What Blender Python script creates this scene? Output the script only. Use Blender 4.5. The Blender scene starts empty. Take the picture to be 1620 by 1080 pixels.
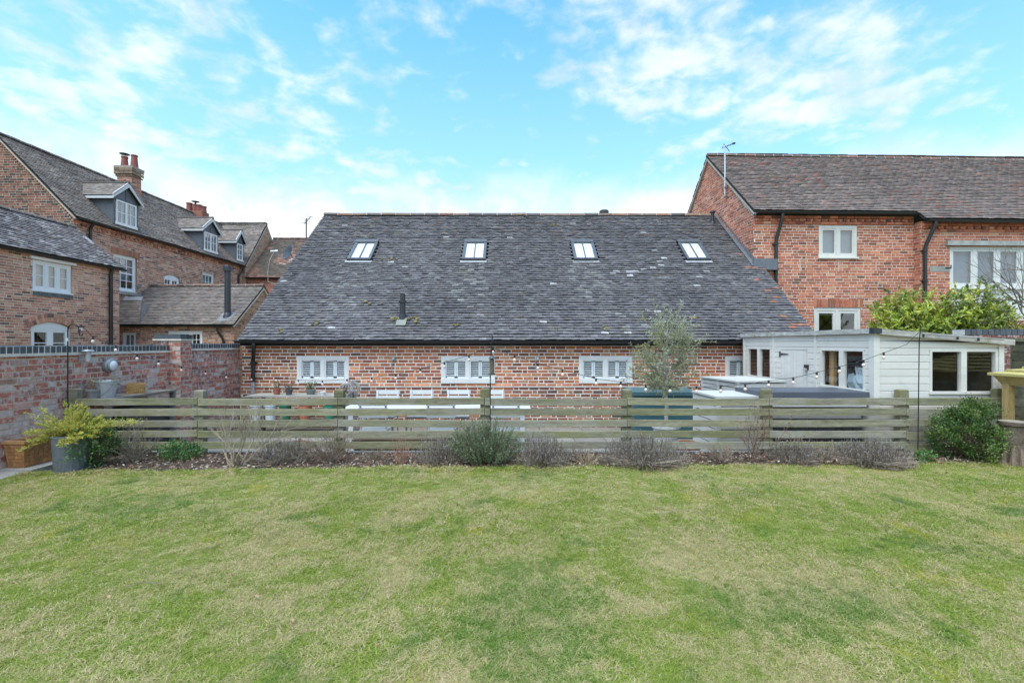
import bpy, math, random
from mathutils import Vector, Matrix, noise as mnoise

rnd = random.Random(7)
scene = bpy.context.scene
COL = scene.collection
R = math.radians

# ------------------------------------------------------------------ camera
CAM_H = 1.65
FPX = 760.0                       # focal length in pixels of a 1620 px wide frame
cam_data = bpy.data.cameras.new('camera')
cam_data.sensor_width = 36.0
cam_data.lens = FPX / 1620.0 * 36.0
cam_data.shift_y = 3.0 / 1620.0
cam_data.clip_start = 0.05
cam_data.clip_end = 3000.0
cam = bpy.data.objects.new('camera', cam_data)
cam.location = (0, 0, CAM_H)
cam.rotation_euler = (R(90), 0, 0)
COL.objects.link(cam)
scene.camera = cam

# ------------------------------------------------------------------ world, sun, exposure
SUN_EL, SUN_AZ = 64.0, 212.0      # compass degrees clockwise from +Y
world = bpy.data.worlds.new('World')
scene.world = world
world.use_nodes = True
wn = world.node_tree
wn.nodes.clear()


def N(tree, kind, **kw):
    n = tree.nodes.new(kind)
    for k, v in kw.items():
        if k.startswith('i_'):
            n.inputs[k[2:].replace('_', ' ')].default_value = v
        else:
            setattr(n, k, v)
    return n


def mth(tree, op, a, b=None, clamp=False):
    n = tree.nodes.new('ShaderNodeMath')
    n.operation = op
    n.use_clamp = clamp
    for i, x in enumerate((a, b)):
        if x is None:
            continue
        if isinstance(x, (int, float)):
            n.inputs[i].default_value = x
        else:
            tree.links.new(x, n.inputs[i])
    return n.outputs[0]


def smap(tree, val, a, b, c=0.0, d=1.0, smooth=True):
    n = tree.nodes.new('ShaderNodeMapRange')
    n.interpolation_type = 'SMOOTHSTEP' if smooth else 'LINEAR'
    tree.links.new(val, n.inputs['Value'])
    n.inputs['From Min'].default_value = a
    n.inputs['From Max'].default_value = b
    n.inputs['To Min'].default_value = c
    n.inputs['To Max'].default_value = d
    return n.outputs['Result']


def mixc(tree, fac, a, b, mode='MIX'):
    n = tree.nodes.new('ShaderNodeMix')
    n.data_type = 'RGBA'
    n.blend_type = mode
    n.clamp_factor = True
    for sock, x in ((n.inputs[0], fac), (n.inputs[6], a), (n.inputs[7], b)):
        if isinstance(x, (int, float)):
            sock.default_value = x
        elif isinstance(x, (tuple, list)):
            sock.default_value = (x[0], x[1], x[2], 1.0)
        else:
            tree.links.new(x, sock)
    return n.outputs[2]


def ntex(tree, vec, scale, detail=4.0, rough=0.55, dist=0.0):
    n = tree.nodes.new('ShaderNodeTexNoise')
    n.inputs['Scale'].default_value = scale
    n.inputs['Detail'].default_value = detail
    n.inputs['Roughness'].default_value = rough
    n.inputs['Distortion'].default_value = dist
    if vec is not None:
        tree.links.new(vec, n.inputs['Vector'])
    return n.outputs['Fac']


sky = N(wn, 'ShaderNodeTexSky', sky_type='NISHITA', sun_disc=False)
sky.sun_elevation = R(SUN_EL)
sky.sun_rotation = R(SUN_AZ)
sky.air_density = 1.0
sky.dust_density = 0.6
sky.ozone_density = 1.0
tc = N(wn, 'ShaderNodeTexCoord')
sep = N(wn, 'ShaderNodeSeparateXYZ')
wn.links.new(tc.outputs['Generated'], sep.inputs[0])
zc = mth(wn, 'ADD', mth(wn, 'MAXIMUM', sep.outputs[2], 0.0), 0.16)
cmb = N(wn, 'ShaderNodeCombineXYZ')
wn.links.new(mth(wn, 'DIVIDE', sep.outputs[0], zc), cmb.inputs[0])
wn.links.new(mth(wn, 'DIVIDE', sep.outputs[1], zc), cmb.inputs[1])
CO = (11.9, 16.1)               # which stretch of the cloud field is overhead
cofs = N(wn, 'ShaderNodeVectorMath', operation='ADD')
wn.links.new(cmb.outputs[0], cofs.inputs[0])
cofs.inputs[1].default_value = (CO[0], CO[1], 0.0)
cloud_big = ntex(wn, cofs.outputs[0], 0.95, 3.0, 0.5)
cloud_fine = ntex(wn, cmb.outputs[0], 8.5, 8.0, 0.56, 0.2)
cl = mth(wn, 'ADD', mth(wn, 'MULTIPLY', cloud_big, 0.62), mth(wn, 'MULTIPLY', cloud_fine, 0.48))
puffs = smap(wn, cl, 0.535, 0.71, 0.0, 0.68)
veil = smap(wn, cloud_big, 0.52, 0.80, 0.0, 0.2)
bank_n = ntex(wn, tc.outputs['Generated'], 4.2, 6.0, 0.55)
bz = mth(wn, 'ADD', sep.outputs[2], mth(wn, 'MULTIPLY', mth(wn, 'SUBTRACT', bank_n, 0.5), -0.22))
bank = smap(wn, bz, 0.335, 0.23, 0.0, 0.9)
hz = smap(wn, sep.outputs[2], 0.56, 0.18, 0.0, 0.62, smooth=False)
fac1 = mth(wn, 'MAXIMUM', mth(wn, 'MAXIMUM', puffs, bank), veil)
SKY_GAIN = 1.0
tint = mixc(wn, 1.0, sky.outputs[0], (0.70, 1.27, 1.41), 'MULTIPLY')
col1 = mixc(wn, hz, tint, (2.2, 2.95, 3.35))
cloudc = mixc(wn, smap(wn, sep.outputs[2], 0.42, 0.18), (4.3, 4.2, 4.1), (4.1, 4.0, 3.9))
shadec = smap(wn, ntex(wn, tc.outputs['Generated'], 9.0, 7.0, 0.6), 0.36, 0.62, 0.0, 1.0)
cloudc = mixc(wn, shadec, (2.95, 3.2, 3.4), cloudc)
col2 = mixc(wn, fac1, col1, cloudc)
bg = N(wn, 'ShaderNodeBackground')
bg.inputs['Strength'].default_value = 0.10
wn.links.new(col2, bg.inputs['Color'])
wo = N(wn, 'ShaderNodeOutputWorld')
wn.links.new(bg.outputs[0], wo.inputs[0])

sun_data = bpy.data.lights.new('sun', 'SUN')
sun_data.energy = 1.5
sun_data.angle = R(60)
sun_data.color = (1.0, 0.93, 0.82)
sun = bpy.data.objects.new('sun', sun_data)
sd = Vector((math.sin(R(SUN_AZ)) * math.cos(R(SUN_EL)), math.cos(R(SUN_AZ)) * math.cos(R(SUN_EL)), math.sin(R(SUN_EL))))
sun.rotation_euler = sd.to_track_quat('Z', 'Y').to_euler()
COL.objects.link(sun)

vs = scene.view_settings
vs.view_transform = 'Standard'
vs.look = 'None'
vs.gamma = 1.0
vs.use_curve_mapping = False
vs.exposure = 1.58
scene.cycles.max_bounces = 8
scene.cycles.transparent_max_bounces = 16
scene.cycles.use_denoising = True


# ------------------------------------------------------------------ helpers
def at(px, py, D):
    """A point of the place D metres ahead of the lens, measured on the 1620 px survey picture."""
    return Vector(((px - 810) / FPX * D, D, CAM_H - (py - 543) / FPX * D))


def vary(c, a=0.12, r=rnd):
    k = 1 + r.uniform(-a, a)
    return (c[0] * k, c[1] * k, c[2] * k)


def pick(pal, r=rnd):
    t = r.random() * sum(p[1] for p in pal)
    for c, w in pal:
        t -= w
        if t <= 0:
            return c
    return pal[-1][0]


class Fr:
    """A local frame: origin, right, up, outward."""
    def __init__(s, O, U, V, Nn=None):
        s.O = Vector(O)
        s.U = Vector(U).normalized()
        s.V = Vector(V).normalized()
        s.N = Vector(Nn).normalized() if Nn is not None else s.U.cross(s.V).normalized()

    def p(s, u, v, n=0.0):
        return s.O + s.U * u + s.V * v + s.N * n


def front(x, y, z=0.0):
    return Fr((x, y, z), (1, 0, 0), (0, 0, 1))


def face_east(x, y, z=0.0):
    return Fr((x, y, z), (0, 1, 0), (0, 0, 1))


def face_west(x, y, z=0.0):
    return Fr((x, y, z), (0, -1, 0), (0, 0, 1))


class MB:
    def __init__(s, col=(0.5, 0.5, 0.5)):
        s.v, s.f, s.c, s.col, s.sm = [], [], [], col, False

    def face(s, pts, col=None):
        i = len(s.v)
        s.v.extend(tuple(p) for p in pts)
        s.f.append(tuple(range(i, i + len(pts))))
        s.c.append(col or s.col)

    def mesh(s, verts, faces, col=None):
        i = len(s.v)
        s.v.extend(tuple(p) for p in verts)
        for f in faces:
            s.f.append(tuple(i + k for k in f))
            s.c.append(col or s.col)

    def box(s, F, u0, u1, v0, v1, n0, n1, col=None, skip=()):
        P = [F.p(u, v, n) for n in (n0, n1) for v in (v0, v1) for u in (u0, u1)]
        fs = {'back': (0, 2, 3, 1), 'front': (4, 5, 7, 6), 'bottom': (0, 1, 5, 4), 'top': (2, 6, 7, 3), 'left': (0, 4, 6, 2), 'right': (1, 3, 7, 5)}
        s.mesh(P, [q for k, q in fs.items() if k not in skip], col)

    def wbox(s, x0, x1, y0, y1, z0, z1, col=None):
        s.box(WF, x0, x1, z0, z1, -y1, -y0, col)

    def tube(s, pts, rad, sides=5, col=None, cap=True):
        pts = [Vector(p) for p in pts]
        if isinstance(rad, (int, float)):
            rad = [rad] * len(pts)
        n = len(pts)
        base = len(s.v)
        ref = None
        for i in range(n):
            d = (pts[min(i + 1, n - 1)] - pts[max(i - 1, 0)])
            if d.length < 1e-9:
                d = Vector((0, 0, 1))
            d.normalize()
            if ref is None:
                ref = Vector((1, 0, 0)) if abs(d.x) < 0.8 else Vector((0, 1, 0))
            a = (ref - d * ref.dot(d))
            if a.length < 1e-6:
                a = d.orthogonal()
            a.normalize()
            ref = a
            b = d.cross(a)
            for k in range(sides):
                t = 2 * math.pi * k / sides
                s.v.append(tuple(pts[i] + (a * math.cos(t) + b * math.sin(t)) * rad[i]))
        for i in range(n - 1):
            for k in range(sides):
                k2 = (k + 1) % sides
                s.f.append((base + i * sides + k, base + i * sides + k2, base + (i + 1) * sides + k2, base + (i + 1) * sides + k))
                s.c.append(col or s.col)
        if cap and sides > 2:
            s.f.append(tuple(base + k for k in reversed(range(sides))))
            s.c.append(col or s.col)
            s.f.append(tuple(base + (n - 1) * sides + k for k in range(sides)))
            s.c.append(col or s.col)

    def lathe(s, o, prof, sides=16, col=None, axis=None):
        """prof: (radius, height) pairs turned about axis (default up) at o."""
        o = Vector(o)
        ax = Vector(axis).normalized() if axis is not None else Vector((0, 0, 1))
        a = ax.orthogonal().normalized()
        b = ax.cross(a)
        base = len(s.v)
        for r, h in prof:
            for k in range(sides):
                t = 2 * math.pi * k / sides
                s.v.append(tuple(o + ax * h + (a * math.cos(t) + b * math.sin(t)) * r))
        for i in range(len(prof) - 1):
            for k in range(sides):
                k2 = (k + 1) % sides
                s.f.append((base + i * sides + k, base + i * sides + k2, base + (i + 1) * sides + k2, base + (i + 1) * sides + k))
                s.c.append(col or s.col)

    def build(s, name, m, parent=None, smooth=False, kind=None, label=None):
        root = parent
        while root is not None and root.parent is not None:
            root = root.parent
        o = root.location if root is not None else Vector((0, 0, 0))
        me = bpy.data.meshes.new(name)
        me.from_pydata([(x - o.x, y - o.y, z - o.z) for x, y, z in s.v], [], s.f)
        ca = me.attributes.new('col', 'FLOAT_COLOR', 'FACE')
        flat = []
        for c in s.c:
            flat.extend((c[0], c[1], c[2], 1.0))
        ca.data.foreach_set('color', flat)
        if smooth or s.sm:
            me.polygons.foreach_set('use_smooth', [True] * len(me.polygons))
        me.materials.append(m)
        me.update()
        ob = bpy.data.objects.new(name, me)
        COL.objects.link(ob)
        if parent is not None:
            ob.parent = parent
        if kind:
            ob['kind'] = kind
        if label:
            ob['label'] = label
        return ob


WF = Fr((0, 0, 0), (1, 0, 0), (0, 0, 1))     # world frame: u = x, v = z, n = -y


def tag(o, label, cat, group=None, kind=None):
    o['label'] = label
    o['category'] = cat
    if group:
        o['group'] = group
    if kind:
        o['kind'] = kind
    return o


def thing(name, label, cat, loc=(0, 0, 0), group=None):
    o = bpy.data.objects.new(name, None)
    o.empty_display_size = 0.2
    o.location = loc
    COL.objects.link(o)
    return tag(o, label, cat, group)


def copy_tree(o, parent=None):
    c = o.copy()
    COL.objects.link(c)
    if parent is not None:
        c.parent = parent
    for ch in list(o.children):
        copy_tree(ch, c)
    return c


# ------------------------------------------------------------------ materials
def new_mat(name):
    m = bpy.data.materials.new(name)
    m.use_nodes = True
    t = m.node_tree
    b = t.nodes['Principled BSDF']
    return m, t, b


def surf_mat(name, rough=0.8, n1=(8, 0.35), n2=(60, 0.25), bump=(90, 0.25, 0.01), stretch=None, stain=None, spec=0.3, metal=0.0, stain2=None, fixed=None):
    """Colour from the piece's own 'col' attribute, varied by two noises; optional stains with their own colour."""
    m, t, b = new_mat(name)
    geo = N(t, 'ShaderNodeNewGeometry')
    vec = geo.outputs['Position']
    if stretch:
        mp = N(t, 'ShaderNodeMapping')
        mp.inputs['Scale'].default_value = stretch
        t.links.new(vec, mp.inputs['Vector'])
        vec = mp.outputs['Vector']
    if fixed:
        c = mixc(t, 0.0, fixed, fixed)
    else:
        at_ = N(t, 'ShaderNodeAttribute', attribute_name='col')
        c = at_.outputs['Color']
    for sc, amt in (n1, n2):
        if amt:
            f = ntex(t, vec, sc, 4, 0.6)
            k = smap(t, f, 0.25, 0.75, 1 - amt, 1 + amt, smooth=False)
            cc = N(t, 'ShaderNodeCombineColor')
            for i in range(3):
                t.links.new(k, cc.inputs[i])
            c = mixc(t, 1.0, c, cc.outputs[0], 'MULTIPLY')
    for st in (stain, stain2):
        if st:
            scol, ssc, lo, hi, amt = st
            f = ntex(t, geo.outputs['Position'], ssc, 7, 0.65)
            c = mixc(t, smap(t, f, lo, hi, 0, amt), c, scol)
    t.links.new(c, b.inputs['Base Color'])
    b.inputs['Roughness'].default_value = rough
    b.inputs['Specular IOR Level'].default_value = spec
    b.inputs['Metallic'].default_value = metal
    if bump:
        bp = N(t, 'ShaderNodeBump')
        bp.inputs['Strength'].default_value = bump[1]
        bp.inputs['Distance'].default_value = bump[2]
        t.links.new(ntex(t, vec, bump[0], 6, 0.65), bp.inputs['Height'])
        t.links.new(bp.outputs[0], b.inputs['Normal'])
    return m


def leaf_mat(name, trans=0.35, rough=0.5, spec=0.25):
    m, t, b = new_mat(name)
    a = N(t, 'ShaderNodeAttribute', attribute_name='col')
    b.inputs['Roughness'].default_value = rough
    b.inputs['Specular IOR Level'].default_value = spec
    t.links.new(a.outputs['Color'], b.inputs['Base Color'])
    tr = N(t, 'ShaderNodeBsdfTranslucent')
    t.links.new(a.outputs['Color'], tr.inputs['Color'])
    mx = N(t, 'ShaderNodeMixShader')
    mx.inputs[0].default_value = trans
    out = t.nodes['Material Output']
    t.links.new(b.outputs[0], mx.inputs[1])
    t.links.new(tr.outputs[0], mx.inputs[2])
    t.links.new(mx.outputs[0], out.inputs[0])
    return m


def glass_mat(name, tintc=(0.75, 0.8, 0.8), base=0.06):
    m, t, b = new_mat(name)
    t.nodes.remove(b)
    tr = N(t, 'ShaderNodeBsdfTransparent')
    tr.inputs[0].default_value = (*tintc, 1)
    gl = N(t, 'ShaderNodeBsdfGlossy')
    gl.inputs['Roughness'].default_value = 0.03
    geo = N(t, 'ShaderNodeNewGeometry')
    bp = N(t, 'ShaderNodeBump')
    bp.inputs['Strength'].default_value = 0.06
    bp.inputs['Distance'].default_value = 0.02
    t.links.new(ntex(t, geo.outputs['Position'], 5, 2), bp.inputs['Height'])
    t.links.new(bp.outputs[0], gl.inputs['Normal'])
    lw = N(t, 'ShaderNodeLayerWeight')
    lw.inputs['Blend'].default_value = 0.5
    f = mth(t, 'ADD', mth(t, 'MULTIPLY', mth(t, 'POWER', lw.outputs['Facing'], 4.0), 0.9), base + 0.06, clamp=True)
    mx = N(t, 'ShaderNodeMixShader')
    t.links.new(f, mx.inputs[0])
    t.links.new(tr.outputs[0], mx.inputs[1])
    t.links.new(gl.outputs[0], mx.inputs[2])
    t.links.new(mx.outputs[0], t.nodes['Material Output'].inputs[0])
    return m


M = {}
M['brick_barn'] = surf_mat('barn_brick', 0.9, (0.9, 0.3), (70, 0.28), (160, 0.5, 0.004), stain=((0.52, 0.42, 0.35), 9, 0.62, 0.78, 0.55), stain2=((0.12, 0.075, 0.06), 5, 0.62, 0.8, 0.5))
M['brick_garden'] = surf_mat('garden_brick', 0.92, (14, 0.3), (110, 0.28), (150, 0.6, 0.005), stain=((0.54, 0.49, 0.475), 15, 0.49, 0.62, 0.75), stain2=((0.11, 0.075, 0.07), 3, 0.60, 0.8, 0.4))
M['brick_house'] = surf_mat('house_brick', 0.9, (1.1, 0.22), (70, 0.22), (120, 0.5, 0.004), stain=((0.10, 0.07, 0.06), 0.9, 0.60, 0.85, 0.35), stain2=((0.55, 0.46, 0.39), 4.5, 0.66, 0.82, 0.4))
M['mortar'] = surf_mat('mortar', 0.95, (6, 0.2), (120, 0.25), (180, 0.5, 0.004))
M['mortar_garden'] = surf_mat('garden_mortar', 0.95, (6, 0.2), (120, 0.25), (180, 0.5, 0.004), stain=((0.24, 0.18, 0.15), 2.5, 0.52, 0.7, 0.5))
M['tile_barn'] = surf_mat('barn_tile', 0.75, (9, 0.4), (70, 0.45), (120, 0.5, 0.004), stain=((0.34, 0.34, 0.33), 34, 0.60, 0.76, 0.34), stain2=((0.19, 0.17, 0.11), 2.2, 0.56, 0.75, 0.4))
M['tile'] = surf_mat('roof_tile', 0.8, (5, 0.3), (60, 0.35), (110, 0.5, 0.004), stain=((0.34, 0.32, 0.29), 20, 0.62, 0.80, 0.32), stain2=((0.11, 0.10, 0.075), 1.2, 0.54, 0.75, 0.4))
M['blue_brick'] = surf_mat('blue_brick', 0.55, (12, 0.3), (90, 0.25), (120, 0.3, 0.003), spec=0.5)
M['deck'] = surf_mat('roof_deck', 0.9, (5, 0.2), (40, 0.2), None)
M['white_paint'] = surf_mat('white_paint', 0.5, (6, 0.05), (60, 0.06), (60, 0.08, 0.003), spec=0.4)
M['shed_paint'] = surf_mat('shed_paint', 0.62, (4, 0.06), (40, 0.07), (70, 0.25, 0.003), stretch=(1, 1, 5), stain=((0.40, 0.375, 0.33), 3.5, 0.56, 0.80, 0.45), stain2=((0.34, 0.36, 0.27), 1.3, 0.55, 0.8, 0.3))
M['black_plastic'] = surf_mat('black_plastic', 0.35, (9, 0.2), (50, 0.15), None, spec=0.5)
M['metal'] = surf_mat('grey_metal', 0.42, (7, 0.2), (50, 0.2), (40, 0.1, 0.002), spec=0.5, metal=0.4)
M['lead'] = surf_mat('lead', 0.55, (7, 0.2), (50, 0.2), (30, 0.2, 0.004), spec=0.5)
M['stone'] = surf_mat('stone', 0.9, (6, 0.25), (60, 0.25), (80, 0.4, 0.006), stain=((0.16, 0.16, 0.12), 4, 0.55, 0.75, 0.5))
M['terracotta'] = surf_mat('terracotta', 0.8, (9, 0.25), (60, 0.2), (60, 0.3, 0.004), stain=((0.45, 0.36, 0.28), 7, 0.6, 0.8, 0.4))
M['fence_wood'] = surf_mat('fence_wood', 0.9, (3.0, 0.4), (26, 0.38), (30, 0.6, 0.004), stretch=(0.5, 3, 5), stain=((0.20, 0.19, 0.075), 3.6, 0.50, 0.72, 0.7), stain2=((0.29, 0.27, 0.235), 2.6, 0.50, 0.70, 0.6))
M['wood'] = surf_mat('timber', 0.8, (4, 0.25), (30, 0.3), (30, 0.4, 0.004), stretch=(0.6, 3, 5))
M['wood_v'] = surf_mat('timber_upright', 0.8, (4, 0.25), (30, 0.3), (30, 0.4, 0.004), stretch=(4, 4, 0.5))
M['bark'] = surf_mat('bark', 0.95, (10, 0.4), (60, 0.35), (40, 0.9, 0.012))
M['soil'] = surf_mat('soil', 1.0, (5, 0.35), (50, 0.4), (60, 0.9, 0.02))
M['twig'] = surf_mat('twig', 0.9, (20, 0.25), (90, 0.2), None)
M['leaf'] = leaf_mat('leaf')
M['gloss_leaf'] = leaf_mat('glossy_leaf', 0.3, 0.32, 0.5)
M['paving'] = surf_mat('paving', 0.9, (3, 0.2), (50, 0.2), (60, 0.3, 0.005))
M['glass'] = glass_mat('window_glass', (0.97, 0.98, 0.98), 0.02)
M['glass_far'] = glass_mat('far_window_glass', (0.7, 0.75, 0.75), 0.16)
M['glass_sky'] = glass_mat('roof_window_glass', (0.95, 0.97, 0.97), 0.10)
M['bulb'] = surf_mat('bulb_glass', 0.15, (9, 0.0), (50, 0.0), None, spec=0.6)
M['plaster'] = surf_mat('plaster', 0.9, (4, 0.08), (40, 0.06), None)
M['cover'] = surf_mat('vinyl_cover', 0.45, (4, 0.12), (60, 0.1), (20, 0.15, 0.004), spec=0.4)
M['wicker'] = surf_mat('wicker', 0.7, (20, 0.3), (120, 0.35), (120, 0.8, 0.006))

WHITE = (0.78, 0.78, 0.77)
GREYWHITE = (0.60, 0.60, 0.57)
BLACK = (0.018, 0.019, 0.021)

PAL_BARN = [((0.559, 0.207, 0.093), 4), ((0.486, 0.156, 0.077), 4), ((0.401, 0.125, 0.068), 3), ((0.268, 0.098, 0.062), 3), ((0.608, 0.263, 0.125), 2), ((0.511, 0.300, 0.177), 1), ((0.158, 0.093, 0.073), 0.8)]
PAL_GARDEN = [((0.416, 0.147, 0.103), 4), ((0.339, 0.123, 0.095), 4), ((0.478, 0.178, 0.121), 3), ((0.277, 0.115, 0.095), 2), ((0.369, 0.200, 0.152), 1)]
PAL_RIGHT = [((0.479, 0.158, 0.088), 4), ((0.416, 0.132, 0.077), 4), ((0.542, 0.195, 0.105), 3), ((0.328, 0.107, 0.068), 2.5), ((0.214, 0.095, 0.066), 1), ((0.529, 0.277, 0.166), 0.8)]
PAL_LEFT = [((0.470, 0.217, 0.145), 4), ((0.540, 0.282, 0.194), 4), ((0.391, 0.170, 0.123), 3), ((0.304, 0.149, 0.113), 2), ((0.160, 0.104, 0.093), 1.3), ((0.568, 0.362, 0.258), 1.5)]
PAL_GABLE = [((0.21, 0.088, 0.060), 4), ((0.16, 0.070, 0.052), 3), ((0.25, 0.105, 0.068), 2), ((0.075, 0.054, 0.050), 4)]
PAL_TILE = [((0.113, 0.107, 0.112), 6), ((0.098, 0.093, 0.099), 4), ((0.129, 0.122, 0.127), 4), ((0.117, 0.107, 0.104), 2), ((0.155, 0.150, 0.151), 0.7)]
PAL_TILE_R = [((0.192, 0.152, 0.134), 5), ((0.175, 0.140, 0.126), 4), ((0.223, 0.171, 0.148), 3), ((0.246, 0.154, 0.127), 1.2), ((0.162, 0.137, 0.127), 2)]
PAL_TILE_L = [((0.222, 0.187, 0.165), 5), ((0.199, 0.168, 0.150), 4), ((0.250, 0.213, 0.188), 3), ((0.222, 0.170, 0.142), 2)]
PAL_TILE_W = [((0.192, 0.170, 0.170), 5), ((0.168, 0.150, 0.152), 4), ((0.275, 0.256, 0.251), 2), ((0.207, 0.173, 0.160), 2)]
PAL_TILE_F = [((0.252, 0.138, 0.102), 5), ((0.204, 0.120, 0.096), 4), ((0.300, 0.174, 0.132), 2), ((0.408, 0.348, 0.300), 0.4)]


# ------------------------------------------------------------------ brickwork and tiling
def poly_span(poly, v):
    xs = []
    n = len(poly)
    for i in range(n):
        (u0, v0), (u1, v1) = poly[i], poly[(i + 1) % n]
        if (v0 <= v < v1) or (v1 <= v < v0):
            xs.append(u0 + (v - v0) / (v1 - v0) * (u1 - u0))
    return (min(xs), max(xs)) if len(xs) >= 2 else None


def backing(mb, F, poly, holes, n=0.0):
    """The mortar sheet behind the bricks, cut round the openings (rectangles)."""
    us = sorted({p[0] for p in poly} | {h[0] for h in holes} | {h[2] for h in holes})
    rect = len(poly) == 4 and len({p[0] for p in poly}) == 2 and len({p[1] for p in poly}) == 2
    if not rect:
        if not holes:
            mb.face([F.p(u, v, n) for u, v in poly])
            return
        lo = min(p[1] for p in poly)
        hi = max(h[3] for h in holes) + 0.01
        sp = (min(p[0] for p in poly), max(p[0] for p in poly))
        backing(mb, F, [(sp[0], lo), (sp[1], lo), (sp[1], hi), (sp[0], hi)], holes, n)
        mb.face([F.p(u, v, n) for u, v in [(sp[0], hi), (sp[1], hi)] + [p for p in poly if p[1] > hi]])
        return
    lo, hi = min(p[1] for p in poly), max(p[1] for p in poly)
    for a, b in zip(us, us[1:]):
        cuts = sorted((h[1], h[3]) for h in holes if h[0] <= a + 1e-6 and h[2] >= b - 1e-6)
        v = lo
        for c0, c1 in cuts:
            if c0 > v:
                mb.face([F.p(a, v, n), F.p(b, v, n), F.p(b, c0, n), F.p(a, c0, n)])
            v = max(v, c1)
        if v < hi:
            mb.face([F.p(a, v, n), F.p(b, v, n), F.p(b, hi, n), F.p(a, hi, n)])


def lay_bricks(F, poly, holes, pal, course=0.075, length=0.225, seed=1, joint=0.015, proud=0.007, shade=None, voff=0.0, tint=None):
    """Returns a list of (u0, u1, v0, v1, proud, colour) in Flemish garden wall bond."""
    r = random.Random(seed)
    out = []
    lo, hi = min(p[1] for p in poly), max(p[1] for p in poly)
    umin = min(p[0] for p in poly)
    umax = max(p[0] for p in poly)
    k = 0
    v = lo + voff
    while v < hi - course * 0.4:
        v1 = v + course - joint
        vc = v + course * 0.5
        a, b = poly_span(poly, v + 0.002), poly_span(poly, min(v1, hi - 0.002))
        if a and b:
            ivs = [(max(a[0], b[0]), min(a[1], b[1]))]
            for h in holes:
                if h[1] - 0.012 < vc < h[3] + 0.012:
                    nv = []
                    for i0, i1 in ivs:
                        if h[2] <= i0 or h[0] >= i1:
                            nv.append((i0, i1))
                        else:
                            if h[0] > i0:
                                nv.append((i0, h[0]))
                            if h[2] < i1:
                                nv.append((h[2], i1))
                    ivs = nv
            u = umin - (k % 2) * length * 0.75 - (k % 4 // 2) * length * 0.4 - r.uniform(0, 0.02)
            j = k % 4
            while u < umax:
                L = length * (0.5 if j % 4 == 3 else 1.0) * r.uniform(0.97, 1.03)
                for i0, i1 in ivs:
                    x0, x1 = max(u, i0), min(u + L - joint, i1)
                    if x1 - x0 > 0.028:
                        c = pick(pal, r)
                        c = vary(c, 0.14, r)
                        if shade:
                            q = shade((x0 + x1) / 2, vc)
                            c = (c[0] * q, c[1] * q, c[2] * q)
                        if tint:
                            c = tint((x0 + x1) / 2, vc, c, r)
                        dz = r.uniform(-0.0022, 0.0022)
                        out.append((x0, x1, v + dz + r.uniform(-0.001, 0.001), v1 + dz + r.uniform(-0.001, 0.001), proud + r.uniform(-0.003, 0.004), c))
                u += L
                j += 1
        v += course
        k += 1
    return out


def brick_into(mb, F, b):
    u0, u1, v0, v1, n, c = b
    t = 0.0018
    P = [F.p(u0, v0, -0.01), F.p(u1, v0, -0.01), F.p(u1, v1, -0.01), F.p(u0, v1, -0.01),
         F.p(u0 + t, v0 + t, n), F.p(u1 - t, v0 + t, n), F.p(u1 - t, v1 - t, n), F.p(u0 + t, v1 - t, n)]
    mb.mesh(P, [(4, 5, 6, 7), (0, 1, 5, 4), (2, 3, 7, 6), (1, 2, 6, 5), (3, 0, 4, 7)], c)


def brick_wall(parent, F, poly, holes, pal, mortar_col, mat='brick_house', mmat='mortar', singles=0, see=None, name='wall', **kw):
    """A wall part (mortar sheet with openings) carrying its bricks as sub-parts."""
    mb = MB(mortar_col)
    backing(mb, F, poly, holes)
    w = mb.build(name, M[mmat], parent)
    bricks = lay_bricks(F, poly, holes, pal, **kw)

    def size(b):
        p = F.p((b[0] + b[1]) / 2, (b[2] + b[3]) / 2)
        ok = p.y > 0.5 and abs(p.x / p.y) < 1.06 and (see is None or see(b))
        return (b[1] - b[0]) / p.y if ok else -1
    bricks.sort(key=size, reverse=True)
    n1 = min(singles, sum(1 for b in bricks if size(b) > 0))
    for b in bricks[:n1]:
        q = MB()
        brick_into(q, F, b)
        q.build('brick', M[mat], w)
    if bricks[n1:]:
        q = MB()
        for b in bricks[n1:]:
            brick_into(q, F, b)
        q.build('brickwork', M[mat], w, kind='stuff')
    return w


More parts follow.
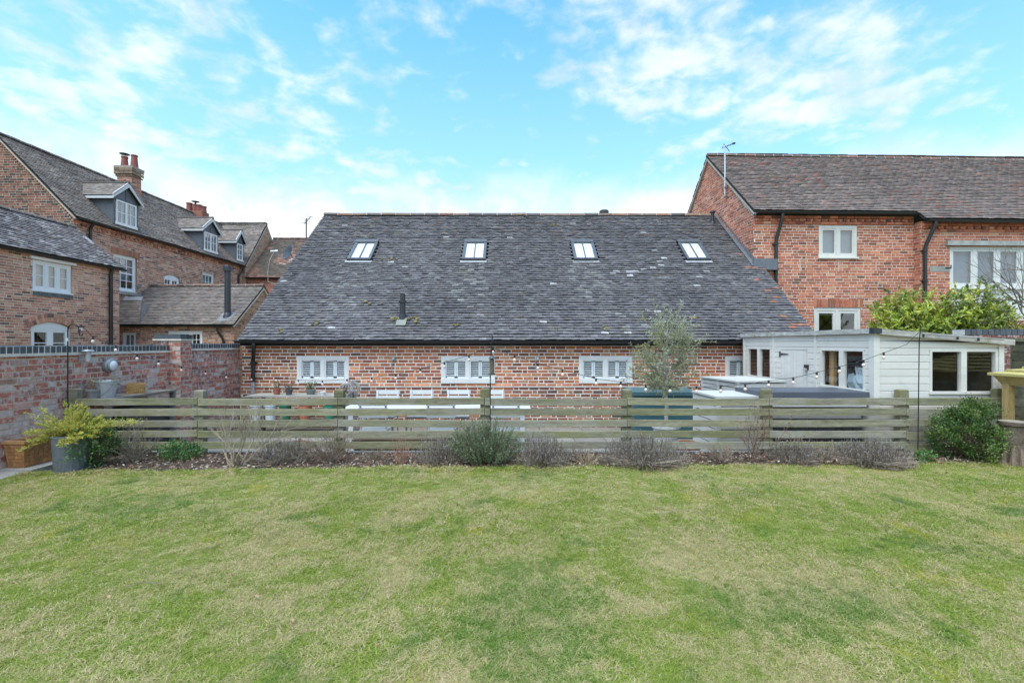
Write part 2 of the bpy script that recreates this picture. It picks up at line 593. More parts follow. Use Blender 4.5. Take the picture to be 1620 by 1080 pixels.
def tile_roof(parent, F, poly, pal, holes=(), gauge=0.1, width=0.168, mat='tile', singles=0, seed=3, name='roof', dark=(0.03, 0.03, 0.03), sag=None, tone=None, rough=1.0, thick=0.04):
    """F.U along the eaves, F.V up the slope. poly in (u, s)."""
    r = random.Random(seed)
    d = MB(dark)
    d.face([F.p(u, s, -0.004) for u, s in poly])
    d.face([F.p(u, s, -thick) for u, s in reversed(poly)])
    for i in range(len(poly)):
        (u0, s0), (u1, s1) = poly[i], poly[(i + 1) % len(poly)]
        d.face([F.p(u0, s0, -thick), F.p(u1, s1, -thick), F.p(u1, s1, -0.004), F.p(u0, s0, -0.004)])
    deck = d.build(name, M['deck'], parent)
    tiles = []
    smin, smax = min(p[1] for p in poly), max(p[1] for p in poly)
    k = 0
    s = smin - 0.03
    while s < smax - gauge * 0.3:
        sp = poly_span(poly, min(max(s + gauge * 0.5, smin + 0.001), smax - 0.001))
        row_l = r.uniform(-0.002, 0.003) * rough
        if sp:
            u = sp[0] - (width * 0.5 if k % 2 else 0) + r.uniform(-0.02, 0.0)
            while u < sp[1] - 0.02:
                u0, u1 = max(u, sp[0]), min(u + width - 0.003, sp[1])
                um, sm = (u0 + u1) / 2, s + gauge * 0.5
                bad = u1 - u0 < 0.03 or any(h[0] < um < h[2] and h[1] < sm < h[3] for h in holes)
                if not bad:
                    c = vary(pick(pal, r), 0.13, r)
                    if tone:
                        c = tone(um, sm, c, r)
                    tiles.append((u0, u1, s + r.uniform(-0.007, 0.007) * rough, 0.017 + row_l + r.uniform(-0.005, 0.008) * rough, r.uniform(-0.005, 0.005) * rough, c))
                u += width + r.uniform(-0.002, 0.002)
        s += gauge
        k += 1

    def into(mb, tl):
        u0, u1, s0, lift, tw, c = tl
        th = 0.015
        s1 = s0 + gauge + 0.02
        und = 0.020 * (1 + mnoise.noise(Vector((u0 * 0.33, s0 * 0.4, seed)))) * rough
        lift += und - 0.004
        um = (u0 + u1) / 2
        P = [F.p(u0, s0, lift - tw), F.p(u1, s0, lift + tw), F.p(u1, s0, lift + tw + th), F.p(um, s0 - 0.002, lift + th + 0.002), F.p(u0, s0, lift - tw + th),
             F.p(u0, s1, 0.003 + und), F.p(um, s1, 0.005 + und), F.p(u1, s1, 0.003 + und)]
        mb.mesh(P, [(0, 1, 2, 3, 4), (4, 3, 6, 5), (3, 2, 7, 6), (0, 4, 5), (1, 7, 2)], c)
    tiles.sort(key=lambda q: q[2])

    def inview(tl):
        p = F.p((tl[0] + tl[1]) / 2, tl[2])
        return abs(p.x / p.y) < 1.05
    vis = [q for q in tiles if inview(q)][:singles]
    ids = {id(q) for q in vis}
    for q in vis:
        mb = MB()
        into(mb, q)
        mb.build('tile', M[mat], deck)
    mb = MB()
    for q in tiles:
        if id(q) not in ids:
            into(mb, q)
    mb.build('tiling', M[mat], deck, kind='stuff')
    return deck


def ridge_tiles(parent, a, b, n, pal, mat='tile', r0=0.11, singles=True, mort=(0.42, 0.40, 0.36), sagf=None):
    a, b = Vector(a), Vector(b)
    d = (b - a)
    L = d.length / n
    d.normalize()
    side = Vector((0, 0, 1)).cross(d).normalized()
    up = Vector((0, 0, 1))
    grout = MB(mort)
    for i in range(n):
        mb = MB(vary(pick(pal), 0.2))
        o = a + d * (i * L)
        k = rnd.uniform(-0.008, 0.008)
        tilt = rnd.uniform(-0.008, 0.008)
        ring = []
        for e, q in ((0.006, 0), (L - 0.006, 1)):
            for j in range(7):
                t = math.pi * (0.02 + 0.96 * j / 6)
                ring.append(o + d * e + side * (r0 * math.cos(t)) + up * (r0 * 0.85 * math.sin(t) - 0.045 + k + (tilt if q else 0)))
        fs = [(j, j + 1, 8 + j, 7 + j) for j in range(6)] + [tuple(reversed(range(7))), tuple(range(7, 14))]
        mb.mesh(ring, fs)
        mb.build('ridge_tile', M[mat], parent)
        if i:
            ring = []
            for e in (-0.009, 0.009):
                for j in range(7):
                    t = math.pi * (0.0 + 1.0 * j / 6)
                    ring.append(o + d * e + side * ((r0 + 0.004) * math.cos(t)) + up * ((r0 + 0.004) * 0.85 * math.sin(t) - 0.045))
            grout.mesh(ring, [(j, j + 1, 8 + j, 7 + j) for j in range(6)])
    grout.build('ridge_mortar', M['mortar'], parent, kind='stuff')


def gutter(parent, p0, p1, r=0.06, col=BLACK):
    mb = MB(col)
    p0, p1 = Vector(p0), Vector(p1)
    d = (p1 - p0).normalized()
    side = Vector((0, 0, 1)).cross(d).normalized()
    prof = []
    for j in range(9):
        t = math.pi * (1 + j / 8)
        prof.append((math.cos(t) * r, math.sin(t) * r))
    for j in range(9):
        t = math.pi * (2 - j / 8)
        prof.append((math.cos(t) * r * 0.88, math.sin(t) * r * 0.88))
    n = len(prof)
    P = [q + side * u + Vector((0, 0, v)) for q in (p0, p1) for u, v in prof]
    mb.mesh(P, [(j, (j + 1) % n, n + (j + 1) % n, n + j) for j in range(n)] + [tuple(reversed(range(n))), tuple(range(n, 2 * n))])
    return mb.build('gutter', M['black_plastic'], parent)


def downpipe(parent, pts, r=0.036, clips=(), col=BLACK):
    mb = MB(col)
    pts = [Vector(p) for p in pts]
    sm = [pts[0]]
    for i in range(1, len(pts) - 1):
        a = pts[i] + (pts[i - 1] - pts[i]).normalized() * min(0.08, (pts[i - 1] - pts[i]).length * 0.4)
        b = pts[i] + (pts[i + 1] - pts[i]).normalized() * min(0.08, (pts[i + 1] - pts[i]).length * 0.4)
        sm += [a, (a + b) / 4 + pts[i] / 2, b]
    sm.append(pts[-1])
    mb.tube(sm, r, 10)
    for z in clips:
        q = pts[-1]
        mb.lathe((q.x, q.y, z), [(r, -0.035), (r * 1.28, -0.03), (r * 1.28, 0.03), (r, 0.035)], 10)
        mb.wbox(q.x - r * 1.9, q.x + r * 1.9, q.y + r * 0.3, q.y + r * 1.4, z - 0.012, z + 0.012)
    return mb.build('downpipe', M['black_plastic'], parent, smooth=False)


def window(parent, F, u0, v0, w, h, cols=2, pane_cols=1, pane_rows=1, col=WHITE, fw=0.06, sw=0.045, bar=0.022, depth=0.06, recess=-0.02, glass='glass', sill=True, room=0.5, back=(0.05, 0.05, 0.05), blind_or_sheen=None, arch=0.0, name='window', sash=False, mat='white_paint'):
    """Frame mesh = the window part; sash, pane, room_wall are its sub-parts. (u0, v0) lower left."""
    n0, n1 = recess - depth, recess
    fr = MB(col)
    fr.box(F, u0, u0 + fw, v0, v0 + h, n0, n1)
    fr.box(F, u0 + w - fw, u0 + w, v0, v0 + h, n0, n1)
    fr.box(F, u0 + fw, u0 + w - fw, v0, v0 + fw, n0, n1 - 0.002)
    fr.box(F, u0 + fw, u0 + w - fw, v0 + h - fw, v0 + h, n0, n1 - 0.002)
    if sill:
        fr.box(F, u0 - 0.025, u0 + w + 0.025, v0 - 0.035, v0 + 0.004, n0, n1 + 0.055)
    if arch:
        K = 10
        for i in range(K):
            a0, a1 = i / K, (i + 1) / K
            z0, z1 = (v0 + h + arch * math.sin(math.pi * a) for a in (a0, a1))
            fr.mesh([F.p(u0 + w * a0, v0 + h - 0.004, n1), F.p(u0 + w * a1, v0 + h - 0.004, n1), F.p(u0 + w * a1, z1, n1), F.p(u0 + w * a0, z0, n1)], [(0, 1, 2, 3)])
    cw = (w - 2 * fw) / cols
    for i in range(1, cols):
        x = u0 + fw + cw * i
        fr.box(F, x - fw * 0.45, x + fw * 0.45, v0 + fw, v0 + h - fw, n0, n1 - 0.001)
    win = fr.build(name, M[mat], parent)
    for i in range(cols):
        a = u0 + fw + cw * i + (fw * 0.45 if i else 0)
        b = u0 + fw + cw * (i + 1) - (fw * 0.45 if i < cols - 1 else 0)
        lo, hi = v0 + fw, v0 + h - fw
        s = MB(col)
        m0, m1 = n0 + 0.006, n1 - 0.012
        s.box(F, a, a + sw, lo, hi, m0, m1)
        s.box(F, b - sw, b, lo, hi, m0, m1)
        s.box(F, a + sw, b - sw, lo, lo + sw, m0, m1 - 0.001)
        s.box(F, a + sw, b - sw, hi - sw, hi, m0, m1 - 0.001)
        if sash:
            s.box(F, a + sw, b - sw, (lo + hi) / 2 - sw * 0.5, (lo + hi) / 2 + sw * 0.5, m0, m1 + 0.004)
        for k in range(1, pane_cols):
            x = a + sw + (b - a - 2 * sw) * k / pane_cols
            s.box(F, x - bar / 2, x + bar / 2, lo + sw, hi - sw, m0 + 0.008, m1 - 0.004)
        for k in range(1, pane_rows):
            z = lo + sw + (hi - lo - 2 * sw) * k / pane_rows
            s.box(F, a + sw, b - sw, z - bar / 2, z + bar / 2, m0 + 0.008, m1 - 0.005)
        s.build('sash', M[mat], win)
        g = MB((0.5, 0.5, 0.5))
        zz = (m0 + m1) / 2
        g.face([F.p(a + sw * 0.6, lo + sw * 0.6, zz), F.p(b - sw * 0.6, lo + sw * 0.6, zz), F.p(b - sw * 0.6, hi - sw * 0.6, zz), F.p(a + sw * 0.6, hi - sw * 0.6, zz)])
        g.build('pane', M[glass], win)
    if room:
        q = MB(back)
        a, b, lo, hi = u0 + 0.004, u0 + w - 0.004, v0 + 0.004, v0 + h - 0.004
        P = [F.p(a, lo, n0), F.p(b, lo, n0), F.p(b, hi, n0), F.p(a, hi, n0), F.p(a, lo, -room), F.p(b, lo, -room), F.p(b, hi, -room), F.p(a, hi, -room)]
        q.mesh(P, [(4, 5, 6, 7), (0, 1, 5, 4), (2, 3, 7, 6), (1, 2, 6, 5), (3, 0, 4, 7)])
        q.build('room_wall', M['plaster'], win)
    if room and recess < 0.005:
        q = MB((0.38, 0.24, 0.17))
        a, b, lo, hi = u0 - 0.003, u0 + w + 0.003, v0 - 0.003, v0 + h + 0.003 + arch
        P = [F.p(a, lo, 0.004), F.p(b, lo, 0.004), F.p(b, hi, 0.004), F.p(a, hi, 0.004), F.p(a, lo, n0 - 0.02), F.p(b, lo, n0 - 0.02), F.p(b, hi, n0 - 0.02), F.p(a, hi, n0 - 0.02)]
        q.mesh(P, [(0, 1, 5, 4), (2, 3, 7, 6), (1, 2, 6, 5), (3, 0, 4, 7)])
        if arch:
            e = min(n1 - 0.006, -0.004)
            q.mesh([F.p(a, v0 + h - 0.01, e), F.p(b, v0 + h - 0.01, e), F.p(b, hi, e), F.p(a, hi, e)], [(0, 1, 2, 3)])
        q.build('reveal', M['brick_house'], win)
    if blind_or_sheen:
        q = MB(blind_or_sheen[1])
        a, b, lo, hi = u0 + fw, u0 + w - fw, v0 + fw, v0 + h - fw
        q.box(F, a, b, hi - (hi - lo) * blind_or_sheen[0], hi, n0 - 0.06, n0 - 0.05)
        q.build('blind_or_sheen', M['plaster'], win)
    return win


def soldier_row(parent, F, u0, u1, v0, h, pal, pitch=0.075, mat='brick_house', proud=0.012, name='lintel_course', mort=(0.5, 0.44, 0.37), single='brick', joint=0.011, col2=None):
    b = MB(mort)
    b.box(F, u0, u1, v0, v0 + h, -0.02, proud - 0.008)
    root = b.build(name, M['mortar'], parent)
    n = max(1, round((u1 - u0) / pitch))
    p = (u1 - u0) / n
    for i in range(n):
        q = MB()
        brick_into(q, F, (u0 + i * p + joint / 2, u0 + (i + 1) * p - joint / 2, v0 + 0.004, v0 + h - 0.004, proud + rnd.uniform(-0.002, 0.002), vary(pick(pal), 0.15)))
        q.build(single, M[mat], root)
    return root


def dentils(parent, F, u0, u1, vtop, pal):
    mb = MB()
    for j, (dv, n) in enumerate(((0.0, 0.055), (0.15, 0.03))):
        u = u0
        while u < u1 - 0.1:
            brick_into(mb, F, (u, u + 0.214, vtop - dv - 0.064, vtop - dv, n, vary(pick(pal), 0.2)))
            u += 0.225
    u = u0
    while u < u1 - 0.1:
        brick_into(mb, F, (u, u + 0.10, vtop - 0.139, vtop - 0.075, 0.05, vary(pick(pal), 0.2)))
        u += 0.2
    mb.build('dentil_course', M['brick_house'], parent, kind='stuff')


# ------------------------------------------------------------------ plants
def leaf(mb, p, d, nrm, L, W, col, fold=0.0):
    d = d.normalized()
    s = d.cross(nrm)
    if s.length < 1e-4:
        s = d.orthogonal()
    s.normalize()
    n = s.cross(d)
    i = len(mb.v)
    m = p + d * (L * 0.5) + n * fold * W
    mb.v.extend((tuple(p), tuple(m + s * W * 0.5), tuple(p + d * L), tuple(m - s * W * 0.5)))
    mb.f.append((i, i + 1, i + 2, i + 3))
    mb.c.append(col)


def rvec(r):
    while True:
        v = Vector((r.uniform(-1, 1), r.uniform(-1, 1), r.uniform(-1, 1)))
        if 0.05 < v.length < 1:
            return v.normalized()


def foliage(mb, c, rad, n, L, W, pal, r, clumps=30, spread=0.22, inner=0.45, up=0.4, zmin=None):
    c = Vector(c)
    cs = []
    for k in range(clumps):
        d = rvec(r)
        q = r.uniform(inner, 1.0) ** 0.7
        cs.append((c + Vector((d.x * rad[0], d.y * rad[1], d.z * rad[2])) * q * r.uniform(0.85, 1.08), d, pick(pal, r), r.uniform(0.6, 1.3)))
    for i in range(n):
        o, d, cc, sz = cs[r.randrange(clumps)]
        p = o + Vector((r.gauss(0, 1) * rad[0], r.gauss(0, 1) * rad[1], r.gauss(0, 1) * rad[2])) * spread * sz
        if zmin is not None and p.z < zmin:
            continue
        out = (p - c)
        out = out.normalized() if out.length > 1e-4 else Vector((0, 0, 1))
        dirv = (out * 0.6 + rvec(r) * 0.8 + Vector((0, 0, up)))
        leaf(mb, p, dirv, out + rvec(r) * 0.7 + Vector((0, 0, 0.5)), L * r.uniform(0.65, 1.25), W * r.uniform(0.7, 1.2), vary(cc, 0.28, r), 0.12)


def branchy(mb, p, d, rad, L, depth, r, col, bend=0.25, split=(2, 3), tips=None, grav=0.0, shrink=0.72, ang=0.7):
    pts = [p]
    rr = [rad]
    q = p.copy()
    dd = d.normalized()
    k = 4
    for i in range(k):
        dd = (dd + rvec(r) * bend * 0.5 + Vector((0, 0, grav))).normalized()
        q = q + dd * (L / k)
        pts.append(q.copy())
        rr.append(rad * (1 - 0.45 * (i + 1) / k))
    mb.tube(pts, rr, 4 if rad < 0.01 else 6, vary(col, 0.2, r), cap=False)
    if tips is not None and depth <= 1:
        tips.extend((x.copy(), dd.copy()) for x in pts[1:])
    if depth > 0:
        for j in range(r.randint(*split)):
            b = pts[r.randint(2, k)]
            nd = (dd + rvec(r) * ang).normalized()
            branchy(mb, b, nd, rad * 0.55, L * shrink * r.uniform(0.75, 1.15), depth - 1, r, col, bend, split, tips, grav, shrink, ang)
        branchy(mb, pts[-1], (dd + rvec(r) * 0.25).normalized(), rad * 0.55, L * shrink, depth - 1, r, col, bend, split, tips, grav, shrink, ang)


def ground_z(x, y):
    t = min(1.0, max(0.0, (y - 2.3) / 3.3))
    t = t * t * (3 - 2 * t)
    return 0.15 * t


def edge_d(x):
    return 5.56 + (x + 5.2) / 10.8 * 0.38


def bush_thing(name, label, cat, px, D, group=None):
    x = (px - 810) / FPX * D
    return thing(name, label, cat, (x, D, ground_z(x, D) - 0.02), group)


def lavender(label, px, D, w, h, n, seed, dark=False, name='lavender_bush', group='dormant lavender bushes along the fence bed'):
    r = random.Random(seed)
    t = bush_thing(name, label, 'lavender', px, D, group)
    b = Vector(t.location)
    st, lv, hd = MB(), MB(), MB()
    w, n = w * 1.16, int(n * 1.15)
    for i in range(n):
        a = r.uniform(0, 2 * math.pi)
        q = math.sqrt(r.random())
        lean = q * w * 0.5
        base = b + Vector((math.cos(a), math.sin(a) * 0.8, 0)) * q * w * 0.16
        H = h * math.sqrt(max(0.05, 1.0 - 0.86 * q * q)) * r.uniform(0.45, 1.12) * (0.85 + 0.3 * mnoise.noise(Vector((math.cos(a) * 2 + seed, math.sin(a) * 2, 0))))
        tip = b + Vector((math.cos(a) * lean * r.uniform(0.75, 1.22), math.sin(a) * lean * 0.75, H)) + rvec(r) * 0.03
        mid = base.lerp(tip, 0.5) + Vector((math.cos(a), math.sin(a), 0)) * lean * 0.22 + Vector((0, 0, -0.06 * q))
        pts = [base, base.lerp(mid, 0.55) + Vector((0, 0, 0.01)), mid, mid.lerp(tip, 0.55), tip]
        c = vary(r.choice([(0.18, 0.14, 0.105), (0.27, 0.22, 0.17), (0.12, 0.095, 0.075)]), 0.2, r)
        st.tube(pts, [0.004, 0.0032, 0.0022, 0.0016, 0.0013], 3, c, cap=False)
        for k in range(r.randint(9, 16)):
            f = r.uniform(0.3, 0.92)
            j = min(3, int(f * 4))
            p = pts[j].lerp(pts[j + 1], f * 4 - j)
            leaf(lv, p, rvec(r) + Vector((0, 0, 0.9)), rvec(r), r.uniform(0.014, 0.036), 0.0055, vary(r.choice([(0.26, 0.235, 0.18), (0.19, 0.185, 0.115), (0.33, 0.295, 0.26), (0.23, 0.18, 0.145), (0.14, 0.11, 0.085)]), 0.3, r))
        if r.random() < 0.75:
            for k in range(3):
                leaf(hd, tip - Vector((0, 0, 0.012 * k)), Vector((0, 0, 1)) + rvec(r) * 0.6, rvec(r), 0.022, 0.010, vary((0.34, 0.30, 0.275), 0.3, r))
    # bare woody legs near the ground
    for i in range(int(n * 0.2)):
        a = r.uniform(math.pi, 2 * math.pi)
        tip = b + Vector((math.cos(a) * w * 0.48 * r.uniform(0.6, 1.1), math.sin(a) * w * 0.42, h * r.uniform(0.1, 0.34)))
        st.tube([b + Vector((0, 0, 0.01)), b.lerp(tip, 0.5) + Vector((0, 0, -0.02 + r.uniform(0, 0.05))), tip], [0.006, 0.0045, 0.0028], 4, vary((0.30, 0.24, 0.185), 0.25, r), cap=False)
    st.build('stems', M['twig'], t, kind='stuff')
    lv.build('leaves', M['leaf'], t, kind='stuff')
    hd.build('flower_heads', M['leaf'], t, kind='stuff')
    return t


def twiggy(name, label, cat, px, D, w, h, n, seed, col, depth=2, leaves=None, group=None, rad=0.006):
    r = random.Random(seed)
    t = bush_thing(name, label, cat, px, D, group)
    b = Vector(t.location)
    st, tips = MB(), []
    for i in range(n):
        a = r.uniform(0, 2 * math.pi)
        d = Vector((math.cos(a) * w / h * 0.75, math.sin(a) * w / h * 0.45, 1)).normalized()
        branchy(st, b + Vector((r.uniform(-1, 1), r.uniform(-1, 1), 0)) * 0.04, d, rad * r.uniform(0.6, 1.2), h * r.uniform(0.35, 0.6), depth, r, col, 0.35, (1, 2), tips, 0.03, 0.62, 0.6)
    st.build('stems', M['twig'], t, kind='stuff')
    if leaves and tips:
        lv = MB()
        cnt, L, W, pal = leaves
        for i in range(cnt):
            p, d = r.choice(tips)
            leaf(lv, p + rvec(r) * 0.012, d + rvec(r) * 1.2, rvec(r) + Vector((0, 0, 1)), L * r.uniform(0.6, 1.2), W, vary(pick(pal, r), 0.25, r), 0.1)
        lv.build('leaves', M['leaf'], t, kind='stuff')
    return t


PATIO_Z = -0.2

# ================================================================== THE SETTING
def structure(name, mb, m, kind='structure', smooth=False):
    o = mb.build(name, m, None, smooth=smooth, kind=kind)
    return o


g = MB((0.16, 0.17, 0.08))
g.face([(-400, -200, -0.30), (400, -200, -0.30), (400, 700, -0.30), (-400, 700, -0.30)])
structure('ground', g, surf_mat('meadow', 1.0, (0.3, 0.3), (6, 0.3), None))

# lawn sheet
lawn_m, t, b = new_mat('lawn_soil')
geo = N(t, 'ShaderNodeNewGeometry')
f1 = ntex(t, geo.outputs['Position'], 1.1, 4, 0.6)
f2 = ntex(t, geo.outputs['Position'], 38, 5, 0.7)
c = mixc(t, smap(t, f1, 0.38, 0.62), (0.30, 0.25, 0.135), (0.17, 0.195, 0.055))
c = mixc(t, smap(t, f2, 0.4, 0.7, 0, 0.6), c, (0.36, 0.30, 0.18))
t.links.new(c, b.inputs['Base Color'])
b.inputs['Roughness'].default_value = 1.0
b.inputs['Specular IOR Level'].default_value = 0.1
g = MB()
NX, NY = 54, 44
LX0, LX1, LY0 = -6.02, 8.3, -3.0
V = []
for j in range(NY + 1):
    for i in range(NX + 1):
        x = LX0 + (LX1 - LX0) * i / NX
        f = j / NY
        y = LY0 + (edge_d(x) + 0.02 - LY0) * f
        V.append((x, y, ground_z(x, y) + 0.012 * mnoise.noise(Vector((x * 0.9, y * 0.9, 3)))))
g.mesh(V, [(j * (NX + 1) + i, j * (NX + 1) + i + 1, (j + 1) * (NX + 1) + i + 1, (j + 1) * (NX + 1) + i) for j in range(NY) for i in range(NX)])
structure('lawn', g, lawn_m, smooth=True)

# planting bed
g = MB((0.075, 0.052, 0.038))
NX, NY = 120, 12
V = []
for j in range(NY + 1):
    for i in range(NX + 1):
        x = -5.25 + 13.55 * i / NX
        f = j / NY
        e = edge_d(x) - 0.03 + 0.05 * mnoise.noise(Vector((x * 2.1, 1, 1)))
        y = e + (6.56 - e) * f
        z = ground_z(x, y) + (0.035 * min(1, f * 5) if f > 0 else -0.02) - 0.03 * f + 0.03 * mnoise.noise(Vector((x * 4, y * 4, 9)))
        V.append((x, y, z))
g.mesh(V, [(j * (NX + 1) + i, j * (NX + 1) + i + 1, (j + 1) * (NX + 1) + i + 1, (j + 1) * (NX + 1) + i) for j in range(NY) for i in range(NX)])
structure('bed_soil', g, M['soil'])

# bark chips and dead leaves on the bed
g = MB()
r = random.Random(11)
for i in range(6500):
    x = r.uniform(-5.2, 7.0)
    e = edge_d(x)
    y = e + (6.5 - e) * r.random() ** 1.2 + r.uniform(-0.05, 0)
    z = ground_z(x, y) + 0.03 + r.uniform(-0.008, 0.03)
    d = rvec(r)
    d.z *= 0.25
    cc = r.choice([(0.20, 0.13, 0.09), (0.13, 0.085, 0.06), (0.30, 0.235, 0.18), (0.38, 0.32, 0.27), (0.10, 0.065, 0.05), (0.24, 0.12, 0.075)])
    leaf(g, Vector((x, y, z)), d, Vector((0, 0, 1)) + rvec(r) * 0.6, r.uniform(0.02, 0.06), r.uniform(0.012, 0.028), vary(cc, 0.25, r), 0.2)
structure('bark_chips', g, surf_mat('bark_chip', 1.0, (30, 0.2), (90, 0.2), None), 'stuff')

# patio, edging strip under the wall
g = MB((0.24, 0.22, 0.20))
r = random.Random(5)
yy = 6.66
while yy < 10.6:
    xx = -6.0
    while xx < 5.0:
        w = 0.6 if r.random() < 0.6 else 0.9
        x1 = min(xx + w, 5.0)
        z = PATIO_Z + r.uniform(-0.002, 0.002)
        g.mesh([(xx, yy, z - 0.03), (x1 - 0.012, yy, z - 0.03), (x1 - 0.012, yy + 0.588, z - 0.03), (xx, yy + 0.588, z - 0.03), (xx, yy, z), (x1 - 0.012, yy, z), (x1 - 0.012, yy + 0.588, z), (xx, yy + 0.588, z)],
               [(4, 5, 6, 7), (0, 1, 5, 4), (1, 2, 6, 5), (2, 3, 7, 6), (3, 0, 4, 7)], vary((0.235, 0.215, 0.19), 0.12, r))
        xx = x1
    yy += 0.6
structure('patio_paving', g, M['paving'])
g = MB((0.30, 0.27, 0.23))
g.face([(-6.02, 6.6, PATIO_Z - 0.028), (7.2, 6.6, PATIO_Z - 0.028), (7.2, 13.2, PATIO_Z - 0.028), (-6.02, 13.2, PATIO_Z - 0.028)])
structure('patio_bed', g, M['paving'])
g = MB((0.36, 0.34, 0.31))
for k in range(9):
    y0 = 2.0 + k * 0.45
    z = ground_z(-5.8, y0) + 0.025
    g.wbox(-6.02, -5.60, y0, y0 + 0.44, z - 0.08, z + rnd.uniform(-0.003, 0.003), vary((0.36, 0.34, 0.31), 0.12))
structure('edging_path', g, M['paving'])

# ------------------------------------------------------------------ grass: tufts instanced over the lawn as one object
gm, t, b = new_mat('grass_blade')
geo = N(t, 'ShaderNodeNewGeometry')
a = N(t, 'ShaderNodeAttribute', attribute_name='col')
sepc = N(t, 'ShaderNodeSeparateColor')
t.links.new(a.outputs['Color'], sepc.inputs[0])
mp = N(t, 'ShaderNodeMapping')
mp.inputs['Scale'].default_value = (1, 1, 0.0)
t.links.new(geo.outputs['Position'], mp.inputs['Vector'])
pv = mp.outputs['Vector']
big = ntex(t, pv, 0.9, 4, 0.6, 0.8)
mid = ntex(t, pv, 4.2, 6, 0.7, 1.0)
fine = ntex(t, pv, 19, 4, 0.65)
q = mth(t, 'ADD', mth(t, 'MULTIPLY', mth(t, 'SUBTRACT', big, 0.5), 2.0), mth(t, 'MULTIPLY', mth(t, 'SUBTRACT', mid, 0.5), 2.6))
q = mth(t, 'ADD', q, mth(t, 'MULTIPLY', mth(t, 'SUBTRACT', fine, 0.5), 1.3))
q = mth(t, 'ADD', q, sepc.outputs[0])           # per blade 0..1, centre 0.5
straw = smap(t, q, 0.43, 0.90)
green = mixc(t, sepc.outputs[1], (0.185, 0.265, 0.034), (0.40, 0.455, 0.095))
moss = smap(t, ntex(t, pv, 1.7, 4, 0.6, 0.6), 0.56, 0.70, 0, 0.75)
green = mixc(t, moss, green, (0.47, 0.44, 0.065))
def patch(cx_, cy_, rx_, ry_):
    s_ = N(t, 'ShaderNodeSeparateXYZ')
    t.links.new(pv, s_.inputs[0])
    g_ = N(t, 'ShaderNodeSeparateXYZ')
    t.links.new(geo.outputs['Position'], g_.inputs[0])
    a_ = mth(t, 'DIVIDE', mth(t, 'SUBTRACT', g_.outputs[0], cx_), rx_)
    b_ = mth(t, 'DIVIDE', mth(t, 'SUBTRACT', g_.outputs[1], cy_), ry_)
    d_ = mth(t, 'ADD', mth(t, 'MULTIPLY', a_, a_), mth(t, 'MULTIPLY', b_, b_))
    return smap(t, mth(t, 'ADD', d_, mth(t, 'MULTIPLY', mth(t, 'SUBTRACT', mid, 0.5), 4.0)), 1.3, 0.2, 0, 0.5)


deep = smap(t, ntex(t, pv, 1.5, 5, 0.62, 0.6), 0.54, 0.70, 0, 0.75)
deep = mth(t, 'MAXIMUM', deep, mth(t, 'MAXIMUM', patch(0.1, 2.85, 0.5, 0.75), mth(t, 'MAXIMUM', patch(1.75, 2.95, 0.65, 0.35), patch(-3.6, 4.6, 0.7, 0.3))))
green = mixc(t, deep, green, (0.095, 0.21, 0.048))
dry = mixc(t, sepc.outputs[1], (0.48, 0.385, 0.18), (0.66, 0.57, 0.33))
strawf = mth(t, 'MULTIPLY', straw, mth(t, 'SUBTRACT', 1.0, mth(t, 'MULTIPLY', deep, 0.75)))
gc = mixc(t, strawf, green, dry)
b.inputs['Roughness'].default_value = 0.6
b.inputs['Specular IOR Level'].default_value = 0.2
t.links.new(gc, b.inputs['Base Color'])
tr = N(t, 'ShaderNodeBsdfTranslucent')
t.links.new(gc, tr.inputs['Color'])
mx = N(t, 'ShaderNodeMixShader')
mx.inputs[0].default_value = 0.35
t.links.new(b.outputs[0], mx.inputs[1])
t.links.new(tr.outputs[0], mx.inputs[2])
t.links.new(mx.outputs[0], t.nodes['Material Output'].inputs[0])

tuft_col = bpy.data.collections.new('grass_tufts')
r = random.Random(21)
for k in range(7):
    mb = MB()
    for i in range(72):
        x, y = r.gauss(0, 0.034), r.gauss(0, 0.034)
        lie = r.random() < 0.42
        L = r.uniform(0.013, 0.031) if not lie else r.uniform(0.014, 0.034)
        a_ = r.uniform(0, 2 * math.pi)
        lean = r.uniform(0.2, 0.75) if not lie else r.uniform(0.85, 0.98)
        d = Vector((math.cos(a_) * lean, math.sin(a_) * lean, math.sqrt(1 - lean * lean)))
        s = Vector((-math.sin(a_), math.cos(a_), 0)) * r.uniform(0.0009, 0.0016)
        p0 = Vector((x, y, 0.002 + (r.uniform(0, 0.02) if lie else 0)))
        p1 = p0 + d * L * 0.55
        p2 = p0 + d * L + Vector((math.cos(a_), math.sin(a_), -0.5)) * L * 0.22
        cc = (min(1, max(0, r.gauss(0.5, 0.28) + (0.22 if lie else -0.08))), r.random(), 0)
        mb.mesh([p0 - s, p0 + s, p1 + s * 0.85, p1 - s * 0.85, p2], [(0, 1, 2, 3), (3, 2, 4)], cc)
    me_o = mb.build('grass_tuft', gm, None)
    COL.objects.unlink(me_o)
    tuft_col.objects.link(me_o)

pts, rot, scl, idx = [], [], [], []
r = random.Random(31)
y = 1.5
for n_cell in range(72000):
    # denser near the lens
    yy = 1.55 + 4.45 * r.random() ** 1.25
    half = yy * 1.12 + 1.7
    xx = r.uniform(-half, half)
    if xx < -5.98 or xx > 8.2 or yy > edge_d(xx) + 0.03 + 0.04 * mnoise.noise(Vector((xx * 3, 0, 0))):
        continue
    if xx < -5.58 and yy > 2.0:
        continue
    pts.append((xx, yy, ground_z(xx, yy) + 0.012 * mnoise.noise(Vector((xx * 0.9, yy * 0.9, 3)))))
    rot.append(r.uniform(0, 6.283))
    sc = 1.0 + 0.45 * mnoise.noise(Vector((xx * 1.3, yy * 1.3, 5)))
    if yy > edge_d(xx) - 0.12:
        sc *= r.uniform(1.1, 1.8)
    scl.append(sc * r.uniform(0.62, 1.05))
    idx.append(r.randrange(7))
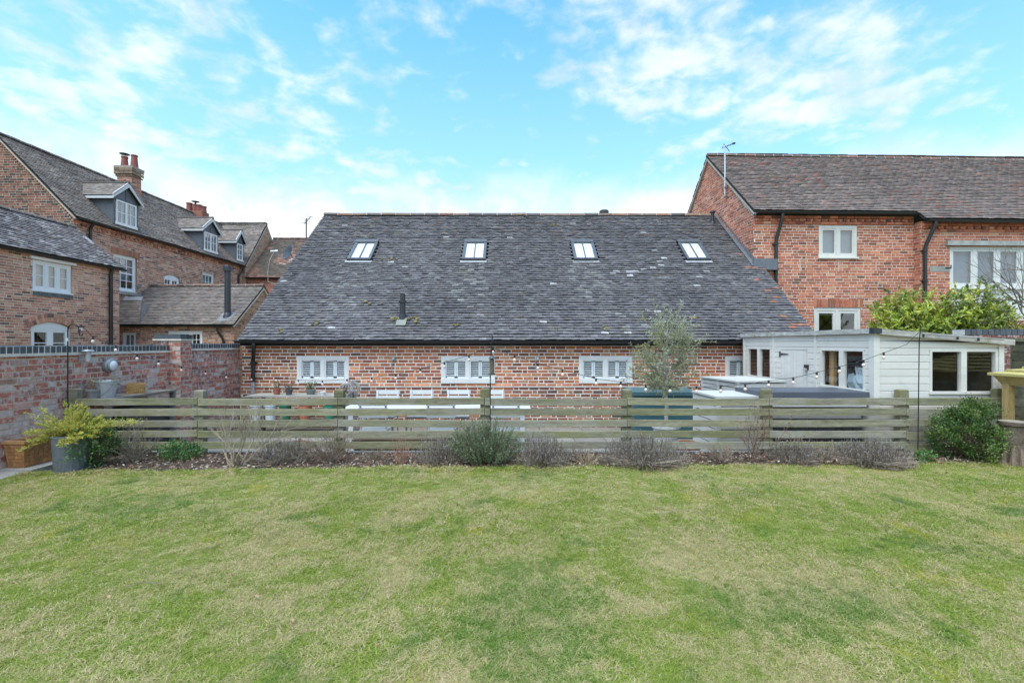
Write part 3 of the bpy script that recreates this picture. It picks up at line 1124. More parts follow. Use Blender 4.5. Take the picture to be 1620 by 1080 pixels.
me = bpy.data.meshes.new('grass')
me.from_pydata(pts, [], [])
for nm, ty, data in (('zrot', 'FLOAT', rot), ('scl', 'FLOAT', scl), ('idx', 'INT', idx)):
    at_ = me.attributes.new(nm, ty, 'POINT')
    at_.data.foreach_set('value', data)
grass = bpy.data.objects.new('grass', me)
grass['kind'] = 'stuff'
COL.objects.link(grass)
ng = bpy.data.node_groups.new('grass_scatter', 'GeometryNodeTree')
ng.interface.new_socket('Geometry', in_out='INPUT', socket_type='NodeSocketGeometry')
ng.interface.new_socket('Geometry', in_out='OUTPUT', socket_type='NodeSocketGeometry')
gi, go = ng.nodes.new('NodeGroupInput'), ng.nodes.new('NodeGroupOutput')
ci = ng.nodes.new('GeometryNodeCollectionInfo')
ci.inputs['Collection'].default_value = tuft_col
ci.inputs['Separate Children'].default_value = True
ci.inputs['Reset Children'].default_value = True
iop = ng.nodes.new('GeometryNodeInstanceOnPoints')
iop.inputs['Pick Instance'].default_value = True


def named(nm, ty):
    n = ng.nodes.new('GeometryNodeInputNamedAttribute')
    n.data_type = ty
    n.inputs['Name'].default_value = nm
    return n.outputs['Attribute']


cx = ng.nodes.new('ShaderNodeCombineXYZ')
ng.links.new(named('zrot', 'FLOAT'), cx.inputs[2])
e2r = ng.nodes.new('FunctionNodeEulerToRotation')
ng.links.new(cx.outputs[0], e2r.inputs[0])
ng.links.new(gi.outputs[0], iop.inputs['Points'])
ng.links.new(ci.outputs[0], iop.inputs['Instance'])
ng.links.new(named('idx', 'INT'), iop.inputs['Instance Index'])
ng.links.new(e2r.outputs[0], iop.inputs['Rotation'])
ng.links.new(named('scl', 'FLOAT'), iop.inputs['Scale'])
ng.links.new(iop.outputs[0], go.inputs[0])
md = grass.modifiers.new('scatter', 'NODES')
md.node_group = ng

# ================================================================== THE BARN
BX0, BX1, BD, BE, BR = -5.97, 6.50, 10.63, 10.40, 15.20
Z_E, Z_R = 1.715, 5.68
barn = thing('barn', 'long low red brick barn with a big dark tiled roof and four roof windows', 'barn', (0, BD, PATIO_Z))
F = front(BX0, BD)
bw = [(470, 552), (698, 783), (916, 1000), (1147, 1229)]
k = BD / FPX
holes = []
for a, b_ in bw:
    holes.append(((a - 810) * k - BX0, 1.65 - 62 * k, (b_ - 810) * k - BX0, 1.65 - 20.5 * k))


def barn_shade(u, v):
    return 0.92 + 0.22 * mnoise.noise(Vector((u * 0.55, v * 0.9, 2.0))) + (0.06 if u > 2 else -0.06)


wall_poly = [(0, 0.70), (BX1 - BX0, 0.70), (BX1 - BX0, 1.66), (0, 1.66)]
bwall = brick_wall(barn, F, wall_poly, holes, PAL_BARN, (0.78, 0.71, 0.62), 'brick_barn', 'mortar', singles=300, name='wall', seed=4, proud=0.004, joint=0.017, shade=barn_shade, see=lambda b: BX0 + b[0] < 5.3)
# the plinth stands a little proud, capped with a pale weathered mortar ledge
Fp = front(BX0, BD - 0.035)
plinth_poly = [(0, -0.2), (BX1 - BX0, -0.2), (BX1 - BX0, 0.685), (0, 0.685)]
pal_pl = [((c[0] * 0.72, c[1] * 0.8, c[2] * 0.9), w) for c, w in PAL_BARN]
brick_wall(barn, Fp, plinth_poly, [], pal_pl, (0.70, 0.64, 0.56), 'brick_barn', 'mortar', singles=60, name='plinth', seed=9, proud=0.004, joint=0.017, see=lambda b: b[2] > 0.42 and BX0 + b[0] < 3.5)
mb = MB((0.55, 0.52, 0.47))
mb.box(F, 0, BX1 - BX0, 0.682, 0.708, -0.01, 0.048)
mb.build('plinth_ledge', M['mortar'], barn)
# gable ends, rear wall
zr = Z_R - 0.12
brick_wall(barn, face_west(BX0, 19.8), [(0, -0.2), (19.8 - BD, -0.2), (19.8 - BD, 1.70), (19.8 - BR, zr - 0.1), (0, 1.70)], [], PAL_BARN, (0.5, 0.45, 0.38), 'brick_barn', singles=0, name='gable_wall', seed=12)
brick_wall(barn, face_east(BX1, BD), [(0, -0.2), (19.8 - BD, -0.2), (19.8 - BD, 1.70), (BR - BD, zr - 0.1), (0, 1.70)], [], PAL_BARN, (0.5, 0.45, 0.38), 'brick_barn', singles=0, name='gable_wall', seed=13)
# roof
rise, run = Z_R - Z_E, BR - BE
slope = math.hypot(rise, run)
S = Vector((0, run / slope, rise / slope))
RX0, RX1 = -5.93, 6.66
Fr_roof = Fr((RX0, BE, Z_E), (1, 0, 0), S)
s_of = lambda D: (D - BE) * slope / run
# right verge steps in where the taller house stands on the roof
s_step = s_of(12.72)
roof_poly = [(0, 0), (RX1 - RX0, 0), (RX1 - RX0, s_step), (6.40 - RX0, s_step + 0.06), (6.36 - RX0, slope), (0, slope)]
skylights = []
for cx_ in (-4.12, -1.03, 1.99, 5.02):
    skylights.append((cx_ - RX0 - 0.32, s_of(12.96), cx_ - RX0 + 0.32, s_of(13.78)))


def barn_tone(u, s, c, r_):
    x = RX0 + u
    n = mnoise.noise(Vector((x * 0.55, s * 0.55, 1.3)))
    k_ = 1.0 + 0.22 * n
    c = (c[0] * k_, c[1] * k_, c[2] * k_)
    for (a, s0, b2, s1) in skylights[:3]:             # pale lime run-off below the lead aprons
        if a - 0.15 < u < b2 + 0.2 and 0.9 < s < s0 + 0.1 and r_.random() < 0.30 * min(1, (s - 0.4) / 2.2):
            c = vary((0.18, 0.176, 0.17), 0.15, r_)
    # bleached replacement tiles on the right of the roof
    if mnoise.noise(Vector((x * 0.9 + 7, s * 0.8, 4))) > 0.20 and 2.3 < x < 5.2 and 1.2 < s < 5.0 and r_.random() < 0.13:
        c = vary((0.33, 0.32, 0.33), 0.25, r_)
    elif r_.random() < 0.003:
        c = (0.36, 0.345, 0.345)
    elif s > slope - 1.6 and r_.random() < 0.06:
        c = (0.15, 0.115, 0.10)
    elif x > 6.2 and r_.random() < 0.10:
        c = (0.30, 0.14, 0.10)
    return c


roof = tile_roof(barn, Fr_roof, roof_poly, PAL_TILE, skylights, 0.0995, 0.168, 'tile_barn', singles=300, seed=8, name='roof', tone=barn_tone, rough=1.2)
S2 = Vector((0, -run / slope, rise / slope))
Fb = Fr((6.36, 2 * BR - BE, Z_E), (-1, 0, 0), S2)
tile_roof(barn, Fb, [(0, 0), (6.36 - RX0, 0), (6.36 - RX0, slope), (0, slope)], PAL_TILE, (), 0.2, 0.33, 'tile_barn', seed=9, name='roof')
ridge_tiles(barn, (RX0, BR, Z_R + 0.045), (6.36, BR, Z_R + 0.03), 27, [((0.19, 0.135, 0.105), 3), ((0.13, 0.115, 0.11), 3), ((0.25, 0.14, 0.10), 1)])
# verge undercloak mortar
mb = MB((0.24, 0.23, 0.22))
mb.box(Fr_roof, -0.012, 0.02, -0.02, slope, -0.05, -0.004)
mb.build('verge', M['mortar'], barn)
gutter(barn, (RX0 - 0.05, BE - 0.02, 1.712), (RX1 + 0.05, BE - 0.02, 1.700), 0.062)
mb = MB(BLACK)
mb.wbox(RX0, RX1, BE + 0.07, BE + 0.10, 1.60, 1.735)
mb.build('fascia', M['wood'], barn)
mb = MB((0.16, 0.13, 0.10))
mb.wbox(BX0, BX1, BE + 0.10, BD + 0.02, 1.655, 1.70)
mb.build('soffit', M['wood'], barn)
downpipe(barn, [(-5.58, BE - 0.02, 1.68), (-5.58, BE - 0.02, 1.55), (-5.70, BD - 0.055, 1.25), (-5.70, BD - 0.055, 0.80)], 0.042, (1.22,))
mb = MB((0.42, 0.42, 0.42))
mb.tube([(-5.70, BD - 0.055, 0.80), (-5.70, BD - 0.055, -0.19)], 0.046, 10)
mb.build('drain_pipe', M['metal'], barn)

# windows with louvred shutters inside
for wi, h in enumerate(holes):
    w_ = h[2] - h[0]
    hh = h[3] - h[1]
    win = window(barn, F, h[0], h[1], w_, hh, 2, 1, 1, (0.74, 0.725, 0.69), fw=0.062, sw=0.035, depth=0.045, recess=0.012, sill=False, room=0.6, back=(0.30, 0.30, 0.29), glass='glass')
    mb = MB((0.72, 0.705, 0.67))
    mb.box(F, h[0] - 0.005, h[2] + 0.005, h[1] - 0.01, h[1] + 0.085, -0.02, 0.042)
    mb.build('sill', M['white_paint'], win)
    for c_ in range(2):
        a0 = h[0] + 0.085 + c_ * (w_ - 0.17 + 0.05) / 2
        a1 = a0 + (w_ - 0.17 - 0.05) / 2
        m_ = (a0 + a1) / 2
        for s0, s1 in ((a0, m_ - 0.003), (m_ + 0.003, a1)):
            q = MB((0.90, 0.91, 0.91))
            b0, b1, n0 = h[1] + 0.085, h[3] - 0.075, -0.055
            q.box(F, s0, s0 + 0.035, b0, b1, n0, n0 + 0.022)
            q.box(F, s1 - 0.035, s1, b0, b1, n0, n0 + 0.022)
            q.box(F, s0, s1, b0, b0 + 0.05, n0, n0 + 0.022)
            q.box(F, s0, s1, b1 - 0.05, b1, n0, n0 + 0.022)
            nl = 6
            for j in range(nl):
                z0 = b0 + 0.06 + (b1 - b0 - 0.12) * (j + 0.5) / nl
                A = F.p(s0 + 0.035, z0 - 0.019, n0 + 0.016)
                B = F.p(s1 - 0.035, z0 - 0.019, n0 + 0.016)
                C = F.p(s1 - 0.035, z0 + 0.013, n0 - 0.006)
                D_ = F.p(s0 + 0.035, z0 + 0.013, n0 - 0.006)
                q.mesh([A, B, C, D_], [(0, 1, 2, 3), (3, 2, 1, 0)])
            q.build('shutter', M['white_paint'], win)

Fr_keep = Fr_roof
Fr_roof = Fr(Fr_keep.O + Fr_keep.N * 0.032, Fr_keep.U, Fr_keep.V)
# roof windows
for i, (a, s0, b2, s1) in enumerate(skylights):
    mb = MB((0.10, 0.108, 0.118))
    f0, f1 = -0.02, 0.085
    mb.box(Fr_roof, a, a + 0.075, s0, s1, f0, f1)
    mb.box(Fr_roof, b2 - 0.075, b2, s0, s1, f0, f1)
    mb.box(Fr_roof, a, b2, s1 - 0.13, s1 + 0.01, f0, f1 + 0.012)
    mb.box(Fr_roof, a, b2, s0, s0 + 0.07, f0, f1 - 0.004, (0.06, 0.065, 0.07))
    w_ = mb.build('roof_window', M['metal'], barn)
    q = MB((0.1, 0.1, 0.1))
    q.face([Fr_roof.p(a + 0.07, s0 + 0.06, 0.06), Fr_roof.p(b2 - 0.07, s0 + 0.06, 0.06), Fr_roof.p(b2 - 0.07, s1 - 0.12, 0.06), Fr_roof.p(a + 0.07, s1 - 0.12, 0.06)])
    q.build('pane', M['glass_sky'], w_)
    q = MB((0.10, 0.105, 0.11))
    m_ = (a + b2) / 2
    q.box(Fr_roof, m_ - 0.012, m_ + 0.012, s0 + 0.06, s1 - 0.12, 0.05, 0.078)
    q.build('glazing_bar', M['metal'], w_)
    q = MB((0.80, 0.80, 0.80))
    q.box(Fr_roof, a + 0.04, b2 - 0.04, s0 + 0.06, s1 - 0.12, 0.035, 0.045)
    q.build('blind_or_sheen', M['plaster'], w_)  # white sheet close under the pane, standing in for reflected sky
    q = MB((0.30, 0.31, 0.325))
    q.box(Fr_roof, a - 0.04, b2 + 0.03, s0 - 0.10, s0 + 0.005, 0.018, 0.032)
    q.build('apron', M['lead'], w_)

# flue, ridge terminal, soil pipe, flashings
fl = at(637, 511, 10.95)
mb = MB((0.030, 0.032, 0.036))
zf = fl.z
mb.lathe((fl.x, fl.y, zf), [(0.10, -0.10), (0.095, 0.02), (0.078, 0.16), (0.070, 0.2)], 14)
mb.lathe((fl.x, fl.y, zf), [(0.064, 0.15), (0.064, 0.46), (0.088, 0.465), (0.088, 0.50), (0.060, 0.505), (0.060, 0.66), (0.0, 0.665)], 14)
mb.build('flue', M['black_plastic'], barn)
mb = MB((0.19, 0.20, 0.17))
sfl = s_of(10.86)
mb.box(Fr_roof, fl.x - RX0 - 0.11, fl.x - RX0 + 0.11, sfl - 0.14, sfl + 0.14, 0.018, 0.034)
mb.build('flue_apron', M['lead'], barn)
mb = MB((0.04, 0.042, 0.046))
mb.lathe((2.93, BR + 0.10, Z_R), [(0.07, -0.1), (0.07, 0.07), (0.14, 0.07), (0.15, 0.10), (0.15, 0.18), (0.12, 0.20), (0.0, 0.21)], 16)
mb.build('vent_terminal', M['black_plastic'], barn)
mb = MB((0.035, 0.037, 0.040))
vx, vy = 6.16, 14.75
vz = Z_E + (vy - BE) * rise / run
mb.lathe((vx, vy, vz), [(0.075, -0.08), (0.07, 0.03), (0.05, 0.08), (0.05, 0.34), (0.085, 0.345), (0.085, 0.39), (0.0, 0.42)], 12)
mb.build('vent_pipe', M['black_plastic'], barn)
mb = MB((0.13, 0.14, 0.158))
q0, q1 = s_of(12.75), slope
mb.mesh([Fr_roof.p(6.36 - RX0, q0, 0.035), Fr_roof.p(6.47 - RX0, q0, 0.035), Fr_roof.p(6.47 - RX0, q1, 0.035), Fr_roof.p(6.35 - RX0, q1, 0.035),
         Fr_roof.p(6.475 - RX0, q0, 0.03) + Vector((0, 0, 0.14)), Fr_roof.p(6.40 - RX0, q1, 0.03) + Vector((0, 0, 0.14))], [(0, 1, 2, 3), (1, 4, 5, 2)])
mb.wbox(6.40, 7.02, 12.70, 12.79, Z_E + (12.70 - BE) * rise / run - 0.02, Z_E + (12.70 - BE) * rise / run + 0.27)
mb.build('flashing', M['lead'], barn)
# moss cushions
r = random.Random(77)
mb = MB()
for px, D, n in ((615, 13.0, 5), (650, 10.95, 9), (622, 10.95, 6), (880, 14.6, 4), (590, 11.4, 3), (500, 10.8, 3), (960, 10.7, 3), (1100, 10.9, 3), (720, 10.8, 3), (440, 10.6, 2)):
    for i in range(n):
        u = (px - 810) / FPX * D - RX0 + r.gauss(0, 0.09)
        p = Fr_roof.p(u, s_of(D) + r.gauss(0, 0.05), 0.03)
        mb.lathe(p, [(0.0, 0.02), (0.022, 0.015), (0.04 * r.uniform(0.6, 1.3), 0.0)], 7, vary((0.17, 0.145, 0.06), 0.3, r), Fr_roof.N)
mb.build('moss', M['soil'], barn, kind='stuff')

# ================================================================== RIGHT HAND HOUSE
HD, HX = 12.87, 6.48
house = thing('brick_house', 'tall red brick house with brown tiled roof standing on the barn end, behind the laurel', 'house', (HX, HD, PATIO_Z))
F = front(HX, HD)
LW = 10.86 - HX
wh = [(8.25 - HX, 3.96, 9.30 - HX, 4.82), (8.12 - HX, 1.50, 9.40 - HX, 2.61)]
brick_wall(house, F, [(0, -0.2), (LW, -0.2), (LW, 4.86 + 0.22), (0, 4.86 + 0.22)], wh, PAL_RIGHT, (0.66, 0.57, 0.48), 'brick_house', singles=300, seed=20, name='wall', proud=0.005, joint=0.015,
           see=lambda b: b[2] > 1.75 and not (b[0] < 1.6 and b[2] < 3.6 - b[0]))
# forward bay to the right
D2 = HD - 0.24
F2 = front(HX + LW, D2)
bh = [(11.63 - HX - LW, 2.30, 14.95 - HX - LW, 4.24)]
brick_wall(house, F2, [(0, -0.2), (6.0, -0.2), (6.0, 4.86), (0, 4.86)], bh, PAL_RIGHT, (0.64, 0.54, 0.45), 'brick_house', singles=110, seed=21, name='bay_wall', proud=0.005, joint=0.015, see=lambda b: b[2] > 2.6 and b[0] < 2.6)
brick_wall(house, face_west(HX + LW, HD), [(0, -0.2), (HD - D2, -0.2), (HD - D2, 4.86), (0, 4.86)], [], PAL_RIGHT, (0.5, 0.42, 0.34), 'brick_house', seed=22, name='return_wall', proud=0.004)
GR = 15.62
ZE, ZR = 5.15, 7.72
gw = 2 * GR - HD - HD
Fg = face_west(HX, 2 * GR - HD)
brick_wall(house, Fg, [(0, -0.2), (gw, -0.2), (gw, ZE - 0.1), (gw / 2, ZR - 0.08), (0, ZE - 0.1)], [], PAL_RIGHT, (0.68, 0.60, 0.51), 'brick_house', singles=120, seed=23, name='gable_wall', proud=0.005, joint=0.015,
           see=lambda b: b[2] > 3.2 + 0.83 * max(0, gw - b[0]))
run, rise = GR - (HD - 0.16), ZR - ZE
sl = math.hypot(run, rise)
S = Vector((0, run / sl, rise / sl))
Frh = Fr((HX - 0.07, HD - 0.16, ZE), (1, 0, 0), S)


def right_tone(u, s, c, r_):
    n = mnoise.noise(Vector((u * 0.45, s * 0.7, 6.3)))
    if n > 0.05 and r_.random() < 0.30 * n:
        c = vary((0.23, 0.125, 0.10), 0.2, r_)
    k_ = 1 + 0.15 * mnoise.noise(Vector((u * 0.8, s * 0.8, 2.3)))
    return (c[0] * k_, c[1] * k_, c[2] * k_)


ext = 0.26 * sl / run
tile_roof(house, Frh, [(0, 0), (LW + 0.02, 0), (LW + 0.02, -ext), (11.0, -ext), (11.0, sl), (0, sl)], PAL_TILE_R, (), 0.1, 0.168, 'tile', singles=220, seed=31, name='roof', tone=right_tone, rough=0.75)
Frb = Fr((HX + 11.0, 2 * GR - HD + 0.16, ZE), (-1, 0, 0), Vector((0, -run / sl, rise / sl)))
tile_roof(house, Frb, [(0, 0), (11.07, 0), (11.07, sl), (0, sl)], PAL_TILE_R, (), 0.2, 0.33, 'tile', seed=32, name='roof')
ridge_tiles(house, (HX - 0.07, GR, ZR + 0.05), (HX + 11.0, GR, ZR - 0.02), 36, [((0.17, 0.115, 0.09), 3), ((0.13, 0.10, 0.09), 2), ((0.20, 0.105, 0.08), 1)])
for Fx, nm in ((Frh, 1), (Frb, 2)):
    mb = MB((0.42, 0.36, 0.31))
    if nm == 1:
        mb.box(Fx, 0.0, 0.075, -0.02, sl - 0.01, -0.10, -0.042)
    else:
        mb.box(Fx, 10.995, 11.07, -0.02, sl - 0.01, -0.10, -0.042)
    mb.build('verge', M['mortar'], house)
dentils(house, F, 0.02, LW, ZE - 0.09, PAL_RIGHT)
dentils(house, F2, 0.02, 6.0, ZE - 0.33, PAL_RIGHT)
gutter(house, (HX - 0.02, HD - 0.19, ZE - 0.02), (HX + LW + 0.02, HD - 0.19, ZE - 0.03), 0.058)
gutter(house, (HX + LW - 0.02, HD - 0.45, ZE - 0.27), (HX + 10.9, HD - 0.45, ZE - 0.29), 0.058)
x = (1226 - 810) / FPX * HD
downpipe(house, [(x + 0.10, HD - 0.19, ZE - 0.04), (x + 0.10, HD - 0.19, ZE - 0.18), (x, HD - 0.07, ZE - 0.75), (x, HD - 0.07, 1.0)], 0.042, (ZE - 0.85, 3.6))
x = (1466 - 810) / FPX * D2
downpipe(house, [(x + 0.14, D2 - 0.21, ZE - 0.30), (x + 0.14, D2 - 0.21, ZE - 0.42), (x, D2 - 0.07, ZE - 0.95), (x, D2 - 0.07, 1.0)], 0.045, (ZE - 1.05, 3.3))
CREAM = (0.66, 0.63, 0.57)
h = wh[0]
window(house, F, h[0], h[1], h[2] - h[0], h[3] - h[1], 2, 1, 1, CREAM, fw=0.07, sw=0.05, recess=-0.005, glass='glass_far', room=0.5, back=(0.1, 0.1, 0.1), blind_or_sheen=(0.97, (0.48, 0.51, 0.56)))  # blind behind the glass, tinted grey-blue for the sky mirrored there
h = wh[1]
window(house, F, h[0], h[1], h[2] - h[0], h[3] - h[1], 2, 1, 1, CREAM, fw=0.08, sw=0.07, recess=-0.01, glass='glass_far', room=0.8, back=(0.07, 0.07, 0.06), blind_or_sheen=(0.12, (0.6, 0.62, 0.64)))
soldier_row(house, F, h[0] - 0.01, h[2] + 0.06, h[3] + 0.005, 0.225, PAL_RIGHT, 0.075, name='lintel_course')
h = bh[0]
window(house, F2, h[0], h[1] + 0.82, h[2] - h[0], h[3] - h[1] - 0.82, 5, 1, 1, (0.66, 0.65, 0.62), fw=0.09, sw=0.05, recess=-0.03, glass='glass_far', room=0.9, back=(0.13, 0.13, 0.14), blind_or_sheen=(0.97, (0.33, 0.38, 0.46)))  # bluish sky reflection of the panes is put into the blind colour
mb = MB((0.70, 0.69, 0.66))
mb.box(F2, h[0], h[2], h[1], h[1] + 0.785, -0.07, -0.04)
for i in range(1, 5):
    u = h[0] + (h[2] - h[0]) * i / 5
    mb.box(F2, u - 0.04, u + 0.04, h[1], h[1] + 0.78, -0.04, -0.022)
mb.build('window_panel', M['white_paint'], house)
mb = MB((0.36, 0.36, 0.34))
mb.box(F2, h[0] - 0.11, h[2] + 0.2, h[3] + 0.005, h[3] + 0.13, -0.05, 0.075)
mb.build('lintel', M['stone'], house)
mb = MB((0.30, 0.29, 0.26))
mb.box(F2, 0.22, h[0] - 0.01, 3.56, 3.70, -0.02, 0.016)
mb.build('padstone', M['stone'], house)
mb = MB(BLACK)
mb.box(F2, h[0] - 0.13, h[0] + 0.02, 3.635, 3.665, 0.0, 0.03)
mb.tube([F2.p(h[0] + 0.02, 3.63, 0.02), F2.p(h[0] + 0.02, 3.73, 0.02)], 0.013, 6)
mb.build('hinge_pin', M['metal'], house)
# mortared-up slots under the window
mb = MB((0.55, 0.47, 0.39))
for px, z0, z1 in ((1266, 3.58, 3.86), (1328, 3.58, 3.86), (1389, 3.60, 3.84)):
    u = (px - 810) / FPX * HD - HX
    mb.box(F, u, u + 0.022, z0, z1, -0.01, 0.013)
mb.build('slot_mortar', M['mortar'], house)
house.rotation_euler = (0, 0, R(1.6))

# television aerial on the gable
ax, ay = HX - 0.06, 14.35
aer = thing('television_aerial', 'thin white television aerial on a pole fixed to the tall right gable', 'aerial', (ax, ay, 6.2))
mb = MB((0.62, 0.62, 0.62))
mb.tube([(ax - 0.06, ay, 6.05), (ax - 0.06, ay, 7.58)], 0.022, 6)
mb.build('pole', M['metal'], aer)
mb = MB((0.10, 0.10, 0.11))
mb.tube([(ax - 0.12, ay + 0.06, 7.51), (ax + 0.16, ay - 0.1, 7.57)], 0.012, 5)
mb.tube([(ax - 0.10, ay, 7.60), (ax + 0.08, ay, 7.38)], 0.012, 5)
for i in range(5):
    q = Vector((ax - 0.11, ay + 0.06, 7.512)).lerp(Vector((ax + 0.15, ay - 0.095, 7.568)), i / 4)
    mb.tube([q + Vector((-0.03, -0.11, 0)), q + Vector((0.03, 0.11, 0))], 0.006, 4)
mb.lathe((ax + 0.16, ay - 0.1, 7.575), [(0.0, -0.025), (0.05, -0.015), (0.05, 0.015), (0, 0.025)], 8)
mb.build('antenna', M['metal'], aer)
mb = MB((0.3, 0.3, 0.3))
mb.wbox(ax - 0.08, ax + 0.065, ay - 0.05, ay + 0.05, 6.02, 6.08)
mb.wbox(ax - 0.08, ax + 0.065, ay - 0.05, ay + 0.05, 6.28, 6.33)
mb.build('bracket', M['metal'], aer)

# ================================================================== BIG HOUSE ON THE LEFT (long side faces the garden wall)
GD = 15.5
WX, EX, RX = -14.15, -14.00, -16.58
ZE, ZR = 5.73, 8.40
ENDD = 27.0
big = thing('manor_house', 'big old brick house at the left with three dormers and red chimney pots', 'house', (WX, GD, -0.3))
F = face_east(WX, GD)
d_at = lambda px, X: -X * FPX / (810 - px)
z_at = lambda py, D: CAM_H - (py - 543) / FPX * D
wl = []
sash_w = (17.05 - GD, 3.56, 18.13 - GD, 4.86)
arch_w = (19.55 - GD, 3.45, 20.44 - GD, 4.36)
far_w = (21.95 - GD, 3.50, 22.85 - GD, 4.92)
wl = [sash_w, (arch_w[0], arch_w[1], arch_w[2], arch_w[3] + 0.12), far_w]


def left_shade(u, v):
    return 1.0 + 0.14 * mnoise.noise(Vector((u * 0.5, v * 0.5, 8)))


brick_wall(big, F, [(0, -0.3), (9.75, -0.3), (9.75, ZE - 0.05), (0, ZE - 0.05)], wl, PAL_LEFT, (0.66, 0.55, 0.43), 'brick_house', singles=160, seed=41, name='side_wall', proud=0.005, joint=0.015, shade=left_shade, see=lambda b: b[2] > 3.3 and b[1] < 4.6)
Fg = front(2 * RX - WX, GD)
gw = 2 * (WX - RX)
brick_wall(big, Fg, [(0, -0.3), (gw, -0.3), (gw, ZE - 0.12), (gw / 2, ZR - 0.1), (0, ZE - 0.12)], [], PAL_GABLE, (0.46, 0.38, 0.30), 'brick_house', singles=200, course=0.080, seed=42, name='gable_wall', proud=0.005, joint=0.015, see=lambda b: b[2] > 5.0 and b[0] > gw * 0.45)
run, rise = EX - RX, ZR - ZE
sl = math.hypot(run, rise)
Fs = Fr((EX, GD - 0.08, ZE), (0, 1, 0), Vector((-run / sl, 0, rise / sl)))
Lr = 11.8


def big_tone(u, s, c, r_):
    k_ = 1 + 0.3 * mnoise.noise(Vector((u * 0.7, s * 0.7, 12))) + 0.2 * mnoise.noise(Vector((u * 0.15, s * 3.0, 2)))
    return (c[0] * k_, c[1] * k_, c[2] * k_)


tile_roof(big, Fs, [(0, 0), (9.7, 0), (Lr, sl * 0.98), (Lr, sl), (0, sl)], PAL_TILE_L, (), 0.1, 0.168, 'tile', seed=43, name='roof', tone=big_tone, rough=1.0)
Fs2 = Fr((2 * RX - EX, GD + Lr, ZE), (0, -1, 0), Vector((run / sl, 0, rise / sl)))
tile_roof(big, Fs2, [(0, 0), (Lr + 0.08, 0), (Lr + 0.08, sl), (0, sl)], PAL_TILE_L, (), 0.2, 0.33, 'tile', seed=44, name='roof')
ridge_tiles(big, (RX, GD - 0.08, ZR + 0.04), (RX, GD + Lr, ZR + 0.04), 34, [((0.14, 0.12, 0.105), 3), ((0.16, 0.115, 0.09), 1)])
# mortared verge with a toothed undercloak
mb = MB((0.42, 0.36, 0.30))
mb.box(Fs, 0.0, 0.09, -0.03, sl, -0.09, -0.042)
n = int(sl / 0.1)
for i in range(n):
    s0 = i * 0.1
    mb.box(Fs, 0.02, 0.085, s0, s0 + 0.055, -0.15, -0.092, vary((0.30, 0.15, 0.09), 0.2))
mb.build('verge', M['mortar'], big)
gutter(big, (EX + 0.03, GD - 0.05, ZE - 0.02), (EX + 0.03, GD + 9.7, ZE - 0.05), 0.06)
dentils(big, F, 0.05, 9.7, ZE - 0.09, PAL_LEFT)
D = 16.05
downpipe(big, [(EX + 0.03, D, ZE - 0.04), (WX + 0.07, D, ZE - 0.25), (WX + 0.07, D, 2.0)], 0.045)
D = 25.0
downpipe(big, [(EX + 0.03, D, ZE - 0.04), (EX + 0.03, D, ZE - 0.25), (WX + 0.07, D - 0.25, ZE - 0.6), (WX + 0.07, D - 0.25, 2.0)], 0.045)
# windows
window(big, F, sash_w[0], sash_w[1], sash_w[2] - sash_w[0], sash_w[3] - sash_w[1], 1, 3, 4, WHITE, fw=0.075, sw=0.045, bar=0.024, sash=True, recess=-0.06, glass='glass_far', room=0.5, back=(0.16, 0.16, 0.17), blind_or_sheen=(0.7, (0.5, 0.5, 0.5)))
mb = MB((0.30, 0.29, 0.26))
mb.box(F, sash_w[0] - 0.1, sash_w[2] + 0.12, sash_w[1] - 0.14, sash_w[1] - 0.04, -0.05, 0.09)
mb.build('stone_sill', M['stone'], big)
soldier_row(big, F, sash_w[0] - 0.1, sash_w[2] + 0.12, sash_w[3] + 0.005, 0.225, [((0.42, 0.19, 0.11), 1), ((0.36, 0.15, 0.09), 1)], 0.075, name='lintel_course')
window(big, F, arch_w[0], arch_w[1], arch_w[2] - arch_w[0], arch_w[3] - arch_w[1], 2, 2, 4, WHITE, fw=0.06, sw=0.04, recess=-0.03, glass='glass_far', room=0.5, back=(0.12, 0.12, 0.12), arch=0.12)
window(big, F, far_w[0], far_w[1], far_w[2] - far_w[0], far_w[3] - far_w[1], 1, 3, 4, WHITE, fw=0.07, sw=0.045, sash=True, recess=-0.05, glass='glass_far', room=0.5, back=(0.2, 0.2, 0.2), blind_or_sheen=(0.95, (0.62, 0.62, 0.62)))


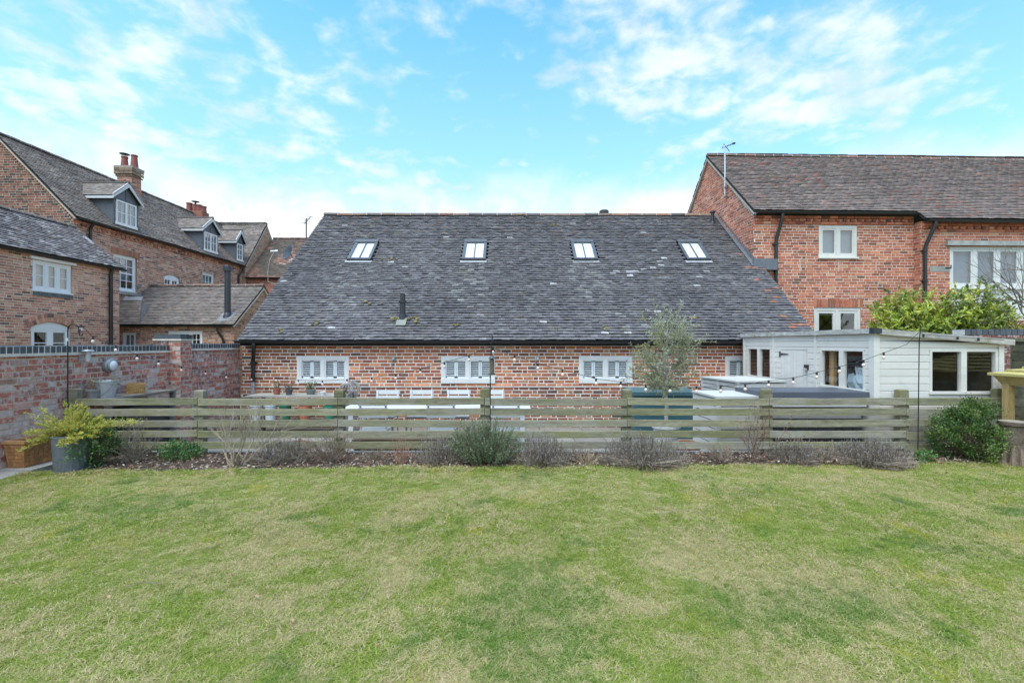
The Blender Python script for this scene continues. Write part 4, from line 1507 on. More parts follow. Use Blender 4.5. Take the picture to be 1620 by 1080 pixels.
def dormer(Dc, w, wincols, label=None):
    zb, zev, zap = ZE + 0.14, 6.86, 7.50
    X0 = EX - 0.10
    k_ = rise / run
    y0, y1 = Dc - w / 2, Dc + w / 2
    slate = (0.105, 0.115, 0.13)
    mb = MB(slate)
    ov = 0.16
    ya, yb = y0 + ov, y1 - ov
    xr = lambda z: EX - (z - ZE) / k_ - 0.04
    # front with gable, cheeks
    zg = zev + (zap - zev) * (1 - ov / (w / 2))
    mb.face([(X0, ya, zb), (X0, yb, zb), (X0, yb, zev + 0.05), (X0, Dc, zap - 0.03), (X0, ya, zev + 0.05)])
    for y in (ya, yb):
        mb.face([(X0, y, zb - 0.1), (X0, y, zev + 0.04), (xr(zev) - 0.1, y, zev + 0.04)])
    d = mb.build('dormer', M['lead'], big)
    q = MB((0.085, 0.095, 0.11))
    for y in (ya + 0.005, yb - 0.005):
        q.wbox(X0 - 0.01, X0 + 0.018, y - 0.03, y + 0.03, zb, zev)
    q.wbox(X0, X0 + 0.012, Dc - 0.012, Dc + 0.012, zev - 0.1, zap - 0.1)
    q.build('lead_roll', M['lead'], d)
    # little tiled roof
    for sgn in (-1, 1):
        ye = Dc + sgn * (w / 2 + 0.02)
        e = math.hypot(w / 2, zap - zev)
        if sgn < 0:
            U, O = Vector((1, 0, 0)), Vector((xr(zev) - 0.15, ye, zev))
        else:
            U, O = Vector((-1, 0, 0)), Vector((X0 + 0.14, ye, zev))
        V_ = Vector((0, -sgn * (w / 2 + 0.02), zap - zev)).normalized()
        Fd = Fr(O, U, V_)
        Lh, Lr_ = X0 + 0.14 - xr(zev) + 0.15, X0 + 0.14 - xr(zap)
        dd = MB((0.05, 0.05, 0.05))
        if sgn < 0:
            poly = [(0, 0), (Lh, 0), (Lh, e), (Lh - Lr_, e)]
        else:
            poly = [(0, 0), (Lh, 0), (Lr_, e), (0, e)]
        dd.face([Fd.p(u, s, 0.0) for u, s in poly])
        r_ = random.Random(int(Dc * 10) + sgn)
        s = 0.0
        while s < e:
            sp = poly_span(poly, min(s + 0.05, e - 0.001))
            if sp:
                u = sp[0] - r_.uniform(0, 0.16)
                while u < sp[1]:
                    a_, b_ = max(u, sp[0]), min(u + 0.165, sp[1])
                    if b_ - a_ > 0.02:
                        l_ = 0.008 + r_.uniform(-0.003, 0.003)
                        dd.mesh([Fd.p(a_, s, l_), Fd.p(b_, s, l_), Fd.p(b_, s, l_ + 0.013), Fd.p(a_, s, l_ + 0.013), Fd.p(a_, s + 0.13, 0.004), Fd.p(b_, s + 0.13, 0.004)], [(0, 1, 2, 3), (3, 2, 5, 4)], vary(pick(PAL_TILE_L, r_), 0.2, r_))
                    u += 0.168
            s += 0.1
        dd.build('dormer_roof', M['tile'], d)
        bb = MB((0.64, 0.64, 0.63))
        # bargeboard and eaves board
        A, B = Vector((X0 + 0.13, ye, zev - 0.06)), Vector((X0 + 0.13, Dc, zap - 0.05))
        nv = Vector((1, 0, 0))
        for n0, n1 in ((0, 0.03),):
            a1, b1 = A + Vector((0, 0, 0.13)), B + Vector((0, 0, 0.07))
            a0, b0 = A - Vector((0, 0, 0.03)), B - Vector((0, 0, 0.11))
            P = [a0, b0, b1, a1]
            bb.mesh(P + [p - nv * 0.03 for p in P], [(0, 1, 2, 3), (7, 6, 5, 4), (0, 4, 5, 1), (3, 2, 6, 7), (0, 3, 7, 4)])
        yl = Dc + sgn * (w / 2 - 0.03)
        bb.wbox(xr(zev) - 0.02, X0 + 0.10, min(yl, yl + sgn * 0.03), max(yl, yl + sgn * 0.03), zev - 0.11, zev - 0.01)
        bb.build('bargeboard', M['white_paint'], d)
    rb = MB((0.13, 0.115, 0.105))
    rb.tube([(X0 + 0.14, Dc, zap + 0.005), (xr(zap) - 0.1, Dc, zap + 0.005)], 0.06, 8)
    rb.build('ridge', M['tile'], d)
    Fd = face_east(X0, ya)
    ww = (yb - ya) - 0.12
    zl, hh = zb + 0.06, zev - zb - 0.14
    # window (frame, bars, panes) as sub-parts of the dormer
    fr = MB(WHITE)
    f_ = 0.055
    u0 = 0.06
    fr.box(Fd, u0, u0 + f_, zl, zl + hh, -0.03, 0.035)
    fr.box(Fd, u0 + ww - f_, u0 + ww, zl, zl + hh, -0.03, 0.035)
    fr.box(Fd, u0 - 0.03, u0 + ww + 0.03, zl - 0.04, zl + f_, -0.03, 0.055)
    fr.box(Fd, u0, u0 + ww, zl + hh - f_, zl + hh, -0.03, 0.034)
    cwid = (ww - 2 * f_) / wincols
    for i in range(wincols):
        a = u0 + f_ + cwid * i
        if i:
            fr.box(Fd, a - 0.04, a + 0.04, zl, zl + hh, -0.03, 0.03)
        fr.box(Fd, a + cwid / 2 - 0.012, a + cwid / 2 + 0.012, zl, zl + hh, -0.01, 0.022)
        for j in (1, 2) if wincols == 1 else (1,):
            z = zl + hh * j / (3 if wincols == 1 else 2)
            fr.box(Fd, a, a + cwid, z - 0.012, z + 0.012, -0.01, 0.021)
    fr.build('window', M['white_paint'], d)
    gl = MB((0.4, 0.4, 0.4))
    gl.face([Fd.p(u0, zl, 0.006), Fd.p(u0 + ww, zl, 0.006), Fd.p(u0 + ww, zl + hh, 0.006), Fd.p(u0, zl + hh, 0.006)])
    gl.build('pane', M['glass_far'], d)
    bl = MB((0.40, 0.40, 0.42))
    bl.face([Fd.p(u0, zl, 0.003), Fd.p(u0 + ww, zl, 0.003), Fd.p(u0 + ww, zl + hh, 0.003), Fd.p(u0, zl + hh, 0.003)])
    bl.build('blind_or_sheen', M['plaster'], d)


dormer(17.54, 1.36, 2)
dormer(22.45, 1.40, 2)
dormer(24.85, 0.95, 1)

# chimney stack on the ridge
cxx, cyy = RX + 0.05, 20.75
mb = MB((0.42, 0.34, 0.27))
hx, hy = 0.31, 0.26
ztop = 9.05
mb.wbox(cxx - hx, cxx + hx, cyy - hy, cyy + hy, 7.6, ztop)
ch = mb.build('chimney', M['mortar'], big)
q = MB()
for Fc, wd in ((front(cxx - hx, cyy - hy), 2 * hx), (face_east(cxx + hx, cyy - hy), 2 * hy), (face_west(cxx - hx, cyy + hy), 2 * hy)):
    for b_ in lay_bricks(Fc, [(0, 7.9), (wd, 7.9), (wd, ztop), (0, ztop)], [], PAL_LEFT, seed=50):
        brick_into(q, Fc, b_)
for k_, (z0, e) in enumerate(((ztop - 0.28, 0.045), (ztop - 0.19, 0.085), (ztop - 0.05, 0.085))):
    zz = z0
    for Fc, wd in ((front(cxx - hx - e, cyy - hy - e), 2 * hx + 2 * e), (face_east(cxx + hx + e, cyy - hy - e), 2 * hy + 2 * e), (face_west(cxx - hx - e, cyy + hy + e), 2 * hy + 2 * e)):
        u = 0
        while u < wd - 0.03:
            brick_into(q, Fc, (u, min(u + 0.214, wd), zz, zz + (0.066 if k_ < 1 else 0.12), 0.0, vary((0.24, 0.17, 0.12), 0.2)))
            u += 0.222
q.build('brickwork', M['brick_house'], ch, kind='stuff')
q = MB((0.30, 0.26, 0.21))
q.wbox(cxx - hx - 0.085, cxx + hx + 0.085, cyy - hy - 0.085, cyy + hy + 0.085, ztop + 0.07, ztop + 0.16)
q.build('cap', M['stone'], ch)
POT = (0.25, 0.085, 0.068)
for i, (dx, hgt) in enumerate(((-0.20, 0.50), (0.22, 0.56))):
    q = MB(POT)
    q.lathe((cxx + dx, cyy, ztop + 0.15), [(0.155, 0), (0.145, 0.05), (0.11, hgt - 0.06), (0.13, hgt - 0.05), (0.13, hgt), (0.08, hgt), (0.08, hgt - 0.1)], 14)
    q.build('chimney_pot', M['terracotta'], ch)
q = MB((0.06, 0.06, 0.06))
q.lathe((cxx - 0.20, cyy, ztop + 0.15), [(0.0, 0.64), (0.19, 0.62), (0.19, 0.605), (0.0, 0.60)], 14)
for a in range(3):
    q.tube([(cxx - 0.2 + 0.1 * math.cos(a * 2.1), cyy + 0.1 * math.sin(a * 2.1), ztop + 0.6), (cxx - 0.2 + 0.1 * math.cos(a * 2.1), cyy + 0.1 * math.sin(a * 2.1), ztop + 0.76)], 0.012, 4)
q.build('cowl', M['metal'], ch)
cyy = 25.2
mb = MB((0.30, 0.13, 0.09))
mb.wbox(RX - 0.45, RX + 0.5, cyy - 0.3, cyy + 0.3, 7.6, 8.52)
ch = mb.build('chimney', M['brick_house'], big)
for i, dx in enumerate((-0.34, -0.02, 0.18, 0.40)):
    q = MB(vary(POT, 0.15))
    hgt = (0.50, 0.42, 0.40, 0.32)[i]
    q.lathe((RX + dx, cyy, 8.5), [(0.15, 0), (0.13, hgt - 0.06), (0.15, hgt - 0.05), (0.15, hgt), (0.09, hgt), (0.09, hgt - 0.1)], 12)
    q.build('chimney_pot', M['terracotta'], ch)
q = MB((0.06, 0.06, 0.06))
q.lathe((RX - 0.02, cyy, 8.5), [(0.0, 0.60), (0.19, 0.58), (0.19, 0.565), (0.0, 0.56)], 12)
q.tube([(RX - 0.02, cyy, 8.9), (RX - 0.02, cyy, 9.06)], 0.05, 6)
q.build('cowl', M['metal'], ch)

# cross wing closing the far end
CD, CR = 25.2, 27.35
run2, rise2 = CR - CD + 0.05, 8.42 - ZE
sl2 = math.hypot(run2, rise2)
Fc = Fr((-24.0, CD - 0.05, ZE), (1, 0, 0), Vector((0, run2 / sl2, rise2 / sl2)))
CXE = -13.95
tile_roof(big, Fc, [(24.0 + EX - 0.3, 0), (24.0 + CXE, 0), (24.0 + CXE, sl2), (24 + RX - 0.4, sl2)], PAL_TILE_L, (), 0.1, 0.168, 'tile', seed=46, name='roof', tone=big_tone)
Fc2 = Fr((CXE, 2 * CR - CD, ZE), (-1, 0, 0), Vector((0, -run2 / sl2, rise2 / sl2)))
tile_roof(big, Fc2, [(0, 0), (6, 0), (6, sl2), (0, sl2)], PAL_TILE_L, (), 0.2, 0.33, 'tile', seed=47, name='roof')
ridge_tiles(big, (RX - 0.3, CR, 8.46), (CXE, CR, 8.46), 9, [((0.14, 0.12, 0.105), 1)])
Fg2 = face_east(-14.0, CD)
w2 = 2 * (CR - CD)
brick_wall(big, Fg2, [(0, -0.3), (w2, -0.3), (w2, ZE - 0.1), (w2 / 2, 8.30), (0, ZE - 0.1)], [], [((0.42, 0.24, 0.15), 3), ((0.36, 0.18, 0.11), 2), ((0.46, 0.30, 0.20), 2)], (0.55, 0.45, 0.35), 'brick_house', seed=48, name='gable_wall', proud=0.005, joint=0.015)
brick_wall(big, front(-14.15, CD), [(0, -0.3), (0.15, -0.3), (0.15, ZE - 0.1), (0, ZE - 0.1)], [], PAL_LEFT, (0.55, 0.45, 0.35), 'brick_house', seed=49, name='return_wall', proud=0.004)
mb = MB((0.50, 0.43, 0.36))
for Fq, u0 in ((Fc, 24.0 + CXE - 0.07), (Fc2, 0.0)):
    mb.box(Fq, u0, u0 + 0.07, -0.02, sl2, -0.10, -0.042)
mb.build('verge', M['mortar'], big)

# ================================================================== SINGLE-STOREY KITCHEN WING
KD, KE, KR = 16.90, 16.75, 18.8
KX0, KX1 = -14.1, -9.78
KZE, KZR = 2.31, 3.88
kit = thing('kitchen_wing', 'low brick wing with grey tiled roof and black flue beside the big house', 'outbuilding', (-11, KD, -0.3))
F = front(KX0, KD)
kw = [((194 - 810) / FPX * KD - KX0, 1.35, (215 - 810) / FPX * KD - KX0, 2.04), ((266 - 810) / FPX * KD - KX0, 1.30, (320 - 810) / FPX * KD - KX0, 2.07)]
brick_wall(kit, F, [(0, -0.3), (KX1 - KX0, -0.3), (KX1 - KX0, KZE), (0, KZE)], kw, PAL_LEFT, (0.62, 0.52, 0.40), 'brick_house', singles=60, seed=61, name='wall', proud=0.005, joint=0.015, shade=lambda u, v: 0.95, see=lambda b: b[2] > 1.62)
window(kit, F, kw[0][0], kw[0][1], kw[0][2] - kw[0][0], kw[0][3] - kw[0][1], 1, 2, 1, WHITE, fw=0.055, sw=0.04, recess=-0.01, glass='glass_far', room=0.5, back=(0.25, 0.25, 0.26), sill=False, blind_or_sheen=(0.9, (0.5, 0.5, 0.5)))
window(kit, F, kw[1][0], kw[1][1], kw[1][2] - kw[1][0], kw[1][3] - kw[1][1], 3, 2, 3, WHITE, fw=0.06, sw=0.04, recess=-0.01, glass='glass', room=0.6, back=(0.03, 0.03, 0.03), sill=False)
Fg = face_east(KX1, KD)
w2 = 2 * (KR - KD)
brick_wall(kit, Fg, [(0, -0.3), (w2, -0.3), (w2, KZE - 0.03), (w2 / 2, KZR - 0.1), (0, KZE - 0.03)], [], [((0.44, 0.26, 0.15), 3), ((0.40, 0.21, 0.13), 3), ((0.34, 0.155, 0.10), 2), ((0.15, 0.085, 0.07), 1)], (0.55, 0.45, 0.34), 'brick_house', singles=60, seed=62, name='gable_wall', proud=0.005, joint=0.015, see=lambda b: b[2] > 1.7)
run, rise = KR - KE, KZR - KZE
sl = math.hypot(run, rise)
Fk = Fr((KX0, KE, KZE), (1, 0, 0), Vector((0, run / sl, rise / sl)))
RXE = KX1 + 0.08 - KX0


def kit_tone(u, s, c, r_):
    k_ = 0.95 + 0.2 * mnoise.noise(Vector((u * 0.8, s * 0.8, 33)))
    return (c[0] * k_, c[1] * k_, c[2] * k_)


tile_roof(kit, Fk, [(0, 0), (RXE, 0), (RXE, sl), (0, sl)], PAL_TILE_L, (), 0.1, 0.168, 'tile', seed=63, name='roof', tone=kit_tone, rough=0.7)
Fk2 = Fr((KX1 + 0.08, 2 * KR - KE, KZE), (-1, 0, 0), Vector((0, -run / sl, rise / sl)))
tile_roof(kit, Fk2, [(0, 0), (RXE, 0), (RXE, sl), (0, sl)], PAL_TILE_L, (), 0.2, 0.33, 'tile', seed=64, name='roof')
ridge_tiles(kit, (KX0, KR, KZR + 0.05), (KX1 + 0.08, KR, KZR + 0.05), 13, [((0.20, 0.125, 0.09), 2), ((0.15, 0.12, 0.10), 2)], r0=0.10)
mb = MB((0.60, 0.53, 0.44))
for Fq, u0 in ((Fk, RXE - 0.07), (Fk2, 0.0)):
    mb.box(Fq, u0, u0 + 0.07, -0.02, sl, -0.10, -0.042)
mb.build('verge', M['mortar'], kit)
gutter(kit, (KX0, KE - 0.02, KZE - 0.02), (KX1 + 0.05, KE - 0.02, KZE - 0.03), 0.055)
x = (348 - 810) / FPX * KD
downpipe(kit, [(x, KE - 0.02, KZE - 0.04), (x, KE - 0.02, KZE - 0.2), (x + 0.16, KD - 0.06, KZE - 0.55), (x + 0.16, KD - 0.06, 0.0)], 0.04)
# steep tile-hung lean-to piece against the big house
y0, y1 = 16.72, 17.24
x0, x1 = -13.9, -12.98
mb = MB((0.19, 0.172, 0.158))
z0, z1 = KZE, 3.22
mb.mesh([(x0, y0, z0), (x1, y0, z0), (x1 - 0.30, y1, z1), (x0, y1, z1), (x0, y1 + 0.6, z0), (x1, y1 + 0.6, z0)], [(0, 1, 2, 3), (1, 5, 2), (3, 2, 5, 4)])
lean = mb.build('lean_to', M['tile'], kit)
e = math.hypot(y1 - y0, z1 - z0)
Fl = Fr((x0, y0 - 0.01, z0), (1, 0, 0), Vector((0, y1 - y0, z1 - z0)).normalized())
q = MB()
s = 0.0
while s < e - 0.05:
    u = 0.0
    lim = x1 - x0 - 0.30 * s / e
    while u < lim:
        b_ = min(u + 0.165, lim)
        q.mesh([Fl.p(u, s, 0.01), Fl.p(b_, s, 0.01), Fl.p(b_, s, 0.024), Fl.p(u, s, 0.024), Fl.p(u, s + 0.13, 0.006), Fl.p(b_, s + 0.13, 0.006)], [(0, 1, 2, 3), (3, 2, 5, 4)], vary(pick(PAL_TILE_L), 0.2))
        u += 0.168
    s += 0.1
q.build('tiling', M['tile'], lean, kind='stuff')
q = MB((0.30, 0.31, 0.33))
q.box(Fl, 0, x1 - x0 - 0.27, e - 0.06, e + 0.10, 0.01, 0.04)
q.build('flashing', M['lead'], lean)
# flue
fx, fy = -10.15, 17.15
fz = KZE + (fy - KE) * rise / run
mb = MB((0.035, 0.040, 0.047))
mb.lathe((fx, fy, fz), [(0.19, -0.16), (0.15, -0.02), (0.13, 0.06), (0.105, 0.12), (0.105, 1.60), (0.15, 1.605), (0.15, 1.78), (0.13, 1.80), (0, 1.81)], 16)
mb.build('flue', M['black_plastic'], kit)
mb = MB((0.20, 0.21, 0.23))
u = fx - KX0
s = (fy - KE) * sl / run
mb.box(Fk, u - 0.24, u + 0.24, s - 0.34, s + 0.22, 0.015, 0.035)
mb.build('flue_apron', M['lead'], kit)

# ================================================================== NEAR LEFT COTTAGE
NX, NE = -12.64, -12.54
NR = -14.07
NZE, NZR = 4.06, 5.36
ND0, ND1 = 8.6, 15.46
cot = thing('brick_cottage', 'two-storey orange brick cottage with white windows just beyond the garden wall at left', 'house', (NX, 12, -0.3))
F = face_east(NX, ND0)
uw = (12.66 - ND0, 3.07, 13.79 - ND0, 3.87)
lw = (12.62 - ND0, 0.95, 13.76 - ND0, 2.08)
brick_wall(cot, F, [(0, -0.3), (ND1 - ND0, -0.3), (ND1 - ND0, NZE), (0, NZE)], [uw, (lw[0], lw[1], lw[2], lw[3] + 0.15)], PAL_LEFT, (0.70, 0.58, 0.46), 'brick_house', singles=300, course=0.069, seed=71, name='wall', proud=0.005, joint=0.015, shade=left_shade, see=lambda b: b[2] > 1.55 and b[1] > 3.0)
window(cot, F, uw[0], uw[1], uw[2] - uw[0], uw[3] - uw[1], 3, 1, 2, WHITE, fw=0.07, sw=0.045, recess=-0.02, glass='glass_far', room=0.4, back=(0.3, 0.3, 0.3), blind_or_sheen=(0.98, (0.60, 0.60, 0.58)))
mb = MB(WHITE)
mb.box(F, uw[0] - 0.08, uw[2] + 0.10, uw[3] + 0.012, uw[3] + 0.085, -0.03, 0.05)
mb.build('lintel_board', M['white_paint'], cot)
soldier_row(cot, F, uw[0] - 0.02, uw[2] + 0.02, uw[1] - 0.15, 0.11, [((0.085, 0.10, 0.11), 1), ((0.07, 0.08, 0.09), 1)], 0.075, 'blue_brick', 0.035, 'sill_course')
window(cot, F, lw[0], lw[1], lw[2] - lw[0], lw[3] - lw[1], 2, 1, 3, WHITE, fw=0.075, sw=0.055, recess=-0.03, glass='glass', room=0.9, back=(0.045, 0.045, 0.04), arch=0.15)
# brick arch: two rings of voussoirs
mb = MB((0.55, 0.45, 0.35))
cu = (lw[0] + lw[2]) / 2
hw = (lw[2] - lw[0]) / 2
arc = mb
Rr = (hw * hw + 0.15 * 0.15) / (2 * 0.15)
zc_ = lw[3] + 0.15 - Rr
a_max = math.asin(min(1, (hw + 0.06) / Rr))
for j in range(24):
    t0, t1 = -a_max + 2 * a_max * j / 24, -a_max + 2 * a_max * (j + 1) / 24
    P = [F.p(cu + math.sin(t_) * rr_, zc_ + math.cos(t_) * rr_, 0.012) for rr_, t_ in ((Rr + 0.005, t0), (Rr + 0.005, t1), (Rr + 0.245, t1), (Rr + 0.245, t0))]
    arc.mesh(P, [(0, 3, 2, 1)])
root = arc.build('arch', M['mortar'], cot)
for ring in range(2):
    r0_, r1_ = Rr + 0.008 + ring * 0.118, Rr + 0.118 + ring * 0.118
    nb = 17
    for j in range(nb):
        e_ = 0.006 / Rr
        t0, t1 = -a_max + 2 * a_max * j / nb + e_, -a_max + 2 * a_max * (j + 1) / nb - e_
        q = MB(vary(pick(PAL_LEFT), 0.15))
        P = [F.p(cu + math.sin(t_) * rr_, zc_ + math.cos(t_) * rr_, n_) for n_ in (0.0, 0.022) for rr_, t_ in ((r0_, t0), (r0_, t1), (r1_, t1), (r1_, t0))]
        q.mesh(P, [(4, 5, 6, 7), (0, 1, 5, 4), (2, 3, 7, 6), (1, 2, 6, 5), (3, 0, 4, 7)])
        q.build('brick', M['brick_house'], root)
run, rise = NE - NR, NZR - NZE
sl = math.hypot(run, rise)
Fs = Fr((NE, ND0 - 0.1, NZE), (0, 1, 0), Vector((-run / sl, 0, rise / sl)))


def cot_tone(u, s, c, r_):
    k_ = 1.0 + 0.25 * mnoise.noise(Vector((u * 1.1, s * 1.1, 53)))
    if r_.random() < 0.13:
        c = (0.33, 0.31, 0.31)
    return (c[0] * k_, c[1] * k_, c[2] * k_)


Lc = ND1 + 0.07 - ND0 + 0.1
tile_roof(cot, Fs, [(0, 0), (Lc, 0), (Lc - 0.1, sl), (0, sl)], PAL_TILE_W, (), 0.1, 0.168, 'tile_barn', seed=73, name='roof', tone=cot_tone, rough=1.1)
Fs2 = Fr((2 * NR - NE, ND1 + 0.07, NZE), (0, -1, 0), Vector((run / sl, 0, rise / sl)))
tile_roof(cot, Fs2, [(0, 0), (Lc, 0), (Lc, sl), (0, sl)], PAL_TILE_W, (), 0.2, 0.33, 'tile_barn', seed=74, name='roof')
ridge_tiles(cot, (NR, ND0 - 0.1, NZR + 0.04), (NR, ND1, NZR + 0.04), 20, [((0.17, 0.15, 0.12), 3), ((0.14, 0.125, 0.11), 2)])
gutter(cot, (NE + 0.02, ND0 - 0.1, NZE - 0.02), (NE + 0.02, ND1 + 0.12, NZE - 0.03), 0.055)
D = 15.06
downpipe(cot, [(NE + 0.02, D, NZE - 0.03), (NX + 0.07, D, NZE - 0.22), (NX + 0.07, D, -0.2)], 0.05)
w2 = 2 * (NX - NR)
brick_wall(cot, Fr((NX, ND1, 0), (-1, 0, 0), (0, 0, 1)), [(0, -0.3), (w2, -0.3), (w2, NZE - 0.05), (w2 / 2, NZR - 0.1), (0, NZE - 0.05)], [], PAL_LEFT, (0.5, 0.42, 0.33), 'brick_house', seed=75, name='gable_wall')
brick_wall(cot, front(NX - w2, ND0), [(0, -0.3), (w2, -0.3), (w2, NZE - 0.05), (w2 / 2, NZR - 0.1), (0, NZE - 0.05)], [], PAL_LEFT, (0.5, 0.42, 0.33), 'brick_house', seed=76, name='gable_wall')
mb = MB((0.30, 0.31, 0.33))
mb.box(Fs, Lc - 0.28, Lc - 0.16, sl * 0.55, sl * 0.75, 0.02, 0.06)
mb.build('flashing', M['lead'], cot)

# ================================================================== FAR RED-ROOFED BUILDING
QD, QR = 25.15, 28.05
QX0, QX1 = -13.92, -7.5
QZE, QZR = 5.10, 7.74
farb = thing('far_outbuilding', 'distant brick building with a weathered reddish roof between the big house and the barn', 'building', (-11, QD, -0.3))
brick_wall(farb, front(QX0, QD + 0.15), [(0, -0.3), (QX1 - QX0, -0.3), (QX1 - QX0, QZE), (0, QZE)], [], PAL_RIGHT, (0.5, 0.40, 0.32), 'brick_house', seed=81, name='wall', proud=0.005, joint=0.015)
run, rise = QR - QD, QZR - QZE
sl = math.hypot(run, rise)
Fq = Fr((QX0, QD, QZE), (1, 0, 0), Vector((0, run / sl, rise / sl)))


def far_tone(u, s, c, r_):
    n = mnoise.noise(Vector((u * 0.8, s * 0.8, 63)))
    if n < -0.05 or s > sl * 0.72 and r_.random() < 0.4:
        c = vary((0.13, 0.105, 0.085), 0.2, r_)
    return c


tile_roof(farb, Fq, [(0, 0), (QX1 - QX0, 0), (QX1 - QX0, sl), (0, sl)], PAL_TILE_F, (), 0.1, 0.168, 'tile', seed=82, name='roof', tone=far_tone)
Fq2 = Fr((QX1, 2 * QR - QD, QZE), (-1, 0, 0), Vector((0, -run / sl, rise / sl)))
tile_roof(farb, Fq2, [(0, 0), (QX1 - QX0, 0), (QX1 - QX0, sl), (0, sl)], PAL_TILE_F, (), 0.25, 0.4, 'tile', seed=83, name='roof')
ridge_tiles(farb, (QX0, QR, QZR + 0.04), (QX1, QR, QZR + 0.04), 20, [((0.17, 0.105, 0.08), 1)], singles=False)
gutter(farb, (QX0, QD - 0.03, QZE - 0.02), (QX1, QD - 0.03, QZE - 0.02), 0.06)
w2 = 2 * (QR - QD)
brick_wall(farb, face_east(QX1 - 0.1, QD + 0.15), [(0, -0.3), (w2 - 0.3, -0.3), (w2 - 0.3, QZE), (w2 / 2 - 0.15, QZR - 0.2), (0, QZE)], [], PAL_RIGHT, (0.5, 0.40, 0.32), 'brick_house', seed=84, name='gable_wall')

# satellite dish and aerial on the barn gable
dish = thing('satellite_dish', 'dark grey satellite dish on the left edge of the barn roof', 'satellite dish', (-6.0, 13.35, 3.9))
mb = MB((0.06, 0.068, 0.08))
dc = Vector((-6.20, 13.3, 4.16))
axd = Vector((-0.55, -0.75, 0.28)).normalized()
mb.lathe(dc, [(0.0, -0.035), (0.08, -0.03), (0.15, -0.012), (0.205, 0.012), (0.21, 0.018), (0.20, 0.018), (0.15, -0.004), (0.0, -0.024)], 20, None, axd)
mb.build('reflector', M['metal'], dish, smooth=True)
mb = MB((0.40, 0.41, 0.42))
lnb = dc + axd * 0.30 + Vector((-0.10, 0, -0.10))
mb.tube([dc - Vector((0, 0, 0.2)), dc + axd * 0.16 + Vector((-0.04, 0, -0.19)), lnb], 0.014, 5)
mb.lathe(lnb + Vector((-0.10, 0, 0)), [(0.0, 0), (0.035, 0.005), (0.035, 0.12), (0.045, 0.13), (0.045, 0.19), (0, 0.2)], 8, None, Vector((1, 0.2, 0.05)))
mb.build('receiver_arm', M['metal'], dish)
mb = MB((0.25, 0.25, 0.25))
mb.tube([dc - axd * 0.03, dc - axd * 0.12 - Vector((0, 0, 0.05)), Vector((-6.01, 13.36, 3.98))], 0.018, 6)
mb.build('bracket', M['metal'], dish)
mb = MB((0.55, 0.52, 0.48))
mb.tube([lnb, lnb + Vector((-0.12, 0.0, -0.22)), lnb + Vector((-0.22, 0.1, -0.50)), lnb + Vector((-0.23, 0.12, -0.8)), Vector((-5.985, 13.5, 3.1))], 0.008, 4)
mb.build('cable', M['plaster'], dish)
aer = thing('television_aerial', 'thin dark television aerial pole beyond the left edge of the barn roof', 'aerial', (-6.05, 14.2, 4.7))
mb = MB((0.10, 0.10, 0.11))
mb.tube([(-6.08, 14.2, 4.2), (-6.08, 14.2, 5.33)], 0.020, 6)
mb.build('pole', M['metal'], aer)
mb = MB((0.30, 0.31, 0.33))
mb.tube([(-6.16, 14.25, 5.20), (-5.86, 14.0, 5.34)], 0.012, 5)
for i in range(4):
    q = Vector((-6.14, 14.23, 5.21)).lerp(Vector((-5.87, 14.01, 5.335)), i / 3)
    mb.tube([q + Vector((-0.05, -0.07, 0)), q + Vector((0.05, 0.07, 0))], 0.006, 4)
mb.build('antenna', M['metal'], aer)
mb = MB((0.2, 0.2, 0.2))
mb.wbox(-6.10, -5.965, 14.15, 14.25, 4.25, 4.30)
mb.build('bracket', M['metal'], aer)

# ================================================================== GARDEN WALL ON THE LEFT
GX = -6.02
gwall = thing('garden_wall', 'long whitewash-stained brick garden wall with a dark blue brick coping at left', 'wall', (GX, 6, -0.2))
Y0 = 2.0
F = face_east(GX, Y0)
zt1, zt2 = 1.505, 1.53
pier0, pier1 = 8.42, 8.72


def chalky(u, v, c, r_):
    n_ = mnoise.noise(Vector((u * 1.1, v * 1.6, 4.0))) + 0.3 * (1.0 - v) + max(0, 0.9 - (u - 3.4) * 0.55) * (u > 2 and 1 or 0) * 0.3 + (0.35 if abs(u - 0.1) < 0.3 and v > 0.6 else 0)
    if r_.random() < 0.14 + 0.85 * max(0, n_):
        k_ = r_.uniform(0.25, 0.95)
        w_ = (0.54, 0.465, 0.425)
        c = tuple(c[i] * (1 - k_) + w_[i] * k_ for i in range(3))
    return c


brick_wall(gwall, F, [(0, -0.2), (pier0 - Y0, -0.2), (pier0 - Y0, zt1), (0, zt1)], [], PAL_GARDEN, (0.54, 0.42, 0.33), 'brick_garden', 'mortar_garden', singles=300, seed=90, name='wall', tint=chalky, proud=0.005, joint=0.015, course=0.0755, see=lambda b: b[0] + Y0 > 5.5 and not (b[0] + Y0 > 6.6 and b[2] < 0.85))
F3 = face_east(GX, pier1)
brick_wall(gwall, F3, [(0, -0.2), (BD - pier1, -0.2), (BD - pier1, zt2 - 0.0), (0, zt2 - 0.0)], [], PAL_GARDEN, (0.44, 0.34, 0.27), 'brick_garden', 'mortar_garden', singles=120, seed=91, name='wall', tint=chalky, proud=0.005, joint=0.015, see=lambda b: b[2] > 0.75)
# pier
Fp = front(GX, pier0)
brick_wall(gwall, Fp, [(0, -0.2), (0.21, -0.2), (0.21, 1.70), (0, 1.70)], [], PAL_GARDEN, (0.46, 0.36, 0.28), 'brick_garden', 'mortar_garden', singles=40, seed=92, name='pier', tint=chalky, proud=0.004, joint=0.015, see=lambda b: b[2] > 0.8)
brick_wall(gwall, face_east(GX + 0.21, pier0), [(0, -0.2), (pier1 - pier0, -0.2), (pier1 - pier0, 1.70), (0, 1.70)], [], PAL_GARDEN, (0.46, 0.36, 0.28), 'brick_garden', 'mortar_garden', seed=93, name='pier', proud=0.004, joint=0.015)
